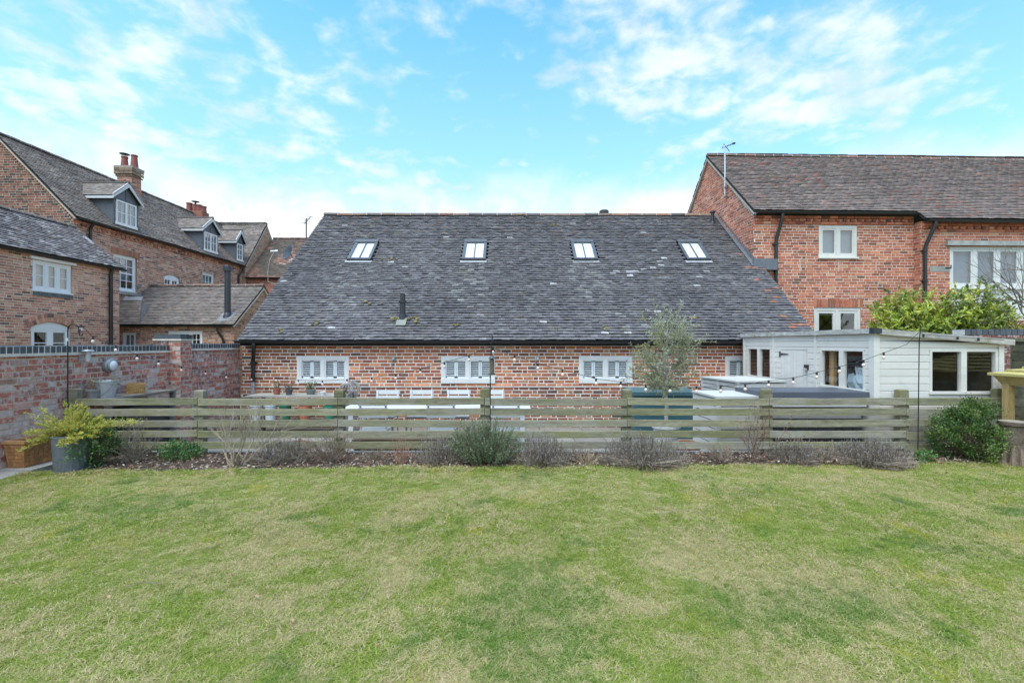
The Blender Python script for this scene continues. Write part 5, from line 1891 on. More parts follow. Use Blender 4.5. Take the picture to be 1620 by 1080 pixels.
# back of the wall, tops
mb = MB((0.25, 0.13, 0.10))
mb.wbox(GX - 0.23, GX - 0.012, Y0, BD, -0.3, zt1 - 0.01)
mb.wbox(GX - 0.23, GX - 0.012, pier0, pier1, zt1 - 0.01, 1.70)
mb.build('wall_core', M['brick_garden'], gwall)
BLUE = [((0.060, 0.070, 0.082), 3), ((0.080, 0.092, 0.102), 2), ((0.048, 0.056, 0.066), 2)]


def coping(y0, y1, z, x0, x1, nm='coping_brick'):
    mb = MB((0.58, 0.53, 0.46))
    mb.wbox(x0 + 0.004, x1 + 0.002, y0, y1, z + 0.02, z + 0.110)
    mb.wbox(x0 - 0.012, x1 + 0.022, y0, y1, z - 0.015, z + 0.02)
    bed = mb.build('coping_bed', M['mortar'], gwall)
    n = round((y1 - y0) / 0.0775)
    p = (y1 - y0) / n
    for i in range(n):
        q = MB(vary(pick(BLUE), 0.2))
        a, b_ = y0 + i * p + 0.008, y0 + (i + 1) * p - 0.008
        e = rnd.uniform(-0.003, 0.003)
        h_ = 0.008
        pr = [(x0 + e, z + 0.022), (x1 + e + 0.006, z + 0.022), (x1 + e + 0.006, z + 0.104), (x1 + e - 0.012, z + 0.118), (x0 + e + 0.014, z + 0.118), (x0 + e, z + 0.104)]
        P = [(u, y, v) for y in (a, b_) for u, v in pr]
        q.mesh(P, [(0, 1, 2, 3, 4, 5)[::1], (11, 10, 9, 8, 7, 6)] + [(j, 6 + j, 6 + (j + 1) % 6, (j + 1) % 6) for j in range(6)])
        q.build(nm, M['blue_brick'], bed)


coping(Y0 + 2.0, pier0, zt1, GX - 0.24, GX + 0.012)
coping(pier1, BD - 0.03, zt2, GX - 0.24, GX + 0.012)
# pier cap: blue bricks laid across
mb = MB((0.58, 0.53, 0.46))
mb.wbox(GX - 0.26, GX + 0.24, pier0 - 0.03, pier1 + 0.02, 1.70, 1.725)
mb.wbox(GX - 0.23, GX + 0.21, pier0 - 0.004, pier1, 1.725, 1.80)
bed = mb.build('pier_cap', M['mortar'], gwall)
for i in range(7):
    q = MB(vary(pick(BLUE), 0.2))
    if i < 2:
        q.wbox(GX - 0.24 + i * 0.233, GX - 0.24 + i * 0.233 + 0.225, pier0 - 0.012, pier0 + 0.10, 1.727, 1.808 + rnd.uniform(-0.004, 0.004))
    else:
        k_ = i - 2
        q.wbox(GX, GX + 0.225, pier0 + 0.108 + k_ * 0.039, pier0 + 0.108 + k_ * 0.039 + 0.033, 1.727, 1.808 + rnd.uniform(-0.004, 0.004))
    q.build('coping_brick', M['blue_brick'], bed)

# ================================================================== RIGHT BOUNDARY: brick wall stub and boarded fence
rw = thing('boundary_wall', 'stub of brick wall with blue brick coping behind the summerhouse roof at right', 'wall', (9, 8.75, -0.2))
F = front(8.12, 8.62)
brick_wall(rw, F, [(0, -0.2), (4.5, -0.2), (4.5, 1.80), (0, 1.80)], [], [((0.20, 0.075, 0.058), 3), ((0.25, 0.09, 0.065), 2), ((0.13, 0.065, 0.055), 2)], (0.34, 0.29, 0.24), 'brick_garden', singles=0, seed=95, name='wall')
mb = MB((0.2, 0.1, 0.08))
mb.wbox(8.12, 12.6, 8.64, 8.86, -0.2, 1.80)
mb.build('wall_core', M['brick_garden'], rw)
mb = MB((0.60, 0.58, 0.54))
mb.wbox(8.12, 12.6, 8.62, 8.86, 1.80, 1.895)
bed = mb.build('coping_bed', M['mortar'], rw)
u = 8.12
for i in range(24):
    q = MB(vary((0.085, 0.095, 0.11), 0.25))
    q.wbox(u + 0.006, u + 0.066 + 0.03, 8.605, 8.875, 1.802, 1.905 + rnd.uniform(-0.003, 0.003))
    q.build('coping_brick', M['blue_brick'], bed)
    u += 0.104

bf = thing('boundary_fence', 'dark boarded timber fence running away behind the shelter at the right edge', 'fence', (8.32, 7, 0))
for i in range(11):
    mb = MB(vary((0.115, 0.105, 0.062), 0.2))
    z = 0.02 + i * 0.15
    mb.wbox(8.30, 8.322, 3.0, 8.0, z, z + 0.14)
    mb.build('board', M['fence_wood'], bf)
for y in (3.1, 4.7, 6.3, 7.9):
    mb = MB((0.15, 0.14, 0.085))
    mb.wbox(8.325, 8.425, y, y + 0.1, -0.2, 1.68)
    mb.build('post', M['fence_wood'], bf)
mb = MB((0.17, 0.16, 0.10))
mb.wbox(8.26, 8.44, 2.98, 8.03, 1.68, 1.73)
mb.build('cap_rail', M['fence_wood'], bf)

# ================================================================== PALING FENCE ACROSS THE GARDEN
FD = 6.44
fence = thing('rail_fence', 'low weathered fence of five wide horizontal boards across the whole garden', 'fence', (0, FD, 0.1))
posts = [-5.93, -4.22, -2.34, -0.37, 1.545, 3.45, 5.29, 6.60]
r = random.Random(17)
FW = [((0.225, 0.208, 0.135), 3), ((0.245, 0.225, 0.165), 2), ((0.200, 0.195, 0.110), 2)]
for i, x in enumerate(posts):
    pc = pick(FW, r)
    mb = MB(vary((pc[0] * 0.8, pc[1] * 0.78, pc[2] * 0.78), 0.12, r))
    ztop = 1.015 + r.uniform(-0.012, 0.012)
    F = Fr((x, FD + 0.03, 0), (1, 0, r.uniform(-0.006, 0.006)), (r.uniform(-0.008, 0.008), 0, 1), (0, -1, 0))
    w = 0.062
    P = [F.p(u, v, n) for v in (-0.3, ztop) for u, n in ((-w, 0), (w, 0), (w, -0.095), (-w, -0.095))]
    P += [F.p(u, ztop + 0.012, n) for u, n in ((-w + 0.012, -0.012), (w - 0.012, -0.012), (w - 0.012, -0.083), (-w + 0.012, -0.083))]
    mb.mesh(P, [(0, 1, 5, 4), (1, 2, 6, 5), (2, 3, 7, 6), (3, 0, 4, 7), (4, 5, 9, 8), (5, 6, 10, 9), (6, 7, 11, 10), (7, 4, 8, 11), (8, 9, 10, 11)])
    mb.build('post', M['fence_wood'], fence)
zc = [0.870, 0.727, 0.580, 0.436, 0.292]
xs = [-6.04] + posts[1:-1] + [6.64]
for k in range(5):
    for i in range(len(xs) - 1):
        x0, x1 = xs[i] + r.uniform(0.002, 0.006), xs[i + 1] - r.uniform(0.002, 0.006)
        z = zc[k] + r.uniform(-0.006, 0.006)
        if i == 6 and k >= 3:
            z -= 0.03
        dz = r.uniform(-0.006, 0.006)
        hb = 0.0455 + r.uniform(-0.002, 0.002)
        nseg = 5
        y = FD + r.uniform(-0.003, 0.003)
        c = vary(pick(FW, r), 0.15, r)
        V = []
        for j in range(nseg + 1):
            t = j / nseg
            sagz = z + dz * (2 * t - 1) - 0.006 * math.sin(math.pi * t) * r.uniform(0.2, 1.2)
            yy = y + 0.006 * math.sin(math.pi * t) * r.uniform(-1, 1)
            x = x0 + (x1 - x0) * t
            V += [(x, yy, sagz - hb), (x, yy, sagz + hb - 0.003), (x, yy + 0.004, sagz + hb), (x, yy + 0.022, sagz + hb), (x, yy + 0.022, sagz - hb)]
        fs = []
        for j in range(nseg):
            for q in range(5):
                a, b_ = j * 5 + q, j * 5 + (q + 1) % 5
                fs.append((a, a + 5, b_ + 5, b_))
        fs += [(0, 1, 2, 3, 4), tuple(reversed([nseg * 5 + q for q in range(5)]))]
        mb = MB(c)
        mb.mesh(V, fs)
        ob = mb.build('board', M['fence_wood'], fence)
    # nail heads
mb = MB((0.08, 0.075, 0.07))
for x in posts[1:-1]:
    for z in zc:
        for dx in (-0.035, 0.035):
            mb.lathe((x + dx, FD - 0.002, z + 0.015), [(0.0045, -0.002), (0.004, 0.004), (0, 0.004)], 6, None, Vector((0, -1, 0)))
mb.build('nails', M['metal'], fence, kind='stuff')
# long sleepers under the bottom board
r = random.Random(3)
xx = -5.0
while xx < 6.6:
    x1 = min(xx + r.uniform(2.2, 2.5), 6.7)
    mb = MB(vary((0.30, 0.285, 0.255), 0.12, r))
    mb.wbox(xx, x1 - 0.012, FD + 0.135, FD + 0.235, -0.2, 0.165 + r.uniform(-0.004, 0.004))
    mb.build('sleeper', M['wood'], fence)
    xx = x1

# ================================================================== SUMMERHOUSE
SX, SD, SDB, SXR = 4.99, 6.62, 10.30, 6.74
shed = thing('summerhouse', 'pale grey painted shiplap summerhouse with a low sloping felt roof at right', 'summerhouse', (SX, SD, PATIO_Z))
r = random.Random(23)
PAINT = (0.66, 0.63, 0.575)
WZ0, WZ1 = 0.985, 1.537
Ff = front(SX, SD)
Fl = face_west(SX, SDB)
LD = SDB - SD
toF = lambda D: SDB - D                      # distance along the west face frame (u grows towards the viewer)
front_holes = [((1471 - 810) / FPX * SD - SX, WZ0, (1518.5 - 810) / FPX * SD - SX, WZ1), ((1526 - 810) / FPX * SD - SX, WZ0, (1573.5 - 810) / FPX * SD - SX, WZ1)]
west_holes = [(toF(10.12), WZ0, toF(9.72), WZ1), (toF(9.64), WZ0, toF(9.24), WZ1), (toF(7.72), WZ0, toF(7.29), WZ1), (toF(7.21), WZ0, toF(6.79), WZ1)]
door_h = (toF(8.88), -0.1, toF(8.09), 1.54)


def shiplap(F, L, holes, ztop_fn, pitch=0.0985):
    z = PATIO_Z + 0.02
    while z < 1.9:
        z1 = z + pitch
        segs = [(0.0, L, z, z1)]
        for h in holes:
            ns = []
            for a, b_, q0, q1 in segs:
                if h[2] <= a or h[0] >= b_ or h[3] <= q0 or h[1] >= q1:
                    ns.append((a, b_, q0, q1))
                    continue
                if h[0] > a + 0.01:
                    ns.append((a, h[0], q0, q1))
                if h[2] < b_ - 0.01:
                    ns.append((h[2], b_, q0, q1))
                if q1 > h[3] + 0.012:
                    ns.append((max(a, h[0]), min(b_, h[2]), h[3], q1))
                if q0 < h[1] - 0.012:
                    ns.append((max(a, h[0]), min(b_, h[2]), q0, h[1]))
            segs = ns
        zrow, zrow1 = z, z1
        for a, b_, z, z1 in segs:
            ta, tb = min(z1, ztop_fn(a)), min(z1, ztop_fn(b_))
            if max(ta, tb) < z + 0.012:
                continue
            ta, tb = max(ta, z + 0.004), max(tb, z + 0.004)
            mb = MB(vary(PAINT, 0.035, r))
            g_ = 0.016
            P = [F.p(a, z, 0), F.p(b_, z, 0), F.p(a, z, 0.018), F.p(b_, z, 0.018), F.p(a, max(z, ta - g_), 0.018), F.p(b_, max(z, tb - g_), 0.018),
                 F.p(a, ta - 0.003, 0.004), F.p(b_, tb - 0.003, 0.004), F.p(a, ta, 0.004), F.p(b_, tb, 0.004), F.p(a, z, -0.012), F.p(b_, z, -0.012), F.p(a, ta, -0.012), F.p(b_, tb, -0.012)]
            mb.mesh(P, [(2, 3, 5, 4), (4, 5, 7, 6), (6, 7, 9, 8), (10, 11, 3, 2), (11, 10, 12, 13), (8, 9, 13, 12), (10, 2, 4, 6, 8, 12), (11, 13, 9, 7, 5, 3)])
            mb.build('cladding_board', M['shed_paint'], shed)
        z = zrow1


roof_z = lambda x: 1.845 - (x - SX) * (0.145 / 1.78)
shiplap(Ff, SXR - SX, [(h[0], h[1], h[2] + (0.075 if i == 0 else 0), h[3]) for i, h in enumerate(front_holes)], lambda u: roof_z(SX + u) - 0.055)
wh2 = [(west_holes[0][0], WZ0, west_holes[1][2], WZ1), (west_holes[2][0], WZ0, west_holes[3][2], WZ1), door_h]
shiplap(Fl, LD, wh2, lambda u: 1.79)
# far and right sides, floor, inside
mb = MB((0.10, 0.085, 0.065))
mb.wbox(SXR - 0.03, SXR, SD, SDB, PATIO_Z, 1.66)
mb.wbox(SX + 0.02, SXR, SDB - 0.03, SDB, PATIO_Z, 1.68)
mb.wbox(SX + 0.03, SXR - 0.03, SD + 0.03, SDB - 0.03, PATIO_Z + 0.01, PATIO_Z + 0.05)
mb.build('inner_wall', M['wood'], shed)
# corner posts and strips
for args in ((Ff, -0.03, 0.05, PATIO_Z, 1.80, 0.018, 0.038), (Fl, LD - 0.06, LD + 0.018, PATIO_Z, 1.80, 0.018, 0.03), (Ff, SXR - SX - 0.06, SXR - SX + 0.01, PATIO_Z, 1.655, 0.018, 0.034)) + tuple((Fl, toF(D) - 0.03, toF(D) + 0.03, PATIO_Z, 1.795, 0.018, 0.034) for D in (9.12, 7.86, 10.28)):
    mb = MB(PAINT)
    mb.box(*args)
    mb.build('corner_strip', M['shed_paint'], shed)
# windows
for F, hs in ((Ff, front_holes), (Fl, west_holes[:2]), (Fl, west_holes[2:])):
    fr = MB(vary(PAINT, 0.02))
    a, b_ = hs[0][0], hs[1][2]
    fr.box(F, a - 0.02, a + 0.012, WZ0 - 0.03, WZ1 + 0.02, -0.03, 0.026)
    fr.box(F, b_ - 0.012, b_ + 0.02, WZ0 - 0.03, WZ1 + 0.02, -0.03, 0.026)
    fr.box(F, a - 0.02, b_ + 0.02, WZ1 - 0.002, WZ1 + 0.02, -0.03, 0.024)
    fr.box(F, a - 0.03, b_ + 0.03, WZ0 - 0.03, WZ0 + 0.004, -0.03, 0.045)
    fr.box(F, hs[0][2] - 0.006, hs[1][0] + 0.006, WZ0, WZ1, -0.03, 0.028)
    w_ = fr.build('window', M['shed_paint'], shed)
    for h in hs:
        g_ = MB((0.4, 0.4, 0.4))
        g_.face([F.p(h[0], WZ0, -0.008), F.p(h[2], WZ0, -0.008), F.p(h[2], WZ1, -0.008), F.p(h[0], WZ1, -0.008)])
        g_.build('pane', M['glass'], w_)
# door of upright boards with strap hinge and latch
a, _, b_, zt = door_h
n = 8
fr = MB((0.62, 0.615, 0.605))
fr.box(Fl, a, b_, -0.1, zt, -0.02, 0.004)
door = fr.build('door', M['shed_paint'], shed)
for i in range(n):
    q = MB(vary(PAINT, 0.03))
    q.box(Fl, a + 0.012 + (b_ - a - 0.024) * i / n + 0.003, a + 0.012 + (b_ - a - 0.024) * (i + 1) / n - 0.003, -0.09, zt - 0.012, 0.0, 0.022 + rnd.uniform(-0.001, 0.001))
    q.build('door_board', M['shed_paint'], door)
q = MB((0.10, 0.10, 0.10))
q.box(Fl, a - 0.04, a - 0.01, 1.40, 1.50, 0.02, 0.034)
q.mesh([Fl.p(a - 0.01, 1.43, 0.03), Fl.p(a + 0.26, 1.445, 0.03), Fl.p(a + 0.26, 1.46, 0.03), Fl.p(a - 0.01, 1.475, 0.03)], [(0, 1, 2, 3)])
q.build('strap_hinge', M['metal'], door)
q = MB((0.05, 0.05, 0.05))
q.box(Fl, b_ - 0.07, b_ + 0.05, 1.215, 1.29, 0.022, 0.034)
q.lathe(Fl.p(b_ - 0.01, 1.21, 0.05), [(0.0, -0.02), (0.028, -0.016), (0.028, 0.016), (0, 0.02)], 10, (0.5, 0.49, 0.46), Fl.N)
q.tube([Fl.p(b_ - 0.03, 1.22, 0.05), Fl.p(b_ - 0.03, 1.265, 0.05), Fl.p(b_ + 0.012, 1.265, 0.05), Fl.p(b_ + 0.012, 1.22, 0.05)], 0.006, 6)
q.build('latch', M['metal'], door)
# roof
mb = MB((0.26, 0.25, 0.23))
x0, x1, y0, y1 = SX - 0.05, SXR + 0.10, SD - 0.07, SDB + 0.06
za, zb_ = roof_z(x0), roof_z(x1)
mb.mesh([(x0, y0, za - 0.01), (x1, y0, zb_ - 0.01), (x1, y1, zb_ - 0.01), (x0, y1, za - 0.01), (x0, y0, za - 0.03), (x1, y0, zb_ - 0.03), (x1, y1, zb_ - 0.03), (x0, y1, za - 0.03)],
        [(0, 1, 2, 3), (7, 6, 5, 4), (0, 4, 5, 1), (1, 5, 6, 2), (2, 6, 7, 3), (3, 7, 4, 0)])
mb.build('roof', surf_mat('roof_felt', 0.95, (3, 0.25), (70, 0.35), (120, 0.4, 0.004)), shed)
mb = MB((0.36, 0.34, 0.31))
P = []
for x, z in ((x0 + 0.06, roof_z(x0 + 0.06)), (x1, zb_)):
    for dy in (0, 0.022):
        P += [(x, y0 - 0.02 + dy, z - 0.07), (x, y0 - 0.02 + dy, z + 0.006)]
mb.mesh(P, [(0, 4, 5, 1), (1, 5, 7, 3), (2, 3, 7, 6), (0, 2, 6, 4), (0, 1, 3, 2), (4, 6, 7, 5)])
mb.build('fascia', M['fence_wood'], shed)
mb = MB((0.42, 0.41, 0.38))
mb.wbox(x0 - 0.02, x0, y0 + 0.05, y1, za - 0.065, za + 0.006)
mb.build('fascia', M['fence_wood'], shed)
mb = MB((0.03, 0.033, 0.04))
mb.wbox(x0 - 0.026, x0 + 0.085, y0 - 0.026, y0 + 0.06, za - 0.062, za + 0.010)
mb.build('corner_cap', M['lead'], shed)
# things inside: a timber upright, paper sheets, stacked boards
itp = thing('timber_prop', 'yellow timber upright standing inside the summerhouse window next to the door', 'timber', (SX + 0.12, 7.55, PATIO_Z))
mb = MB((0.42, 0.27, 0.12))
mb.wbox(SX + 0.07, SX + 0.12, 7.56, 7.66, PATIO_Z + 0.05, 1.66)
mb.build('prop', M['wood_v'], itp)
itp = thing('folded_sheet', 'crumpled pale blue and white sheeting inside the summerhouse corner window', 'sheet', (SX + 0.2, 7.0, PATIO_Z))
r2 = random.Random(5)
for i, cc in enumerate(((0.48, 0.58, 0.62), (0.62, 0.66, 0.68), (0.40, 0.52, 0.58), (0.60, 0.62, 0.60), (0.22, 0.33, 0.42))):
    mb = MB(cc)
    y = 7.1 - i * 0.075
    zz = 1.32 - abs(i - 1.5) * 0.09
    nseg = 4
    V = []
    for j in range(nseg + 1):
        for k in range(nseg + 1):
            V.append((SX + 0.14 + 0.04 * i + r2.uniform(-0.03, 0.03), y + (k / nseg - 0.5) * (0.34 - 0.03 * i) + r2.uniform(-0.02, 0.02) + 0.12 * (j / nseg) - 0.05, 0.7 + (zz - 0.7) * j / nseg + r2.uniform(-0.02, 0.03)))
    mb.mesh(V, [(j * 5 + k, j * 5 + k + 1, j * 5 + k + 6, j * 5 + k + 5) for j in range(nseg) for k in range(nseg)])
    mb.build('sheet_layer', M['plaster'], itp)

# ================================================================== HOT TUB AND SLATTED CABINETS
tub = thing('hot_tub', 'square hot tub with a dark grey padded cover between the fence and the summerhouse', 'hot tub', (4.2, 7.2, PATIO_Z))
mb = MB((0.34, 0.33, 0.32))
mb.wbox(3.52, 4.90, 6.74, 7.30, PATIO_Z + 0.02, 0.78)
cab = mb.build('cabinet', M['cover'], tub)
for i in range(11):
    q = MB(vary((0.05, 0.05, 0.052), 0.15))
    q.wbox(3.525 + i * 0.125, 3.525 + i * 0.125 + 0.112, 6.722, 6.738, PATIO_Z + 0.04, 0.60)
    q.build('panel_slat', M['black_plastic'], cab)
mb = MB((0.60, 0.60, 0.60))
mb.wbox(3.46, 4.93, 6.68, 7.36, 0.77, 0.85)
mb.build('shell_rim', M['cover'], tub)
mb = MB((0.085, 0.095, 0.115))
zt = 0.975
P = []
for (x, y) in ((3.44, 6.655), (4.95, 6.655), (4.95, 7.76), (3.44, 7.76)):
    pass
cx, cy, hx, hy = 4.195, 7.03, 0.755, 0.375
ring = [(1, -0.12), (1, -0.012), (0.985, 0.0), (0.5, 0.012), (0.0, 0.016)]
rows = []
for k, dz in ring:
    rows.append([(cx + sx * (hx - 0.03 * (1 - k)) * (k if k < 0.9 else 1), cy + sy * (hy - 0.03 * (1 - k)) * (k if k < 0.9 else 1), zt + dz) for sx, sy in ((-1, -1), (1, -1), (1, 1), (-1, 1))])
V = [p for row in rows for p in row]
mb.mesh(V, [(i * 4 + j, i * 4 + (j + 1) % 4, (i + 1) * 4 + (j + 1) % 4, (i + 1) * 4 + j) for i in range(4) for j in range(4)])
mb.build('cover', M['cover'], tub)
q = MB((0.03, 0.03, 0.035))
q.wbox(3.45, 4.94, 6.66, 7.39, 0.850, 0.856)
q.build('cover_skirt', M['cover'], tub)

SLAT = (0.54, 0.53, 0.50)


def slatted_cabinet(name, label, cx, cy, hx, hy, z0, z1, rot, nsl):
    t = thing(name, label, 'cabinet', (cx, cy, z0))
    c_, s_ = math.cos(rot), math.sin(rot)
    U, W = Vector((c_, s_, 0)), Vector((-s_, c_, 0))
    O = Vector((cx, cy, 0))
    Fv = [Fr(O - U * hx - W * hy, U, (0, 0, 1)), Fr(O + U * hx - W * hy, W, (0, 0, 1)), Fr(O + U * hx + W * hy, -U, (0, 0, 1)), Fr(O - U * hx + W * hy, -W, (0, 0, 1))]
    for Fx, L in zip(Fv, (2 * hx, 2 * hy, 2 * hx, 2 * hy)):
        mb = MB(SLAT)
        mb.box(Fx, -0.002, 0.05, z0, z1 - 0.03, -0.05, 0.006)
        mb.build('corner_post', M['shed_paint'], t)
    for Fx, L in zip(Fv, (2 * hx, 2 * hy, 2 * hx, 2 * hy)):
        p = (z1 - 0.04 - z0) / nsl
        for i in range(nsl):
            q = MB(vary(SLAT, 0.05))
            q.box(Fx, 0.05, L - 0.05, z0 + i * p + 0.008, z0 + (i + 1) * p - 0.006, -0.022, -0.002)
            q.build('slat', M['shed_paint'], t)
        if L > 1.0:
            q = MB(SLAT)
            q.box(Fx, L / 2 - 0.02, L / 2 + 0.02, z0, z1 - 0.03, -0.01, 0.008)
            q.build('rail', M['shed_paint'], t)
    q = MB((0.03, 0.03, 0.03))
    for Fx, L in zip(Fv, (2 * hx, 2 * hy, 2 * hx, 2 * hy)):
        q.box(Fx, 0.04, L - 0.04, z0, z1 - 0.05, -0.07, -0.05)
    q.build('inner_panel', M['deck'], t)
    q = MB((0.50, 0.495, 0.47))
    FT = Fr(O, U, W)
    q.box(FT, -hx - 0.02, hx + 0.02, -hy - 0.02, hy + 0.02, z1 - 0.03, z1)
    q.build('lid', M['shed_paint'], t)
    return t


slatted_cabinet('slatted_cabinet', 'larger pale slatted cabinet with a flat lid, standing beside the summerhouse door', 4.27, 8.95, 0.46, 0.60, PATIO_Z, 1.0, R(7), 14)
slatted_cabinet('slatted_cabinet', 'narrow pale slatted cabinet directly behind the fence at the left end of the hot tub', 3.15, 7.10, 0.31, 0.40, PATIO_Z, 0.915, R(2), 10)

tb = thing('storage_box', 'teal blue garden storage box with a lid behind the olive tree', 'storage box', (2.95, 9.7, PATIO_Z))
mb = MB((0.05, 0.115, 0.13))
mb.wbox(2.36, 3.58, 9.30, 9.95, PATIO_Z, 0.64)
mb.build('box', M['cover'], tb)
mb = MB((0.06, 0.13, 0.145))
mb.wbox(2.33, 3.61, 9.26, 9.98, 0.64, 0.705)
mb.mesh([(2.33, 9.26, 0.707), (3.61, 9.26, 0.707), (3.61, 9.98, 0.74), (2.33, 9.98, 0.74), (2.33, 9.98, 0.707), (3.61, 9.98, 0.707)], [(0, 1, 2, 3), (3, 2, 5, 4), (0, 3, 4), (1, 5, 2)])
mb.build('lid', M['cover'], tb)

# ================================================================== PATIO TABLE AND CHAIRS
table = thing('patio_table', 'long white topped patio table behind the middle of the fence', 'table', (-1.3, 8.75, PATIO_Z))
for i in range(6):
    mb = MB(vary((0.60, 0.60, 0.585), 0.05))
    y = 8.28 + i * 0.158
    mb.wbox(-2.95, 0.32, y, y + 0.15, 0.50, 0.53)
    mb.build('tabletop_plank', M['white_paint'], table)
mb = MB((0.60, 0.60, 0.58))
mb.wbox(-2.85, 0.22, 8.36, 8.40, 0.42, 0.498)
mb.wbox(-2.85, 0.22, 9.10, 9.14, 0.42, 0.498)
mb.build('apron', M['white_paint'], table)
for x in (-2.85, 0.14):
    for y in (8.36, 9.06):
        mb = MB((0.62, 0.62, 0.60))
        mb.wbox(x, x + 0.08, y, y + 0.08, PATIO_Z, 0.498)
        mb.build('leg', M['white_paint'], table)


def chair(label, x, y, face, col, cr):
    t = thing('patio_chair', label, 'chair', (x, y, PATIO_Z), 'white slatted chairs round the patio table')
    z = PATIO_Z
    sg = face                                   # +1: back towards +Y, -1: back towards -Y
    w = 0.225
    for sx in (-1, 1):
        for sy in (-1, 1):
            top = 0.92 if sy == 1 else 0.44
            mb = MB(col)
            P0 = Vector((x + sx * (w - 0.02), y + sg * sy * 0.20, z))
            P1 = Vector((x + sx * (w - 0.02), y + sg * (sy * 0.20 + (0.05 if sy == 1 else 0)), z + top))
            mb.tube([P0, P0.lerp(P1, 0.48) - Vector((0, sg * 0.012 * (sy == 1), 0)), P1], 0.017, 6)
            mb.build('leg', M['white_paint'], t)
    mb = MB(col)
    for i in range(6):
        yy = y - sg * 0.20 + sg * i * 0.076
        mb.wbox(x - w, x + w, min(yy, yy + sg * 0.06), max(yy, yy + sg * 0.06), z + 0.43, z + 0.45)
    mb.build('seat', M['white_paint'], t)
    q = MB((0.30, 0.30, 0.30))
    q.wbox(x - w + 0.03, x + w - 0.03, y - 0.18, y + 0.18, z + 0.415, z + 0.428)
    q.build('seat_frame', M['white_paint'], t)
    for i in range(4):
        mb = MB(vary(col, 0.04))
        z0 = z + 0.545 + i * 0.098
        yy = y + sg * (0.225 + i * 0.012)
        mb.wbox(x - w - 0.01, x + w + 0.01, yy - 0.009, yy + 0.009, z0, z0 + (0.066 if i < 3 else 0.082))
        mb.build('back_slat', M['white_paint'], t)


WC, GC = (0.64, 0.64, 0.63), (0.36, 0.36, 0.345)
for x, lab in ((-2.47, 'white slatted patio chair beyond the table, leftmost of the four backs showing over the fence'),
               (-1.80, 'white slatted patio chair beyond the table, second of the four backs showing over the fence'),
               (-1.06, 'white slatted patio chair beyond the table, third of the four backs, below the middle window'),
               (-0.39, 'white slatted patio chair beyond the table, by the bird feeder pole')):
    chair(lab, x, 9.32, 1, WC, 1)
for x, lab in ((-2.25, 'greyish slatted chair this side of the table, glimpsed through the fence, leftmost of three'),
               (-1.15, 'greyish slatted chair this side of the table, glimpsed through the fence, middle of three'),
               (-0.10, 'greyish slatted chair this side of the table, glimpsed through the fence, rightmost of three')):
    chair(lab, x, 8.02, -1, GC, 0)

# potting bench with pots along the barn
bench = thing('potting_bench', 'grey wooden potting bench crowded with pots below the left barn window', 'bench', (-4.2, 9.9, PATIO_Z))
for i in range(4):
    mb = MB(vary((0.30, 0.28, 0.25), 0.1))
    mb.wbox(-5.35, -3.35, 9.62 + i * 0.15, 9.76 + i * 0.15, 0.57, 0.60)
    mb.build('plank', M['wood'], bench)
for x in (-5.3, -3.45):
    for y in (9.64, 10.14):
        mb = MB((0.26, 0.24, 0.21))
        mb.wbox(x, x + 0.07, y, y + 0.06, PATIO_Z, 0.57)
        mb.build('leg', M['wood'], bench)
mb = MB((0.24, 0.22, 0.19))
mb.wbox(-5.32, -3.38, 9.64, 10.2, 0.02, 0.05)
mb.build('shelf', M['wood'], bench)


def pot(label, x, y, z, rad, h, col, mat='terracotta', plant=None, name='plant_pot', cat='pot', group=None):
    t = thing(name, label, cat, (x, y, z), group)
    mb = MB(col)
    mb.lathe((x, y, z), [(rad * 0.72, 0), (rad * 0.95, h * 0.78), (rad * 1.06, h * 0.79), (rad * 1.06, h), (rad * 0.92, h), (rad * 0.88, h * 0.8), (0, h * 0.8)], 16)
    mb.build('pot', M[mat], t)
    if plant:
        plant(t, Vector((x, y, z + h * 0.85)))
    return t


def stalks(n, hgt, w, col, leaves=None, seed=1):
    def f(t, p):
        r = random.Random(seed)
        mb, lv = MB(), MB()
        for i in range(n):
            d = Vector((r.uniform(-1, 1) * w, r.uniform(-1, 1) * w, 1)).normalized()
            q = p + Vector((r.uniform(-1, 1), r.uniform(-1, 1), 0)) * 0.03
            e = q + d * hgt * r.uniform(0.6, 1.1)
            mb.tube([q, q.lerp(e, 0.5) + rvec(r) * 0.015, e], [0.004, 0.003, 0.0015], 3, vary(col, 0.3, r), cap=False)
            if leaves:
                for k in range(leaves[0]):
                    leaf(lv, q.lerp(e, r.uniform(0.2, 1.0)), rvec(r) + Vector((0, 0, 0.6)), rvec(r), leaves[1] * r.uniform(0.6, 1.2), leaves[1] * 0.4, vary(pick(leaves[2], r), 0.3, r), 0.1)
        mb.build('stems', M['twig'], t, kind='stuff')
        if leaves:
            lv.build('leaves', M['leaf'], t, kind='stuff')
    return f


GRN = [((0.07, 0.13, 0.035), 2), ((0.11, 0.17, 0.05), 1)]
DRY = [((0.25, 0.20, 0.13), 2), ((0.17, 0.15, 0.09), 1)]
pot('terracotta pot with a white rim band on the bench left of the barn window', -4.82, 9.85, 0.60, 0.075, 0.13, (0.34, 0.13, 0.085), plant=stalks(12, 0.22, 0.6, (0.14, 0.12, 0.07), (4, 0.04, GRN), 3))
pot('dark pot with a wispy dead plant on the bench next to the terracotta pot', -4.55, 9.8, 0.60, 0.075, 0.12, (0.09, 0.085, 0.085), 'cover', stalks(20, 0.2, 0.8, (0.13, 0.11, 0.08), (5, 0.035, DRY), 4))
pot('grey pot of tangled green stems at the middle of the potting bench', -4.15, 9.9, 0.60, 0.10, 0.10, (0.20, 0.21, 0.20), 'stone', stalks(26, 0.22, 0.9, (0.15, 0.16, 0.10), (5, 0.035, GRN), 5))
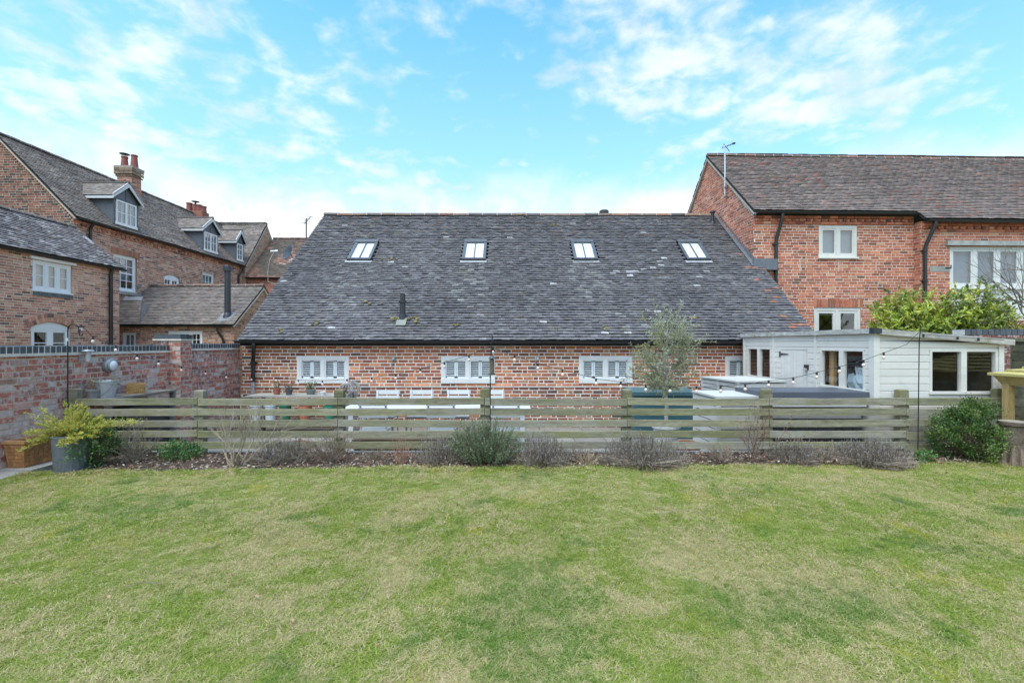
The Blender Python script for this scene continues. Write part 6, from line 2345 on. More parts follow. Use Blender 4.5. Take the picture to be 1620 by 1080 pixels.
pot('small white pot on the potting bench beside the hose', -3.85, 9.78, 0.60, 0.06, 0.07, (0.66, 0.66, 0.64), 'white_paint')
for i, (x, c, nm) in enumerate(((-5.2, (0.62, 0.62, 0.62), 'white tub on the lower shelf of the potting bench, leftmost'), (-4.9, (0.60, 0.65, 0.68), 'pale tub on the lower shelf of the potting bench next to the green one'),
                                (-4.6, (0.04, 0.16, 0.09), 'dark green pot on the lower shelf of the potting bench'), (-4.2, (0.40, 0.14, 0.08), 'orange terracotta pot on the lower shelf of the potting bench'),
                                (-3.7, (0.05, 0.20, 0.13), 'green watering tub at the right end of the potting bench shelf'))):
    pot(nm, x, 9.75, 0.05, 0.12, 0.42 if i < 3 else 0.34, c, 'cover' if i != 3 else 'terracotta')
hose = thing('coiled_hose', 'bundle of grey hose coiled on a reel below the left barn window', 'hose', (-3.22, 9.6, 0.5))
r = random.Random(8)
for i in range(12):
    mb = MB(vary((0.36, 0.34, 0.31), 0.3, r))
    pts = []
    a0 = r.uniform(0, 6.28)
    rr_ = r.uniform(0.11, 0.17)
    for k in range(17):
        a = a0 + 2 * math.pi * k / 16
        pts.append((-3.25 + 0.012 * (i - 6) + rr_ * 0.75 * math.cos(a), 9.62 + 0.02 * (i - 6) + 0.05 * math.cos(a), 0.72 + rr_ * math.sin(a)))
    mb.tube(pts, 0.0085, 5)
    mb.build('hose_loop', M['cover'], hose)
mb = MB((0.14, 0.13, 0.12))
mb.wbox(-3.30, -3.18, 9.56, 9.68, PATIO_Z, 0.68)
mb.build('reel_post', M['wood'], hose)
# small fittings on the barn wall
for px, py, lab in ((623, 567, 'small grey junction box high on the barn wall between the left and middle windows'), (850, 567, 'small grey outdoor lamp on the barn wall right of the bird feeder')):
    p = at(px, py, BD)
    t = thing('wall_box', lab, 'wall fitting', (p.x, BD, p.z))
    mb = MB((0.36, 0.37, 0.38))
    mb.wbox(p.x - 0.035, p.x + 0.035, BD - 0.05, BD, p.z - 0.045, p.z + 0.045)
    mb.build('body', M['metal'], t)
    q = MB((0.50, 0.50, 0.50))
    q.lathe((p.x + 0.005, BD - 0.05, p.z - 0.005), [(0.025, 0), (0.025, 0.025), (0.018, 0.035), (0, 0.037)], 10, None, Vector((0, -1, 0)))
    q.tube([(p.x - 0.03, BD - 0.012, p.z - 0.04), (p.x - 0.05, BD - 0.012, p.z - 0.2), (p.x - 0.01, BD - 0.012, p.z - 0.30)], 0.006, 4)
    q.build('lens', M['plaster'], t)

# ================================================================== LEFT WALL FITTINGS, PLANTERS
p = at(170, 578, 7.15)
lamp = thing('bulkhead_lamp', 'round grey galvanised bulkhead lamp on the garden wall', 'lamp', (GX, 7.15, p.z))
mb = MB((0.30, 0.32, 0.34))
mb.lathe((GX, 7.15, p.z), [(0.102, 0.0), (0.102, 0.05), (0.088, 0.062), (0.088, 0.085), (0.072, 0.092)], 20, None, Vector((1, 0, 0)))
mb.build('casing', M['metal'], lamp)
mb = MB((0.62, 0.64, 0.66))
mb.lathe((GX, 7.15, p.z), [(0.074, 0.088), (0.055, 0.108), (0.0, 0.116)], 20, None, Vector((1, 0, 0)))
mb.build('lens', M['bulb'], lamp, smooth=True)
D = 6.70
p = at(126, 562, D)
lamp = thing('wall_lantern', 'small grey wall light with a flat round cap just under the coping', 'lamp', (GX, D, p.z))
mb = MB((0.30, 0.31, 0.32))
mb.lathe((GX + 0.11, D, p.z + 0.06), [(0.0, 0.022), (0.05, 0.018), (0.075, 0.0), (0.07, -0.004), (0.0, 0.002)], 16)
mb.build('cap', M['metal'], lamp)
mb = MB((0.42, 0.43, 0.44))
mb.lathe((GX + 0.11, D, p.z - 0.08), [(0.0, 0), (0.034, 0.0), (0.034, 0.13), (0, 0.13)], 12)
mb.wbox(GX, GX + 0.11, D - 0.02, D + 0.02, p.z - 0.07, p.z - 0.045)
mb.wbox(GX, GX + 0.015, D - 0.035, D + 0.035, p.z - 0.10, p.z + 0.0)
mb.build('bracket', M['metal'], lamp)

shelf = thing('wall_bench', 'dark wooden bench along the garden wall behind the left end of the fence', 'bench', (-5.8, 7.2, PATIO_Z))
for i in range(3):
    mb = MB(vary((0.18, 0.165, 0.14), 0.15))
    mb.wbox(-6.0 + i * 0.155, -6.0 + i * 0.155 + 0.148, 6.58, 7.95, 0.86, 0.89)
    mb.build('plank', M['wood'], shelf)
mb = MB((0.035, 0.035, 0.035))
mb.wbox(-5.97, -5.62, 7.0, 7.9, PATIO_Z, 0.70)
mb.build('cupboard', M['cover'], shelf)
for y in (6.62, 7.88):
    mb = MB((0.15, 0.14, 0.12))
    mb.wbox(-5.62, -5.55, y, y + 0.05, PATIO_Z, 0.86)
    mb.build('leg', M['wood'], shelf)
# galvanised bucket
bx, by, bz = -5.73, 6.78, 0.89
bk = thing('metal_bucket', 'galvanised metal bucket with drooping plants on the bench by the garden wall', 'bucket', (bx, by, bz))
mb = MB((0.48, 0.50, 0.52))
mb.lathe((bx, by, bz), [(0.0, 0.003), (0.095, 0.0), (0.135, 0.22), (0.142, 0.222), (0.142, 0.238), (0.128, 0.236), (0.118, 0.19), (0.0, 0.19)], 20)
mb.build('body', M['metal'], bk, smooth=False)
mb = MB((0.22, 0.23, 0.24))
pts = [Vector((bx + 0.14 * math.cos(a), by - 0.13 * abs(math.sin(a)) * 0.9 - 0.02, bz + 0.22 - 0.19 * math.sin(a))) for a in [math.pi * k / 10 for k in range(11)]]
mb.tube(pts, 0.005, 5)
mb.build('handle', M['metal'], bk)
r = random.Random(9)
mb = MB()
for i in range(150):
    a = r.uniform(0, 6.28)
    p0 = Vector((bx + 0.11 * math.cos(a), by + 0.11 * math.sin(a), bz + 0.22))
    leaf(mb, p0 + Vector((math.cos(a), math.sin(a), 0)) * r.uniform(-0.05, 0.05) + Vector((0, 0, r.uniform(-0.05, 0.05))), Vector((math.cos(a), math.sin(a), -0.3)) + rvec(r) * 0.7, rvec(r), r.uniform(0.02, 0.05), 0.014, vary(r.choice([(0.20, 0.20, 0.10), (0.28, 0.24, 0.16), (0.12, 0.15, 0.07)]), 0.3, r))
mb.build('plant', M['leaf'], bk, kind='stuff')
pot('grey pot with a pinkish dried plant on the bench beside the metal bucket', -5.80, 6.66, 0.89, 0.085, 0.13, (0.22, 0.21, 0.21), 'stone', stalks(16, 0.17, 0.6, (0.26, 0.18, 0.13), (6, 0.035, [((0.34, 0.22, 0.16), 2), ((0.26, 0.25, 0.12), 1)]), 12))
# woven basket
bx, by, bz = -5.74, 7.33, 0.89
bs = thing('woven_basket', 'square tan woven basket on the bench by the garden wall', 'basket', (bx, by, bz))
ba = R(38)
Ub, Wb = Vector((math.cos(ba), math.sin(ba), 0)), Vector((-math.sin(ba), math.cos(ba), 0))
hb = 0.105
for Fx in (Fr(Vector((bx, by, bz)) - Ub * hb - Wb * hb, Ub, (0, 0, 1)), Fr(Vector((bx, by, bz)) + Ub * hb - Wb * hb, Wb, (0, 0, 1)), Fr(Vector((bx, by, bz)) + Ub * hb + Wb * hb, -Ub, (0, 0, 1)), Fr(Vector((bx, by, bz)) - Ub * hb + Wb * hb, -Wb, (0, 0, 1))):
    mb = MB()
    for j in range(9):
        for i in range(9):
            n_ = 0.008 if (i + j) % 2 else 0.002
            mb.box(Fx, i * 0.0233 + 0.001, i * 0.0233 + 0.0225, j * 0.017 + 0.001, j * 0.017 + 0.0162, -0.006, n_, vary((0.40, 0.23, 0.085), 0.25))
    mb.build('weave', M['wicker'], bs, kind='stuff')
mb = MB((0.10, 0.07, 0.04))
FT = Fr(Vector((bx, by, 0)), Ub, Wb)
mb.box(FT, -hb + 0.012, hb - 0.012, -hb + 0.012, hb - 0.012, bz, bz + 0.11)
mb.build('filling', M['soil'], bs)

# terracotta trough on the edging
tz = ground_z(-5.8, 5.9) + 0.03
tr_ = thing('terracotta_trough', 'long woven-pattern terracotta trough standing against the garden wall', 'planter', (-5.89, 6.0, tz))
x0, x1, y0, y1, h = -5.995, -5.745, 5.66, 6.36, 0.29
mb = MB((0.42, 0.205, 0.085))
a = 0.03
P = [(x0 + a, y0 + a, tz), (x1 - a, y0 + a, tz), (x1 - a, y1 - a, tz), (x0 + a, y1 - a, tz), (x0, y0, tz + h), (x1, y0, tz + h), (x1, y1, tz + h), (x0, y1, tz + h)]
P += [(x0 + 0.03, y0 + 0.03, tz + h), (x1 - 0.03, y0 + 0.03, tz + h), (x1 - 0.03, y1 - 0.03, tz + h), (x0 + 0.03, y1 - 0.03, tz + h), (x0 + 0.03, y0 + 0.03, tz + h - 0.06), (x1 - 0.03, y0 + 0.03, tz + h - 0.06), (x1 - 0.03, y1 - 0.03, tz + h - 0.06), (x0 + 0.03, y1 - 0.03, tz + h - 0.06)]
mb.mesh(P, [(0, 1, 5, 4), (1, 2, 6, 5), (2, 3, 7, 6), (3, 0, 4, 7), (4, 5, 9, 8), (5, 6, 10, 9), (6, 7, 11, 10), (7, 4, 8, 11), (8, 9, 13, 12), (9, 10, 14, 13), (10, 11, 15, 14), (11, 8, 12, 15), (12, 13, 14, 15), (3, 2, 1, 0)])
mb.build('body', M['terracotta'], tr_)
mb = MB((0.45, 0.22, 0.09))
# raised basket weave on the two visible sides
n = 12
for i in range(n):
    for j in range(6):
        for side in (0, 1):
            f0, f1 = (i + 0.06) / n, (i + 0.94) / n
            g0, g1 = 0.06 + j * 0.15, 0.06 + j * 0.15 + 0.13
            off = 0.02 * (1 if (i + j) % 2 else -1) / n
            def sp(f, g):
                k = a * (1 - g)
                if side == 0:
                    return Vector((x1 - k + 0.004, y0 + k + (y1 - y0 - 2 * k) * f, tz + h * g))
                return Vector((x0 + k + (x1 - x0 - 2 * k) * f, y0 + k - 0.004, tz + h * g))
            if side == 1 and i % 2:
                continue
            if side == 1:
                f1 = (i + 1.9) / n
            sk = 0.04 if (i + j) % 2 else -0.04
            if side == 1:
                mb.mesh([sp(f0, g0 + sk), sp(f1, g0 - sk), sp(f1, g1 - sk), sp(f0, g1 + sk)], [(0, 1, 2, 3)], vary((0.44, 0.215, 0.09), 0.2))
            else:
                mb.mesh([sp(f0, g0 + sk), sp(f1, g0 - sk), sp(f1, g1 - sk), sp(f0, g1 + sk)], [(0, 1, 2, 3)], vary((0.44, 0.215, 0.09), 0.2))
mb.build('weave', M['terracotta'], tr_, kind='stuff')
mb = MB((0.46, 0.24, 0.11))
for (ax0, ax1, ay0, ay1) in ((x0 - 0.012, x1 + 0.012, y0 - 0.012, y0 + 0.03), (x0 - 0.012, x1 + 0.012, y1 - 0.03, y1 + 0.012), (x0 - 0.012, x0 + 0.03, y0 + 0.03, y1 - 0.03), (x1 - 0.03, x1 + 0.012, y0 + 0.03, y1 - 0.03)):
    mb.wbox(ax0, ax1, ay0, ay1, tz + h - 0.005, tz + h + 0.028)
mb.build('rim', M['terracotta'], tr_)

# zinc planter with golden conifer
zx, zy = -5.16, 5.62
zz = ground_z(zx, zy) - 0.01
zp = thing('zinc_planter', 'tall grey ribbed metal planter at the left corner of the bed', 'planter', (zx, zy, zz))
mb = MB((0.115, 0.13, 0.145))
H_ = 0.45
nn = 48
prof = [(0.0, 0.86), (H_ - 0.03, 1.0), (H_ - 0.025, 1.04), (H_, 1.04)]
V, fs = [], []
for hz_, k in prof:
    for i in range(nn):
        t_ = 2 * math.pi * i / nn
        rr_ = 0.172 * k * (1 + 0.012 * math.cos(t_ * 16) * (hz_ < H_ - 0.02)) * 1.0
        V.append((zx + rr_ * math.cos(t_), zy + rr_ * math.sin(t_), zz + hz_))
for j in range(3):
    for i in range(nn):
        fs.append((j * nn + i, j * nn + (i + 1) % nn, (j + 1) * nn + (i + 1) % nn, (j + 1) * nn + i))
mb.mesh(V, fs)
mb.build('body', M['lead'], zp)
mb = MB((0.06, 0.045, 0.035))
mb.lathe((zx, zy, zz), [(0.168, H_ - 0.03), (0, H_ - 0.02)], 20)
mb.build('compost', M['soil'], zp)
con = thing('golden_conifer', 'sprawling golden yellow conifer spilling out of the tall grey planter', 'shrub', (zx, zy, zz + H_))
r = random.Random(14)
st, lv = MB(), MB()
base = Vector((zx, zy, zz + H_ - 0.02))
GOLD = [((0.52, 0.50, 0.095), 4), ((0.44, 0.45, 0.10), 3), ((0.60, 0.55, 0.16), 2), ((0.30, 0.34, 0.08), 2)]
# spreading sprays: direction, length
sprays = []
for i in range(46):
    a = r.uniform(0, 6.28)
    el = r.uniform(-0.1, 0.9)
    sprays.append((Vector((math.cos(a) * 1.25, math.sin(a) * 0.55, el)), r.uniform(0.22, 0.42)))
sprays += [(Vector((-1, 0.05, 0.02)), 0.50), (Vector((-1, -0.25, -0.15)), 0.52), (Vector((-1, -0.1, 0.2)), 0.50), (Vector((-0.9, -0.2, 0.28)), 0.42), (Vector((0.10, 0, 1.15)), 0.35), (Vector((0.28, 0.1, 1.1)), 0.36), (Vector((0.5, 0.1, 1.0)), 0.36), (Vector((-0.2, 0.1, 0.95)), 0.36), (Vector((-0.55, -0.1, 0.6)), 0.42), (Vector((-0.7, -0.1, 0.45)), 0.5), (Vector((1.0, 0.3, 0.40)), 0.66), (Vector((1.0, 0.25, 0.34)), 0.72), (Vector((0.9, 0.2, 0.5)), 0.5), (Vector((0.45, 0, 1.0)), 0.36), (Vector((0.5, -0.4, 0.1)), 0.36), (Vector((0.3, -0.5, 0.0)), 0.33)]
for d, L in sprays:
    d = d.normalized()
    droop = Vector((0, 0, -0.18 if d.z < 0.5 else 0))
    pts = [base + d * L * t_ + droop * L * t_ * t_ for t_ in (0, 0.25, 0.5, 0.75, 1.0)]
    st.tube(pts, [0.007, 0.006, 0.004, 0.003, 0.0015], 4, (0.20, 0.12, 0.06), cap=False)
    side = d.cross(Vector((0, 0, 1))).normalized()
    for k in range(34):
        t_ = r.uniform(0.12, 1.0)
        p0 = pts[min(3, int(t_ * 4))].lerp(pts[min(4, int(t_ * 4) + 1)], t_ * 4 - min(3, int(t_ * 4)))
        sd_ = (side * r.choice((-1, 1)) * r.uniform(0.4, 1) + d * 0.7 + Vector((0, 0, r.uniform(-0.1, 0.55)))).normalized()
        ll = L * 0.30 * r.uniform(0.5, 1.1) * (1.15 - t_ * 0.6)
        cc = pick(GOLD, r)
        for m_ in range(9):
            q = p0 + sd_ * ll * m_ / 9
            leaf(lv, q, sd_ + rvec(r) * 0.75, rvec(r) + Vector((0, 0, 0.8)), r.uniform(0.016, 0.032), 0.009, vary(cc, 0.22, r))
st.build('stems', M['twig'], con, kind='stuff')
lv.build('foliage', M['leaf'], con, kind='stuff')

# ================================================================== CROOK POLES, FEEDER, STRING LIGHTS
def crook(label, x, y, ztop, hook, z0, name='crook_pole'):
    t = thing(name, label, 'garden hook pole', (x, y, z0))
    mb = MB((0.022, 0.022, 0.024))
    R_ = hook
    pts = [(x, y, z0), (x, y, ztop - abs(R_))]
    for k in range(1, 9):
        a = math.pi * k / 8
        pts.append((x + R_ - R_ * math.cos(a), y, ztop - abs(R_) + abs(R_) * math.sin(a)))
    pts.append((x + 2 * R_, y, ztop - abs(R_) - 0.05))
    for k in range(1, 5):
        a = math.pi * k / 4
        pts.append((x + 2 * R_ + (R_ * 0.3) * (1 - math.cos(a)), y, ztop - abs(R_) - 0.05 - 0.03 * math.sin(a)))
    mb.tube(pts, 0.008, 6)
    mb.build('pole', M['metal'], t)
    return t


lx = -5.89
cp = crook('black shepherd crook pole at the left end of the fence with a curled hook', lx, 6.37, 1.905, 0.075, 0.1)
q = MB((0.55, 0.55, 0.55))
q.lathe((lx, 6.37, 1.70), [(0.012, -0.02), (0.016, -0.02), (0.016, 0.02), (0.012, 0.02)], 8)
q.build('clip', M['metal'], cp)
mx_, my_ = -0.275, 6.37
t = thing('feeder_pole', 'thin black pole in the middle of the fence carrying lights and a bird feeder', 'pole', (mx_, my_, 0.1))
mb = MB((0.022, 0.022, 0.024))
mb.tube([(mx_ - 0.016, my_, 0.1), (mx_ - 0.012, my_, 1.15), (mx_, my_, 1.66), (mx_ + 0.02, my_, 1.745), (mx_ + 0.0, my_ - 0.015, 1.76)], 0.0065, 6)
mb.tube([(mx_ - 0.03, my_, 1.60), (mx_ + 0.02, my_ - 0.03, 1.61), (mx_ + 0.005, my_ - 0.03, 1.53)], 0.005, 5)
mb.build('pole', M['metal'], t)
fx_, fy_ = mx_ + 0.012, my_ - 0.045
bf_ = thing('bird_feeder', 'tubular bird feeder with a dark domed top hanging on the middle pole', 'bird feeder', (fx_, fy_, 1.2))
mb = MB((0.06, 0.065, 0.075))
mb.lathe((fx_, fy_, 1.455), [(0.0, 0.035), (0.02, 0.032), (0.05, 0.0), (0.046, -0.004), (0, 0.0)], 14)
mb.tube([(fx_, fy_, 1.485), (fx_, fy_, 1.535)], 0.003, 4)
mb.build('roof', M['black_plastic'], bf_)
mb = MB((0.15, 0.115, 0.075))
mb.lathe((fx_, fy_, 1.25), [(0.0, 0), (0.03, 0.0), (0.03, 0.195), (0.0, 0.2)], 12)
mb.build('seed_tube', M['soil'], bf_)
mb = MB((0.10, 0.10, 0.10))
for k in range(10):
    a = 2 * math.pi * k / 10
    mb.tube([(fx_ + 0.034 * math.cos(a), fy_ + 0.034 * math.sin(a), 1.245), (fx_ + 0.034 * math.cos(a), fy_ + 0.034 * math.sin(a), 1.455)], 0.0016, 3)
mb.lathe((fx_, fy_, 1.235), [(0.0, 0), (0.048, 0.0), (0.05, 0.018), (0.036, 0.02)], 14)
mb.build('cage', M['metal'], bf_)
rx_, ry_ = 5.40, 6.37
t = thing('light_pole', 'thin black pole at the right of the fence carrying the end of the lights', 'pole', (rx_, ry_, 0.1))
mb = MB((0.022, 0.022, 0.024))
mb.tube([(rx_ - 0.02, ry_, 0.1), (rx_, ry_, 1.70), (rx_ + 0.02, ry_, 1.86), (rx_ + 0.012, ry_, 1.88)], 0.0065, 6)
mb.build('pole', M['metal'], t)


def string_light(label, pts, bulbs, droop_col=(0.02, 0.02, 0.02), lit=True):
    """pts: cable points; bulbs: list of points on the cable."""
    t = thing('string_light', label, 'string lights', pts[0], 'festoon lights strung along the fence and walls')
    mb = MB(droop_col)
    mb.tube(pts, 0.0036, 5)
    mb.build('cable', M['black_plastic'], t)
    for p in bulbs:
        p = Vector(p)
        q = MB((0.02, 0.02, 0.02))
        q.lathe(p, [(0.0, 0.008), (0.013, 0.006), (0.013, -0.034), (0.010, -0.036)], 8)
        h = q.build('bulb_holder', M['black_plastic'], t)
        if not lit:
            continue
        q = MB((0.72, 0.58, 0.52))
        q.lathe(p + Vector((0, 0, -0.036)), [(0.009, 0.0), (0.016, -0.010), (0.0215, -0.026), (0.018, -0.041), (0.008, -0.049), (0.0, -0.050)], 10)
        q.build('bulb', M['bulb'], h, smooth=True)


wall_b = [(128, 514, 6.40), (147, 533, 6.60), (183, 547, 6.98), (217, 561, 7.40), (251, 570, 7.84), (287, 580, 8.36), (325, 586, 9.02), (358, 592, 9.70), (398, 596, 10.45)]
pb = [at(*q) for q in wall_b]
string_light('string of pale bulbs running from the crook pole along the garden wall', [Vector((lx + 0.17, 6.37, 1.80))] + pb, pb)
b2 = [(437, 597), (472, 601), (510, 602), (549, 600), (588, 597), (626, 592), (665, 583), (703, 573), (742, 562)]
p0, p1 = pb[-1], Vector((mx_ - 0.02, my_, 1.61))
pb2 = []
for px, py in b2:
    k = (px - 810) / FPX
    # where the sight line crosses the straight run from the downpipe to the middle pole
    t_ = (k * p0.y - p0.x) / ((p1.x - p0.x) - k * (p1.y - p0.y))
    D = p0.y + (p1.y - p0.y) * t_
    pb2.append(at(px, py, D))
string_light('string of pale bulbs from the barn downpipe past the windows to the middle pole', [p0] + pb2 + [p1], pb2)
b3 = [(780, 550), (814, 562), (851, 575), (890, 585), (943, 599), (982, 604), (1021.5, 609), (1060, 611), (1102, 611.5), (1140, 611), (1179, 608), (1216, 602), (1255, 597.5), (1292, 589), (1328, 580), (1366, 570), (1398, 558), (1434, 545)]
p1, p2 = Vector((mx_ - 0.02, my_, 1.61)), Vector((rx_, ry_, 1.80))
pb3 = [at(px, py, my_ + 0.02) for px, py in b3]
string_light('long string of pale bulbs dipping between the middle pole and the right pole', [p1] + pb3 + [p2], pb3[:-1])
pb4 = [at(1461, 529, 6.50), at(1515, 533, 6.50), at(1548, 535, 6.50), at(1588, 538, 6.5)]
string_light('short end of the lights pinned along the front edge of the summerhouse roof', [p2] + pb4, pb4[:3], lit=False)

# ================================================================== OLIVE TREE
ox, oy = 2.66, 8.3
ol = thing('olive_tree', 'young grey-green olive tree in a pot behind the fence in front of the barn', 'tree', (ox, oy, PATIO_Z))
r = random.Random(19)
st, tips = MB(), []
top = Vector((ox + 0.02, oy, 1.05))
st.tube([(ox, oy, PATIO_Z + 0.4), (ox + 0.01, oy, 0.55), (ox - 0.005, oy, 0.85), top], [0.036, 0.032, 0.03, 0.026], 8, (0.36, 0.33, 0.27))
OLV = [((0.33, 0.35, 0.20), 4), ((0.25, 0.28, 0.14), 3), ((0.46, 0.47, 0.34), 3), ((0.38, 0.38, 0.17), 1.5)]
lv = MB()
leaders = [(-0.22, 2.42), (0.10, 2.30), (0.30, 2.36), (-0.46, 2.16), (0.50, 2.14), (-0.05, 2.2)]
targets = [(Vector((ox + x, oy + r.uniform(-0.15, 0.15), z)), 1.0) for x, z in leaders]
for i in range(74):
    z = r.uniform(0.90, 2.15)
    t_ = (z - 0.85) / 1.3
    hw = 0.66 * math.sin(math.pi * min(1, max(0.05, 0.18 + 0.66 * t_))) ** 0.8
    a = r.uniform(0, 6.28)
    q = r.uniform(0.55, 1.08)
    targets.append((Vector((ox + math.cos(a) * hw * q, oy + math.sin(a) * hw * 0.8 * q, z)), 0.8))
axis = lambda z: Vector((ox + 0.03 * math.sin(z * 4), oy, z))
st.tube([top, axis(1.35), axis(1.7), axis(2.05)], [0.024, 0.016, 0.010, 0.005], 6, (0.30, 0.28, 0.22))
for T, wgt in targets:
    z0 = max(0.86, min(1.75, T.z - r.uniform(0.25, 0.6)))
    A = axis(z0)
    Mid = A.lerp(T, 0.5) + Vector((0, 0, -0.05)) + rvec(r) * 0.05
    pts = [A, A.lerp(Mid, 0.6), Mid, Mid.lerp(T, 0.55) + rvec(r) * 0.015, T]
    st.tube(pts, [0.009, 0.007, 0.005, 0.0035, 0.0015], 4, vary((0.32, 0.30, 0.24), 0.2, r), cap=False)
    cc = pick(OLV, r)
    twigs = [(pts, 0.35)]
    for k in range(7):
        f = r.uniform(0.3, 0.95)
        p = pts[min(3, int(f * 4))].lerp(pts[min(3, int(f * 4)) + 1], f * 4 - int(f * 4))
        e = p + ((T - A).normalized() * 0.6 + rvec(r) * 0.8 + Vector((0, 0, 0.15))).normalized() * r.uniform(0.10, 0.24)
        st.tube([p, p.lerp(e, 0.5) + rvec(r) * 0.01, e], [0.003, 0.0022, 0.001], 3, vary((0.30, 0.29, 0.20), 0.2, r), cap=False)
        twigs.append(([p, p.lerp(e, 0.33), p.lerp(e, 0.66), p.lerp(e, 0.9), e], 0.0))
    for tp, f0 in twigs:
        dd = (tp[-1] - tp[0]).normalized()
        for k in range(18):
            f = r.uniform(f0, 1.0)
            j = min(3, int(f * 4))
            p = tp[j].lerp(tp[j + 1], f * 4 - j)
            leaf(lv, p, dd * 0.8 + rvec(r) * 0.9, rvec(r), r.uniform(0.030, 0.056), r.uniform(0.009, 0.014), vary(cc, 0.3, r), 0.1)
st.build('trunk', M['bark'], ol)
lv.build('crown', M['leaf'], ol, kind='stuff')
mb = MB((0.42, 0.42, 0.41))
mb.lathe((ox, oy, PATIO_Z), [(0.16, 0), (0.22, 0.40), (0.24, 0.40), (0.24, 0.46), (0.20, 0.46), (0.19, 0.42), (0, 0.42)], 20)
mb.build('pot', M['stone'], ol)
pot('red terracotta pot behind the fence beside the narrow slatted cabinet', 2.55, 6.95, PATIO_Z, 0.16, 0.42, (0.30, 0.11, 0.075))
pot('terracotta pot at the foot of the fence near the left of the patio table', -3.1, 6.95, PATIO_Z, 0.16, 0.42, (0.32, 0.12, 0.08))
pl = thing('brown_trough', 'long dark brown trough on the patio under the bottom fence board in the middle', 'planter', (-1.5, 6.9, PATIO_Z))
mb = MB((0.10, 0.065, 0.04))
mb.wbox(-2.25, -1.0, 6.85, 7.15, PATIO_Z, 0.26)
mb.build('body', M['wood'], pl)
mb = MB((0.12, 0.08, 0.05))
mb.wbox(-2.28, -0.97, 6.82, 7.18, 0.26, 0.285)
mb.build('rim', M['wood'], pl)

# ================================================================== BED PLANTS
t = bush_thing('evergreen_shrub', 'dark green leafy shrub right of the tall grey planter', 'shrub', 146, 5.78)
r = random.Random(33)
lv, st = MB(), MB()
DG = [((0.06, 0.15, 0.035), 4), ((0.09, 0.21, 0.045), 4), ((0.16, 0.30, 0.07), 2), ((0.04, 0.10, 0.03), 2)]
b = Vector(t.location)
foliage(lv, b + Vector((0, 0, 0.30)), (0.33, 0.25, 0.27), 4200, 0.034, 0.017, DG, r, 50, 0.17, 0.4, 0.5, b.z + 0.03)
for i in range(26):
    d = rvec(r)
    st.tube([b, b + Vector((d.x * 0.28, d.y * 0.2, 0.18 + 0.25 * abs(d.z)))], [0.006, 0.003], 4, (0.12, 0.08, 0.05), cap=False)
st.build('stems', M['twig'], t, kind='stuff')
lv.build('foliage', M['gloss_leaf'], t, kind='stuff')

t = bush_thing('evergreen_shrub', 'low bright green leafy plant under the boards at the left of the fence', 'shrub', 284, 6.15)
lv = MB()
b = Vector(t.location)
foliage(lv, b + Vector((0, 0, 0.13)), (0.26, 0.18, 0.14), 1700, 0.032, 0.016, DG, r, 30, 0.2, 0.3, 0.5, b.z + 0.02)
lv.build('foliage', M['gloss_leaf'], t, kind='stuff')

GR_ = (0.17, 0.145, 0.125)
twiggy('twiggy_shrub', 'grey-brown twiggy shrub against the boards right of the dark evergreen', 'shrub', 213, 5.95, 0.55, 0.55, 34, 51, (0.20, 0.17, 0.13), 2, (900, 0.020, 0.008, [((0.20, 0.20, 0.11), 2), ((0.26, 0.22, 0.15), 1), ((0.28, 0.18, 0.06), 0.4)]), rad=0.007)
# bare pale shrub with thick basal stems
t = bush_thing('bare_shrub', 'bare shrub with pale thick forking stems in front of the left fence bays', 'shrub', 372, 5.78)
r = random.Random(44)
st, tips = MB(), []
b = Vector(t.location)
for dx, h_, L in ((-0.22, 1.0, 0.62), (0.42, 0.95, 0.66), (0.10, 1.0, 0.74), (0.75, 0.85, 0.62), (-0.55, 0.9, 0.5), (0.25, 1.0, 0.55), (-0.08, 1.0, 0.55)):
    branchy(st, b + Vector((dx * 0.06, r.uniform(-0.03, 0.03), 0)), Vector((dx, r.uniform(-0.15, 0.15), h_)), 0.012, L * 0.60, 3, r, (0.32, 0.265, 0.20), 0.26, (2, 3), tips, 0.05, 0.62, 0.5)
for i in range(9):
    a = r.uniform(0, 6.28)
    st.tube([b + Vector((0, 0, 0.02)), b + Vector((math.cos(a) * 0.08, math.sin(a) * 0.06 - 0.02, r.uniform(0.03, 0.2))), b + Vector((math.cos(a) * 0.14, math.sin(a) * 0.1, r.uniform(0.05, 0.3)))], [0.013, 0.01, 0.005], 5, vary((0.36, 0.29, 0.21), 0.2, r))
st.build('branches', M['twig'], t)
lv = MB()
for i in range(120):
    p, d = r.choice(tips)
    leaf(lv, p, rvec(r), rvec(r), 0.014, 0.007, vary((0.26, 0.26, 0.10), 0.3, r))
lv.build('buds', M['leaf'], t, kind='stuff')

lavender('greyish lavender bush left of the second fence post, just right of the bare shrub', 445, 6.02, 0.62, 0.42, 300, 61)
twiggy('twiggy_shrub', 'loose brown dead-stemmed plant beside the second fence post', 'shrub', 522, 6.0, 0.62, 0.50, 40, 52, (0.22, 0.165, 0.125), 2, (300, 0.016, 0.006, [((0.22, 0.15, 0.11), 1)]), rad=0.006)
twiggy('dead_stalks', 'thin reddish dead flower stalks standing in the middle of the bed', 'dead flowers', 636, 5.9, 0.20, 0.42, 22, 53, (0.34, 0.19, 0.13), 1, (70, 0.012, 0.006, [((0.32, 0.18, 0.12), 1)]), rad=0.005)
lavender('upright grey lavender left of the green rosemary', 696, 5.98, 0.55, 0.44, 280, 62)
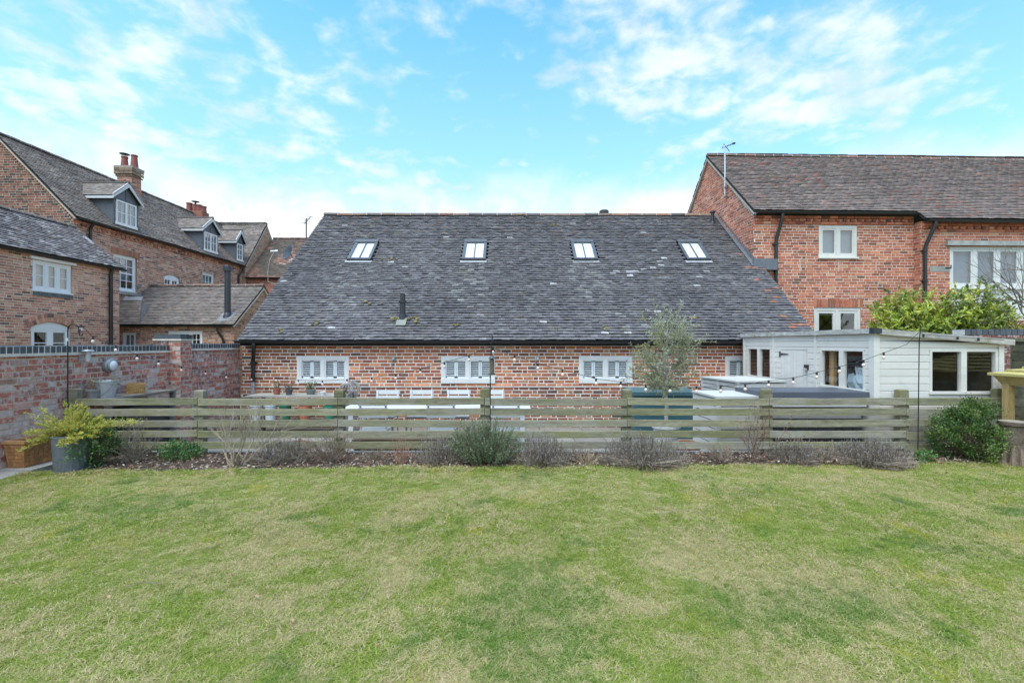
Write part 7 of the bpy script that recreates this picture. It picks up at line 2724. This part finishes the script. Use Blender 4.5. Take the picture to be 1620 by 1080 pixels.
# rosemary
t = bush_thing('rosemary_bush', 'large blue-green rosemary bush in the middle of the bed', 'shrub', 768, 5.92)
r = random.Random(66)
lv, st = MB(), MB()
b = Vector(t.location)
RM = [((0.12, 0.205, 0.095), 4), ((0.18, 0.27, 0.135), 4), ((0.30, 0.37, 0.24), 2.5), ((0.075, 0.13, 0.06), 2)]
for i in range(330):
    a = r.uniform(0, 6.28)
    q = math.sqrt(r.random())
    tip = b + Vector((math.cos(a) * q * 0.47, math.sin(a) * q * 0.32, 0.60 * (1 - 0.5 * q * q) * r.uniform(0.65, 1.1)))
    if math.cos(a) < -0.2 and r.random() < 0.3:
        tip.z += 0.08
    mid = b.lerp(tip, 0.5) + Vector((math.cos(a) * 0.08 * q, math.sin(a) * 0.06, -0.03 * q))
    st.tube([b, mid, tip], [0.006, 0.004, 0.002], 3, vary((0.16, 0.13, 0.09), 0.2, r), cap=False)
    cc = pick(RM, r)
    for k in range(38):
        f = r.uniform(0.15, 1.0)
        p = b.lerp(mid, f * 2) if f < 0.5 else mid.lerp(tip, f * 2 - 1)
        leaf(lv, p, rvec(r) + (tip - mid).normalized() * 0.9, rvec(r), r.uniform(0.022, 0.040), 0.0075, vary(cc, 0.3, r))
st.build('stems', M['twig'], t, kind='stuff')
lv.build('foliage', M['leaf'], t, kind='stuff')
lavender('dense grey lavender mound right of the green rosemary', 858, 5.95, 0.66, 0.44, 430, 63)
twiggy('twiggy_shrub', 'small clump of pale straw-coloured stems between two lavender mounds', 'shrub', 928, 5.92, 0.36, 0.24, 26, 54, (0.36, 0.28, 0.18), 1, None, rad=0.007)
lavender('widest lavender mound with woody legs, in front of the olive tree', 1018, 5.98, 0.98, 0.46, 640, 64)
twiggy('reddish_shrub', 'sparse reddish-brown stemmed shrub in front of the hot tub', 'shrub', 1190, 6.0, 0.46, 0.74, 13, 55, (0.17, 0.11, 0.09), 2, (430, 0.022, 0.012, [((0.23, 0.10, 0.065), 2), ((0.16, 0.075, 0.06), 1), ((0.30, 0.17, 0.10), 0.6)]), rad=0.006)
lavender('small flattened lavender between the reddish shrub and the right lavender', 1258, 6.05, 0.58, 0.36, 260, 65)
lavender('long low lavender mound left of the round green shrub at right', 1375, 6.02, 0.92, 0.40, 560, 67)
t = bush_thing('green_seedling', 'small bright green leafy plant beside the round dark shrub', 'plant', 1466, 6.0)
lv = MB()
b = Vector(t.location)
foliage(lv, b + Vector((0, 0, 0.09)), (0.15, 0.10, 0.09), 380, 0.05, 0.024, [((0.16, 0.30, 0.06), 2), ((0.11, 0.22, 0.06), 2)], r, 18, 0.2, 0.3, 0.4, b.z + 0.02)
lv.build('foliage', M['leaf'], t, kind='stuff')
for sd_, px_, w_, h_, lab in ((201, 487, 0.5, 0.30, 'low straggly brown clump between the grey lavender and the second fence post'), (202, 590, 0.42, 0.26, 'low straggly brown clump just left of the reddish dead stalks'), (203, 1140, 0.40, 0.28, 'low straggly brown clump right of the widest lavender mound'), (204, 1305, 0.44, 0.30, 'low straggly brown clump between the two right lavender mounds'), (205, 915, 0.40, 0.30, 'low straggly brown clump tucked beside the straw-coloured stems')):
    twiggy('straggly_clump', lab, 'dead plant', px_, 6.02, w_, h_, 34, sd_, (0.25, 0.19, 0.145), 2, (420, 0.018, 0.007, [((0.27, 0.20, 0.14), 2), ((0.20, 0.18, 0.10), 1)]), group='dead clumps in the fence bed', rad=0.005)
# round dark evergreen at right
t = bush_thing('round_shrub', 'big round dark green small-leaved shrub at the right end of the bed', 'shrub', 1534, 6.12)
r = random.Random(71)
lv, st = MB(), MB()
b = Vector(t.location)
BX = [((0.045, 0.095, 0.022), 4), ((0.075, 0.145, 0.032), 4), ((0.14, 0.22, 0.05), 3), ((0.22, 0.30, 0.08), 1.4)]
foliage(lv, b + Vector((-0.02, 0, 0.34)), (0.44, 0.36, 0.33), 15000, 0.024, 0.0145, BX, r, 90, 0.10, 0.35, 0.5, b.z + 0.02)
foliage(lv, b + Vector((0.04, 0, 0.58)), (0.27, 0.22, 0.24), 5200, 0.024, 0.0145, BX, r, 34, 0.15, 0.4, 0.8, b.z + 0.02)
for i in range(60):
    d = rvec(r)
    st.tube([b, b + Vector((d.x * 0.3, d.y * 0.25, 0.3 + 0.25 * d.z)), b + Vector((d.x * 0.42, d.y * 0.33, 0.36 + 0.4 * d.z))], [0.008, 0.005, 0.002], 4, (0.11, 0.08, 0.05), cap=False)
st.build('stems', M['twig'], t, kind='stuff')
lv.build('foliage', M['gloss_leaf'], t, kind='stuff')

# ================================================================== STUMP AND SHELTER AT RIGHT
sx, sy = 6.26, 5.99
sz = ground_z(sx, sy)
stp = thing('tree_stump', 'tall weathered tree stump with a flat sawn top at the right edge', 'tree stump', (sx, sy, sz))
r = random.Random(73)
mb = MB((0.125, 0.10, 0.075))
V, fs = [], []
prof = [(0.0, 0.235), (0.08, 0.19), (0.2, 0.165), (0.27, 0.16), (0.275, 0.135), (0.40, 0.130), (0.50, 0.128), (0.515, 0.15), (0.55, 0.152), (0.56, 0.146)]
nn = 26
for hz_, rr_ in prof:
    for i in range(nn):
        t_ = 2 * math.pi * i / nn
        k = rr_ * (1 + 0.09 * mnoise.noise(Vector((math.cos(t_) * 1.6, math.sin(t_) * 1.6, hz_ * 3))) + 0.05 * math.sin(t_ * 5 + hz_ * 2) * (hz_ < 0.25))
        V.append((sx + k * math.cos(t_), sy + k * math.sin(t_), sz - 0.03 + hz_))
for j in range(len(prof) - 1):
    for i in range(nn):
        fs.append((j * nn + i, j * nn + (i + 1) % nn, (j + 1) * nn + (i + 1) % nn, (j + 1) * nn + i))
mb.mesh(V, fs)
mb.build('trunk', M['bark'], stp)
mb = MB((0.30, 0.27, 0.22))
V = [(sx, sy, sz + 0.532)] + [(sx + 0.146 * math.cos(2 * math.pi * i / nn), sy + 0.146 * math.sin(2 * math.pi * i / nn), sz + 0.531) for i in range(nn)]
mb.mesh(V, [(0, 1 + i, 1 + (i + 1) % nn) for i in range(nn)])
mb.build('sawn_top', M['wood'], stp)
mb = MB((0.36, 0.24, 0.15))
for i in range(6):
    a = R(200 + 22 * i)
    p0 = Vector((sx + 0.17 * math.cos(a), sy + 0.17 * math.sin(a), sz + 0.22))
    p1 = Vector((sx + 0.25 * math.cos(a), sy + 0.25 * math.sin(a), sz))
    mb.tube([p0, p0.lerp(p1, 0.6) + Vector((0, 0, -0.02)), p1], [0.02, 0.03, 0.045], 7, vary((0.17, 0.125, 0.09), 0.25, r))
mb.build('root', M['bark'], stp)

sh = thing('timber_shelter', 'new timber garden shelter with an overlapping board roof at the right edge', 'shelter', (7.2, 5.8, 0.1))
TW = (0.42, 0.30, 0.13)
r = random.Random(75)
for x, y in ((6.49, 5.26), (6.49, 6.28), (7.80, 5.26), (7.80, 6.28)):
    mb = MB(vary(TW, 0.06, r))
    mb.wbox(x, x + 0.085, y, y + 0.085, 0.0, 1.13)
    mb.build('post', M['wood_v'], sh)
ex0, ex1, ey0, ey1, ez = 6.44, 7.95, 5.15, 6.44, 1.225
for i, (a, b_) in enumerate((((ex0, ey0), (ex1, ey0)), ((ex0, ey0), (ex0, ey1)), ((ex1, ey0), (ex1, ey1)), ((ex0, ey1), (ex1, ey1)))):
    A, B = Vector((a[0], a[1], ez)), Vector((b_[0], b_[1], ez))
    c_ = Vector(((ex0 + ex1) / 2, (ey0 + ey1) / 2, ez))
    mb = MB(vary(TW, 0.08, r))
    dn = Vector((0, 0, -0.125))
    inA, inB = (c_ - A) * 0.09, (c_ - B) * 0.09
    P = [A, B, B + inB + dn, A + inA + dn]
    Q = [p + (c_ - p).normalized() * 0.03 for p in P]
    mb.mesh(P + Q, [(0, 1, 2, 3), (7, 6, 5, 4), (0, 4, 5, 1), (3, 2, 6, 7), (0, 3, 7, 4), (1, 5, 6, 2)])
    mb.build('fascia_board', M['wood'], sh)
nb = 6
top = 1.50
for side in range(4):
    for i in range(nb):
        f0, f1 = i / nb, (i + 1.12) / nb
        def lv_(f, up):
            k = 1 - f * 0.98
            cx_, cy_ = (ex0 + ex1) / 2, (ey0 + ey1) / 2
            hx_, hy_ = ((ex1 - ex0) / 2 + 0.035) , ((ey1 - ey0) / 2 + 0.035)
            d_ = f * hy_
            z_ = ez + (top - ez) * f + up
            pts_ = [Vector((cx_ - hx_ + d_, cy_ - hy_ + d_, z_)), Vector((cx_ + hx_ - d_, cy_ - hy_ + d_, z_)), Vector((cx_ + hx_ - d_, cy_ + hy_ - d_, z_)), Vector((cx_ - hx_ + d_, cy_ + hy_ - d_, z_))]
            return pts_[side], pts_[(side + 1) % 4]
        a0, b0 = lv_(f0, 0.032)
        a1, b1 = lv_(min(1, f1), 0.004)
        a2, b2 = lv_(f0, 0.0)
        mb = MB(vary((0.40, 0.34, 0.13), 0.14, r))
        mb.mesh([a0, b0, b1, a1, a2, b2], [(0, 1, 2, 3), (4, 5, 1, 0)])
        mb.build('roof_board', M['wood'], sh)

# ================================================================== LAUREL AND BARE TREE BEHIND THE SUMMERHOUSE
LAU = [((0.36, 0.43, 0.055), 4), ((0.26, 0.34, 0.048), 4), ((0.50, 0.53, 0.08), 3), ((0.14, 0.21, 0.04), 2), ((0.56, 0.54, 0.14), 1.3)]


def laurel(label, cx, cy, cz, rad, n, seed):
    t = thing('laurel_bush', label, 'shrub', (cx, cy, PATIO_Z), 'laurels behind the summerhouse')
    r = random.Random(seed)
    lv, st = MB(), MB()
    c = Vector((cx, cy, cz))
    heads = []
    for i in range(n):
        d = rvec(r)
        q = r.uniform(0.25, 1.0) ** 0.6
        p = c + Vector((d.x * rad[0], d.y * rad[1], d.z * rad[2])) * q * r.uniform(0.8, 1.12)
        if p.z < 0.2:
            continue
        cc = pick(LAU, r)
        ax_ = (Vector((d.x * 0.6, d.y * 0.6, 0.9)) + rvec(r) * 0.35).normalized()
        for k in range(r.randint(8, 13)):
            dd = (ax_ * r.uniform(0.15, 1.0) + rvec(r) * 0.85).normalized()
            m_ = p + ax_ * 0.025 * k * 0.6
            L, W = r.uniform(0.08, 0.14), r.uniform(0.034, 0.05)
            s_ = dd.cross(ax_ + rvec(r) * 0.3)
            if s_.length < 0.01:
                continue
            s_.normalize()
            up_ = s_.cross(dd)
            col = vary(cc, 0.25, r)
            A, B, Cc = m_, m_ + dd * L * 0.5 - up_ * 0.006, m_ + dd * L - up_ * 0.02
            lv.mesh([A, B + s_ * W * 0.5 + up_ * 0.008, Cc, B - s_ * W * 0.5 + up_ * 0.008, B], [(0, 4, 1), (4, 2, 1), (0, 3, 4), (4, 3, 2)], col)
        if i % 6 == 0:
            st.tube([Vector((cx + d.x * 0.1, cy + d.y * 0.1, PATIO_Z)), c.lerp(p, 0.4), p], [0.018, 0.010, 0.005], 5, (0.13, 0.11, 0.06), cap=False)
    st.build('stems', M['twig'], t, kind='stuff')
    lv.build('foliage', M['gloss_leaf'], t, kind='stuff')


laurel('broad yellow-green laurel against the brick house wall, left of the pair behind the summerhouse', 8.75, 10.6, 1.72, (0.86, 0.62, 1.10), 820, 81)
laurel('darker green laurel under the wide house window, right of the pair behind the summerhouse', 10.0, 10.4, 1.74, (1.02, 0.62, 1.14), 950, 82)
laurel('small low laurel clump at the left foot of the broad laurel behind the summerhouse', 8.05, 10.2, 1.30, (0.40, 0.36, 0.66), 150, 83)

bt = thing('bare_tree', 'leafless grey-brown tree with fine twigs at the right edge above the boundary', 'tree', (11.2, 9.9, PATIO_Z))
r = random.Random(91)
st, tips = MB(), []
st.tube([(11.2, 9.9, PATIO_Z), (11.15, 9.9, 1.0), (11.1, 9.9, 1.9)], [0.09, 0.075, 0.06], 8, (0.16, 0.14, 0.115))
for i, (d, L) in enumerate(((Vector((-0.75, -0.1, 0.62)), 1.0), (Vector((-0.95, 0.1, 0.30)), 0.9), (Vector((-0.4, 0.1, 1.0)), 1.1), (Vector((0.4, 0, 1.0)), 1.0), (Vector((-0.9, -0.1, 0.02)), 0.85), (Vector((-0.8, 0.0, 0.85)), 0.9), (Vector((-0.5, -0.2, 0.4)), 0.9))):
    branchy(st, Vector((11.12, 9.9, 1.55 + 0.09 * i)), d, 0.026, L, 4, r, (0.20, 0.175, 0.15), 0.35, (2, 2), tips, 0.0, 0.64, 0.6)
st.build('branches', M['twig'], bt)
lv = MB()
for i in range(260):
    p, d = r.choice(tips)
    leaf(lv, p, rvec(r), rvec(r), 0.02, 0.01, vary((0.24, 0.25, 0.10), 0.3, r))
lv.build('buds', M['leaf'], bt, kind='stuff')

# fallen twigs and leaves on the lawn
r = random.Random(97)
mb = MB()
for i in range(22):
    x, y = r.uniform(-5, 6), r.uniform(2.8, 5.5)
    a = r.uniform(0, 3.14)
    L = r.uniform(0.06, 0.22)
    z = ground_z(x, y) + 0.035
    mb.tube([(x, y, z), (x + math.cos(a) * L * 0.5, y + math.sin(a) * L * 0.5, z + 0.008), (x + math.cos(a + 0.25) * L, y + math.sin(a + 0.25) * L, z)], [0.003, 0.0025, 0.0015], 4, vary((0.24, 0.20, 0.15), 0.3, r))
for i in range(46):
    x, y = r.uniform(-5.2, 6.4), r.uniform(2.6, 5.6)
    leaf(mb, Vector((x, y, ground_z(x, y) + 0.04)), Vector((r.uniform(-1, 1), r.uniform(-1, 1), 0.1)), Vector((0, 0, 1)), r.uniform(0.03, 0.055), 0.025, vary((0.30, 0.20, 0.11), 0.3, r), 0.15)
mb.build('fallen_leaves', M['twig'], None, kind='stuff')
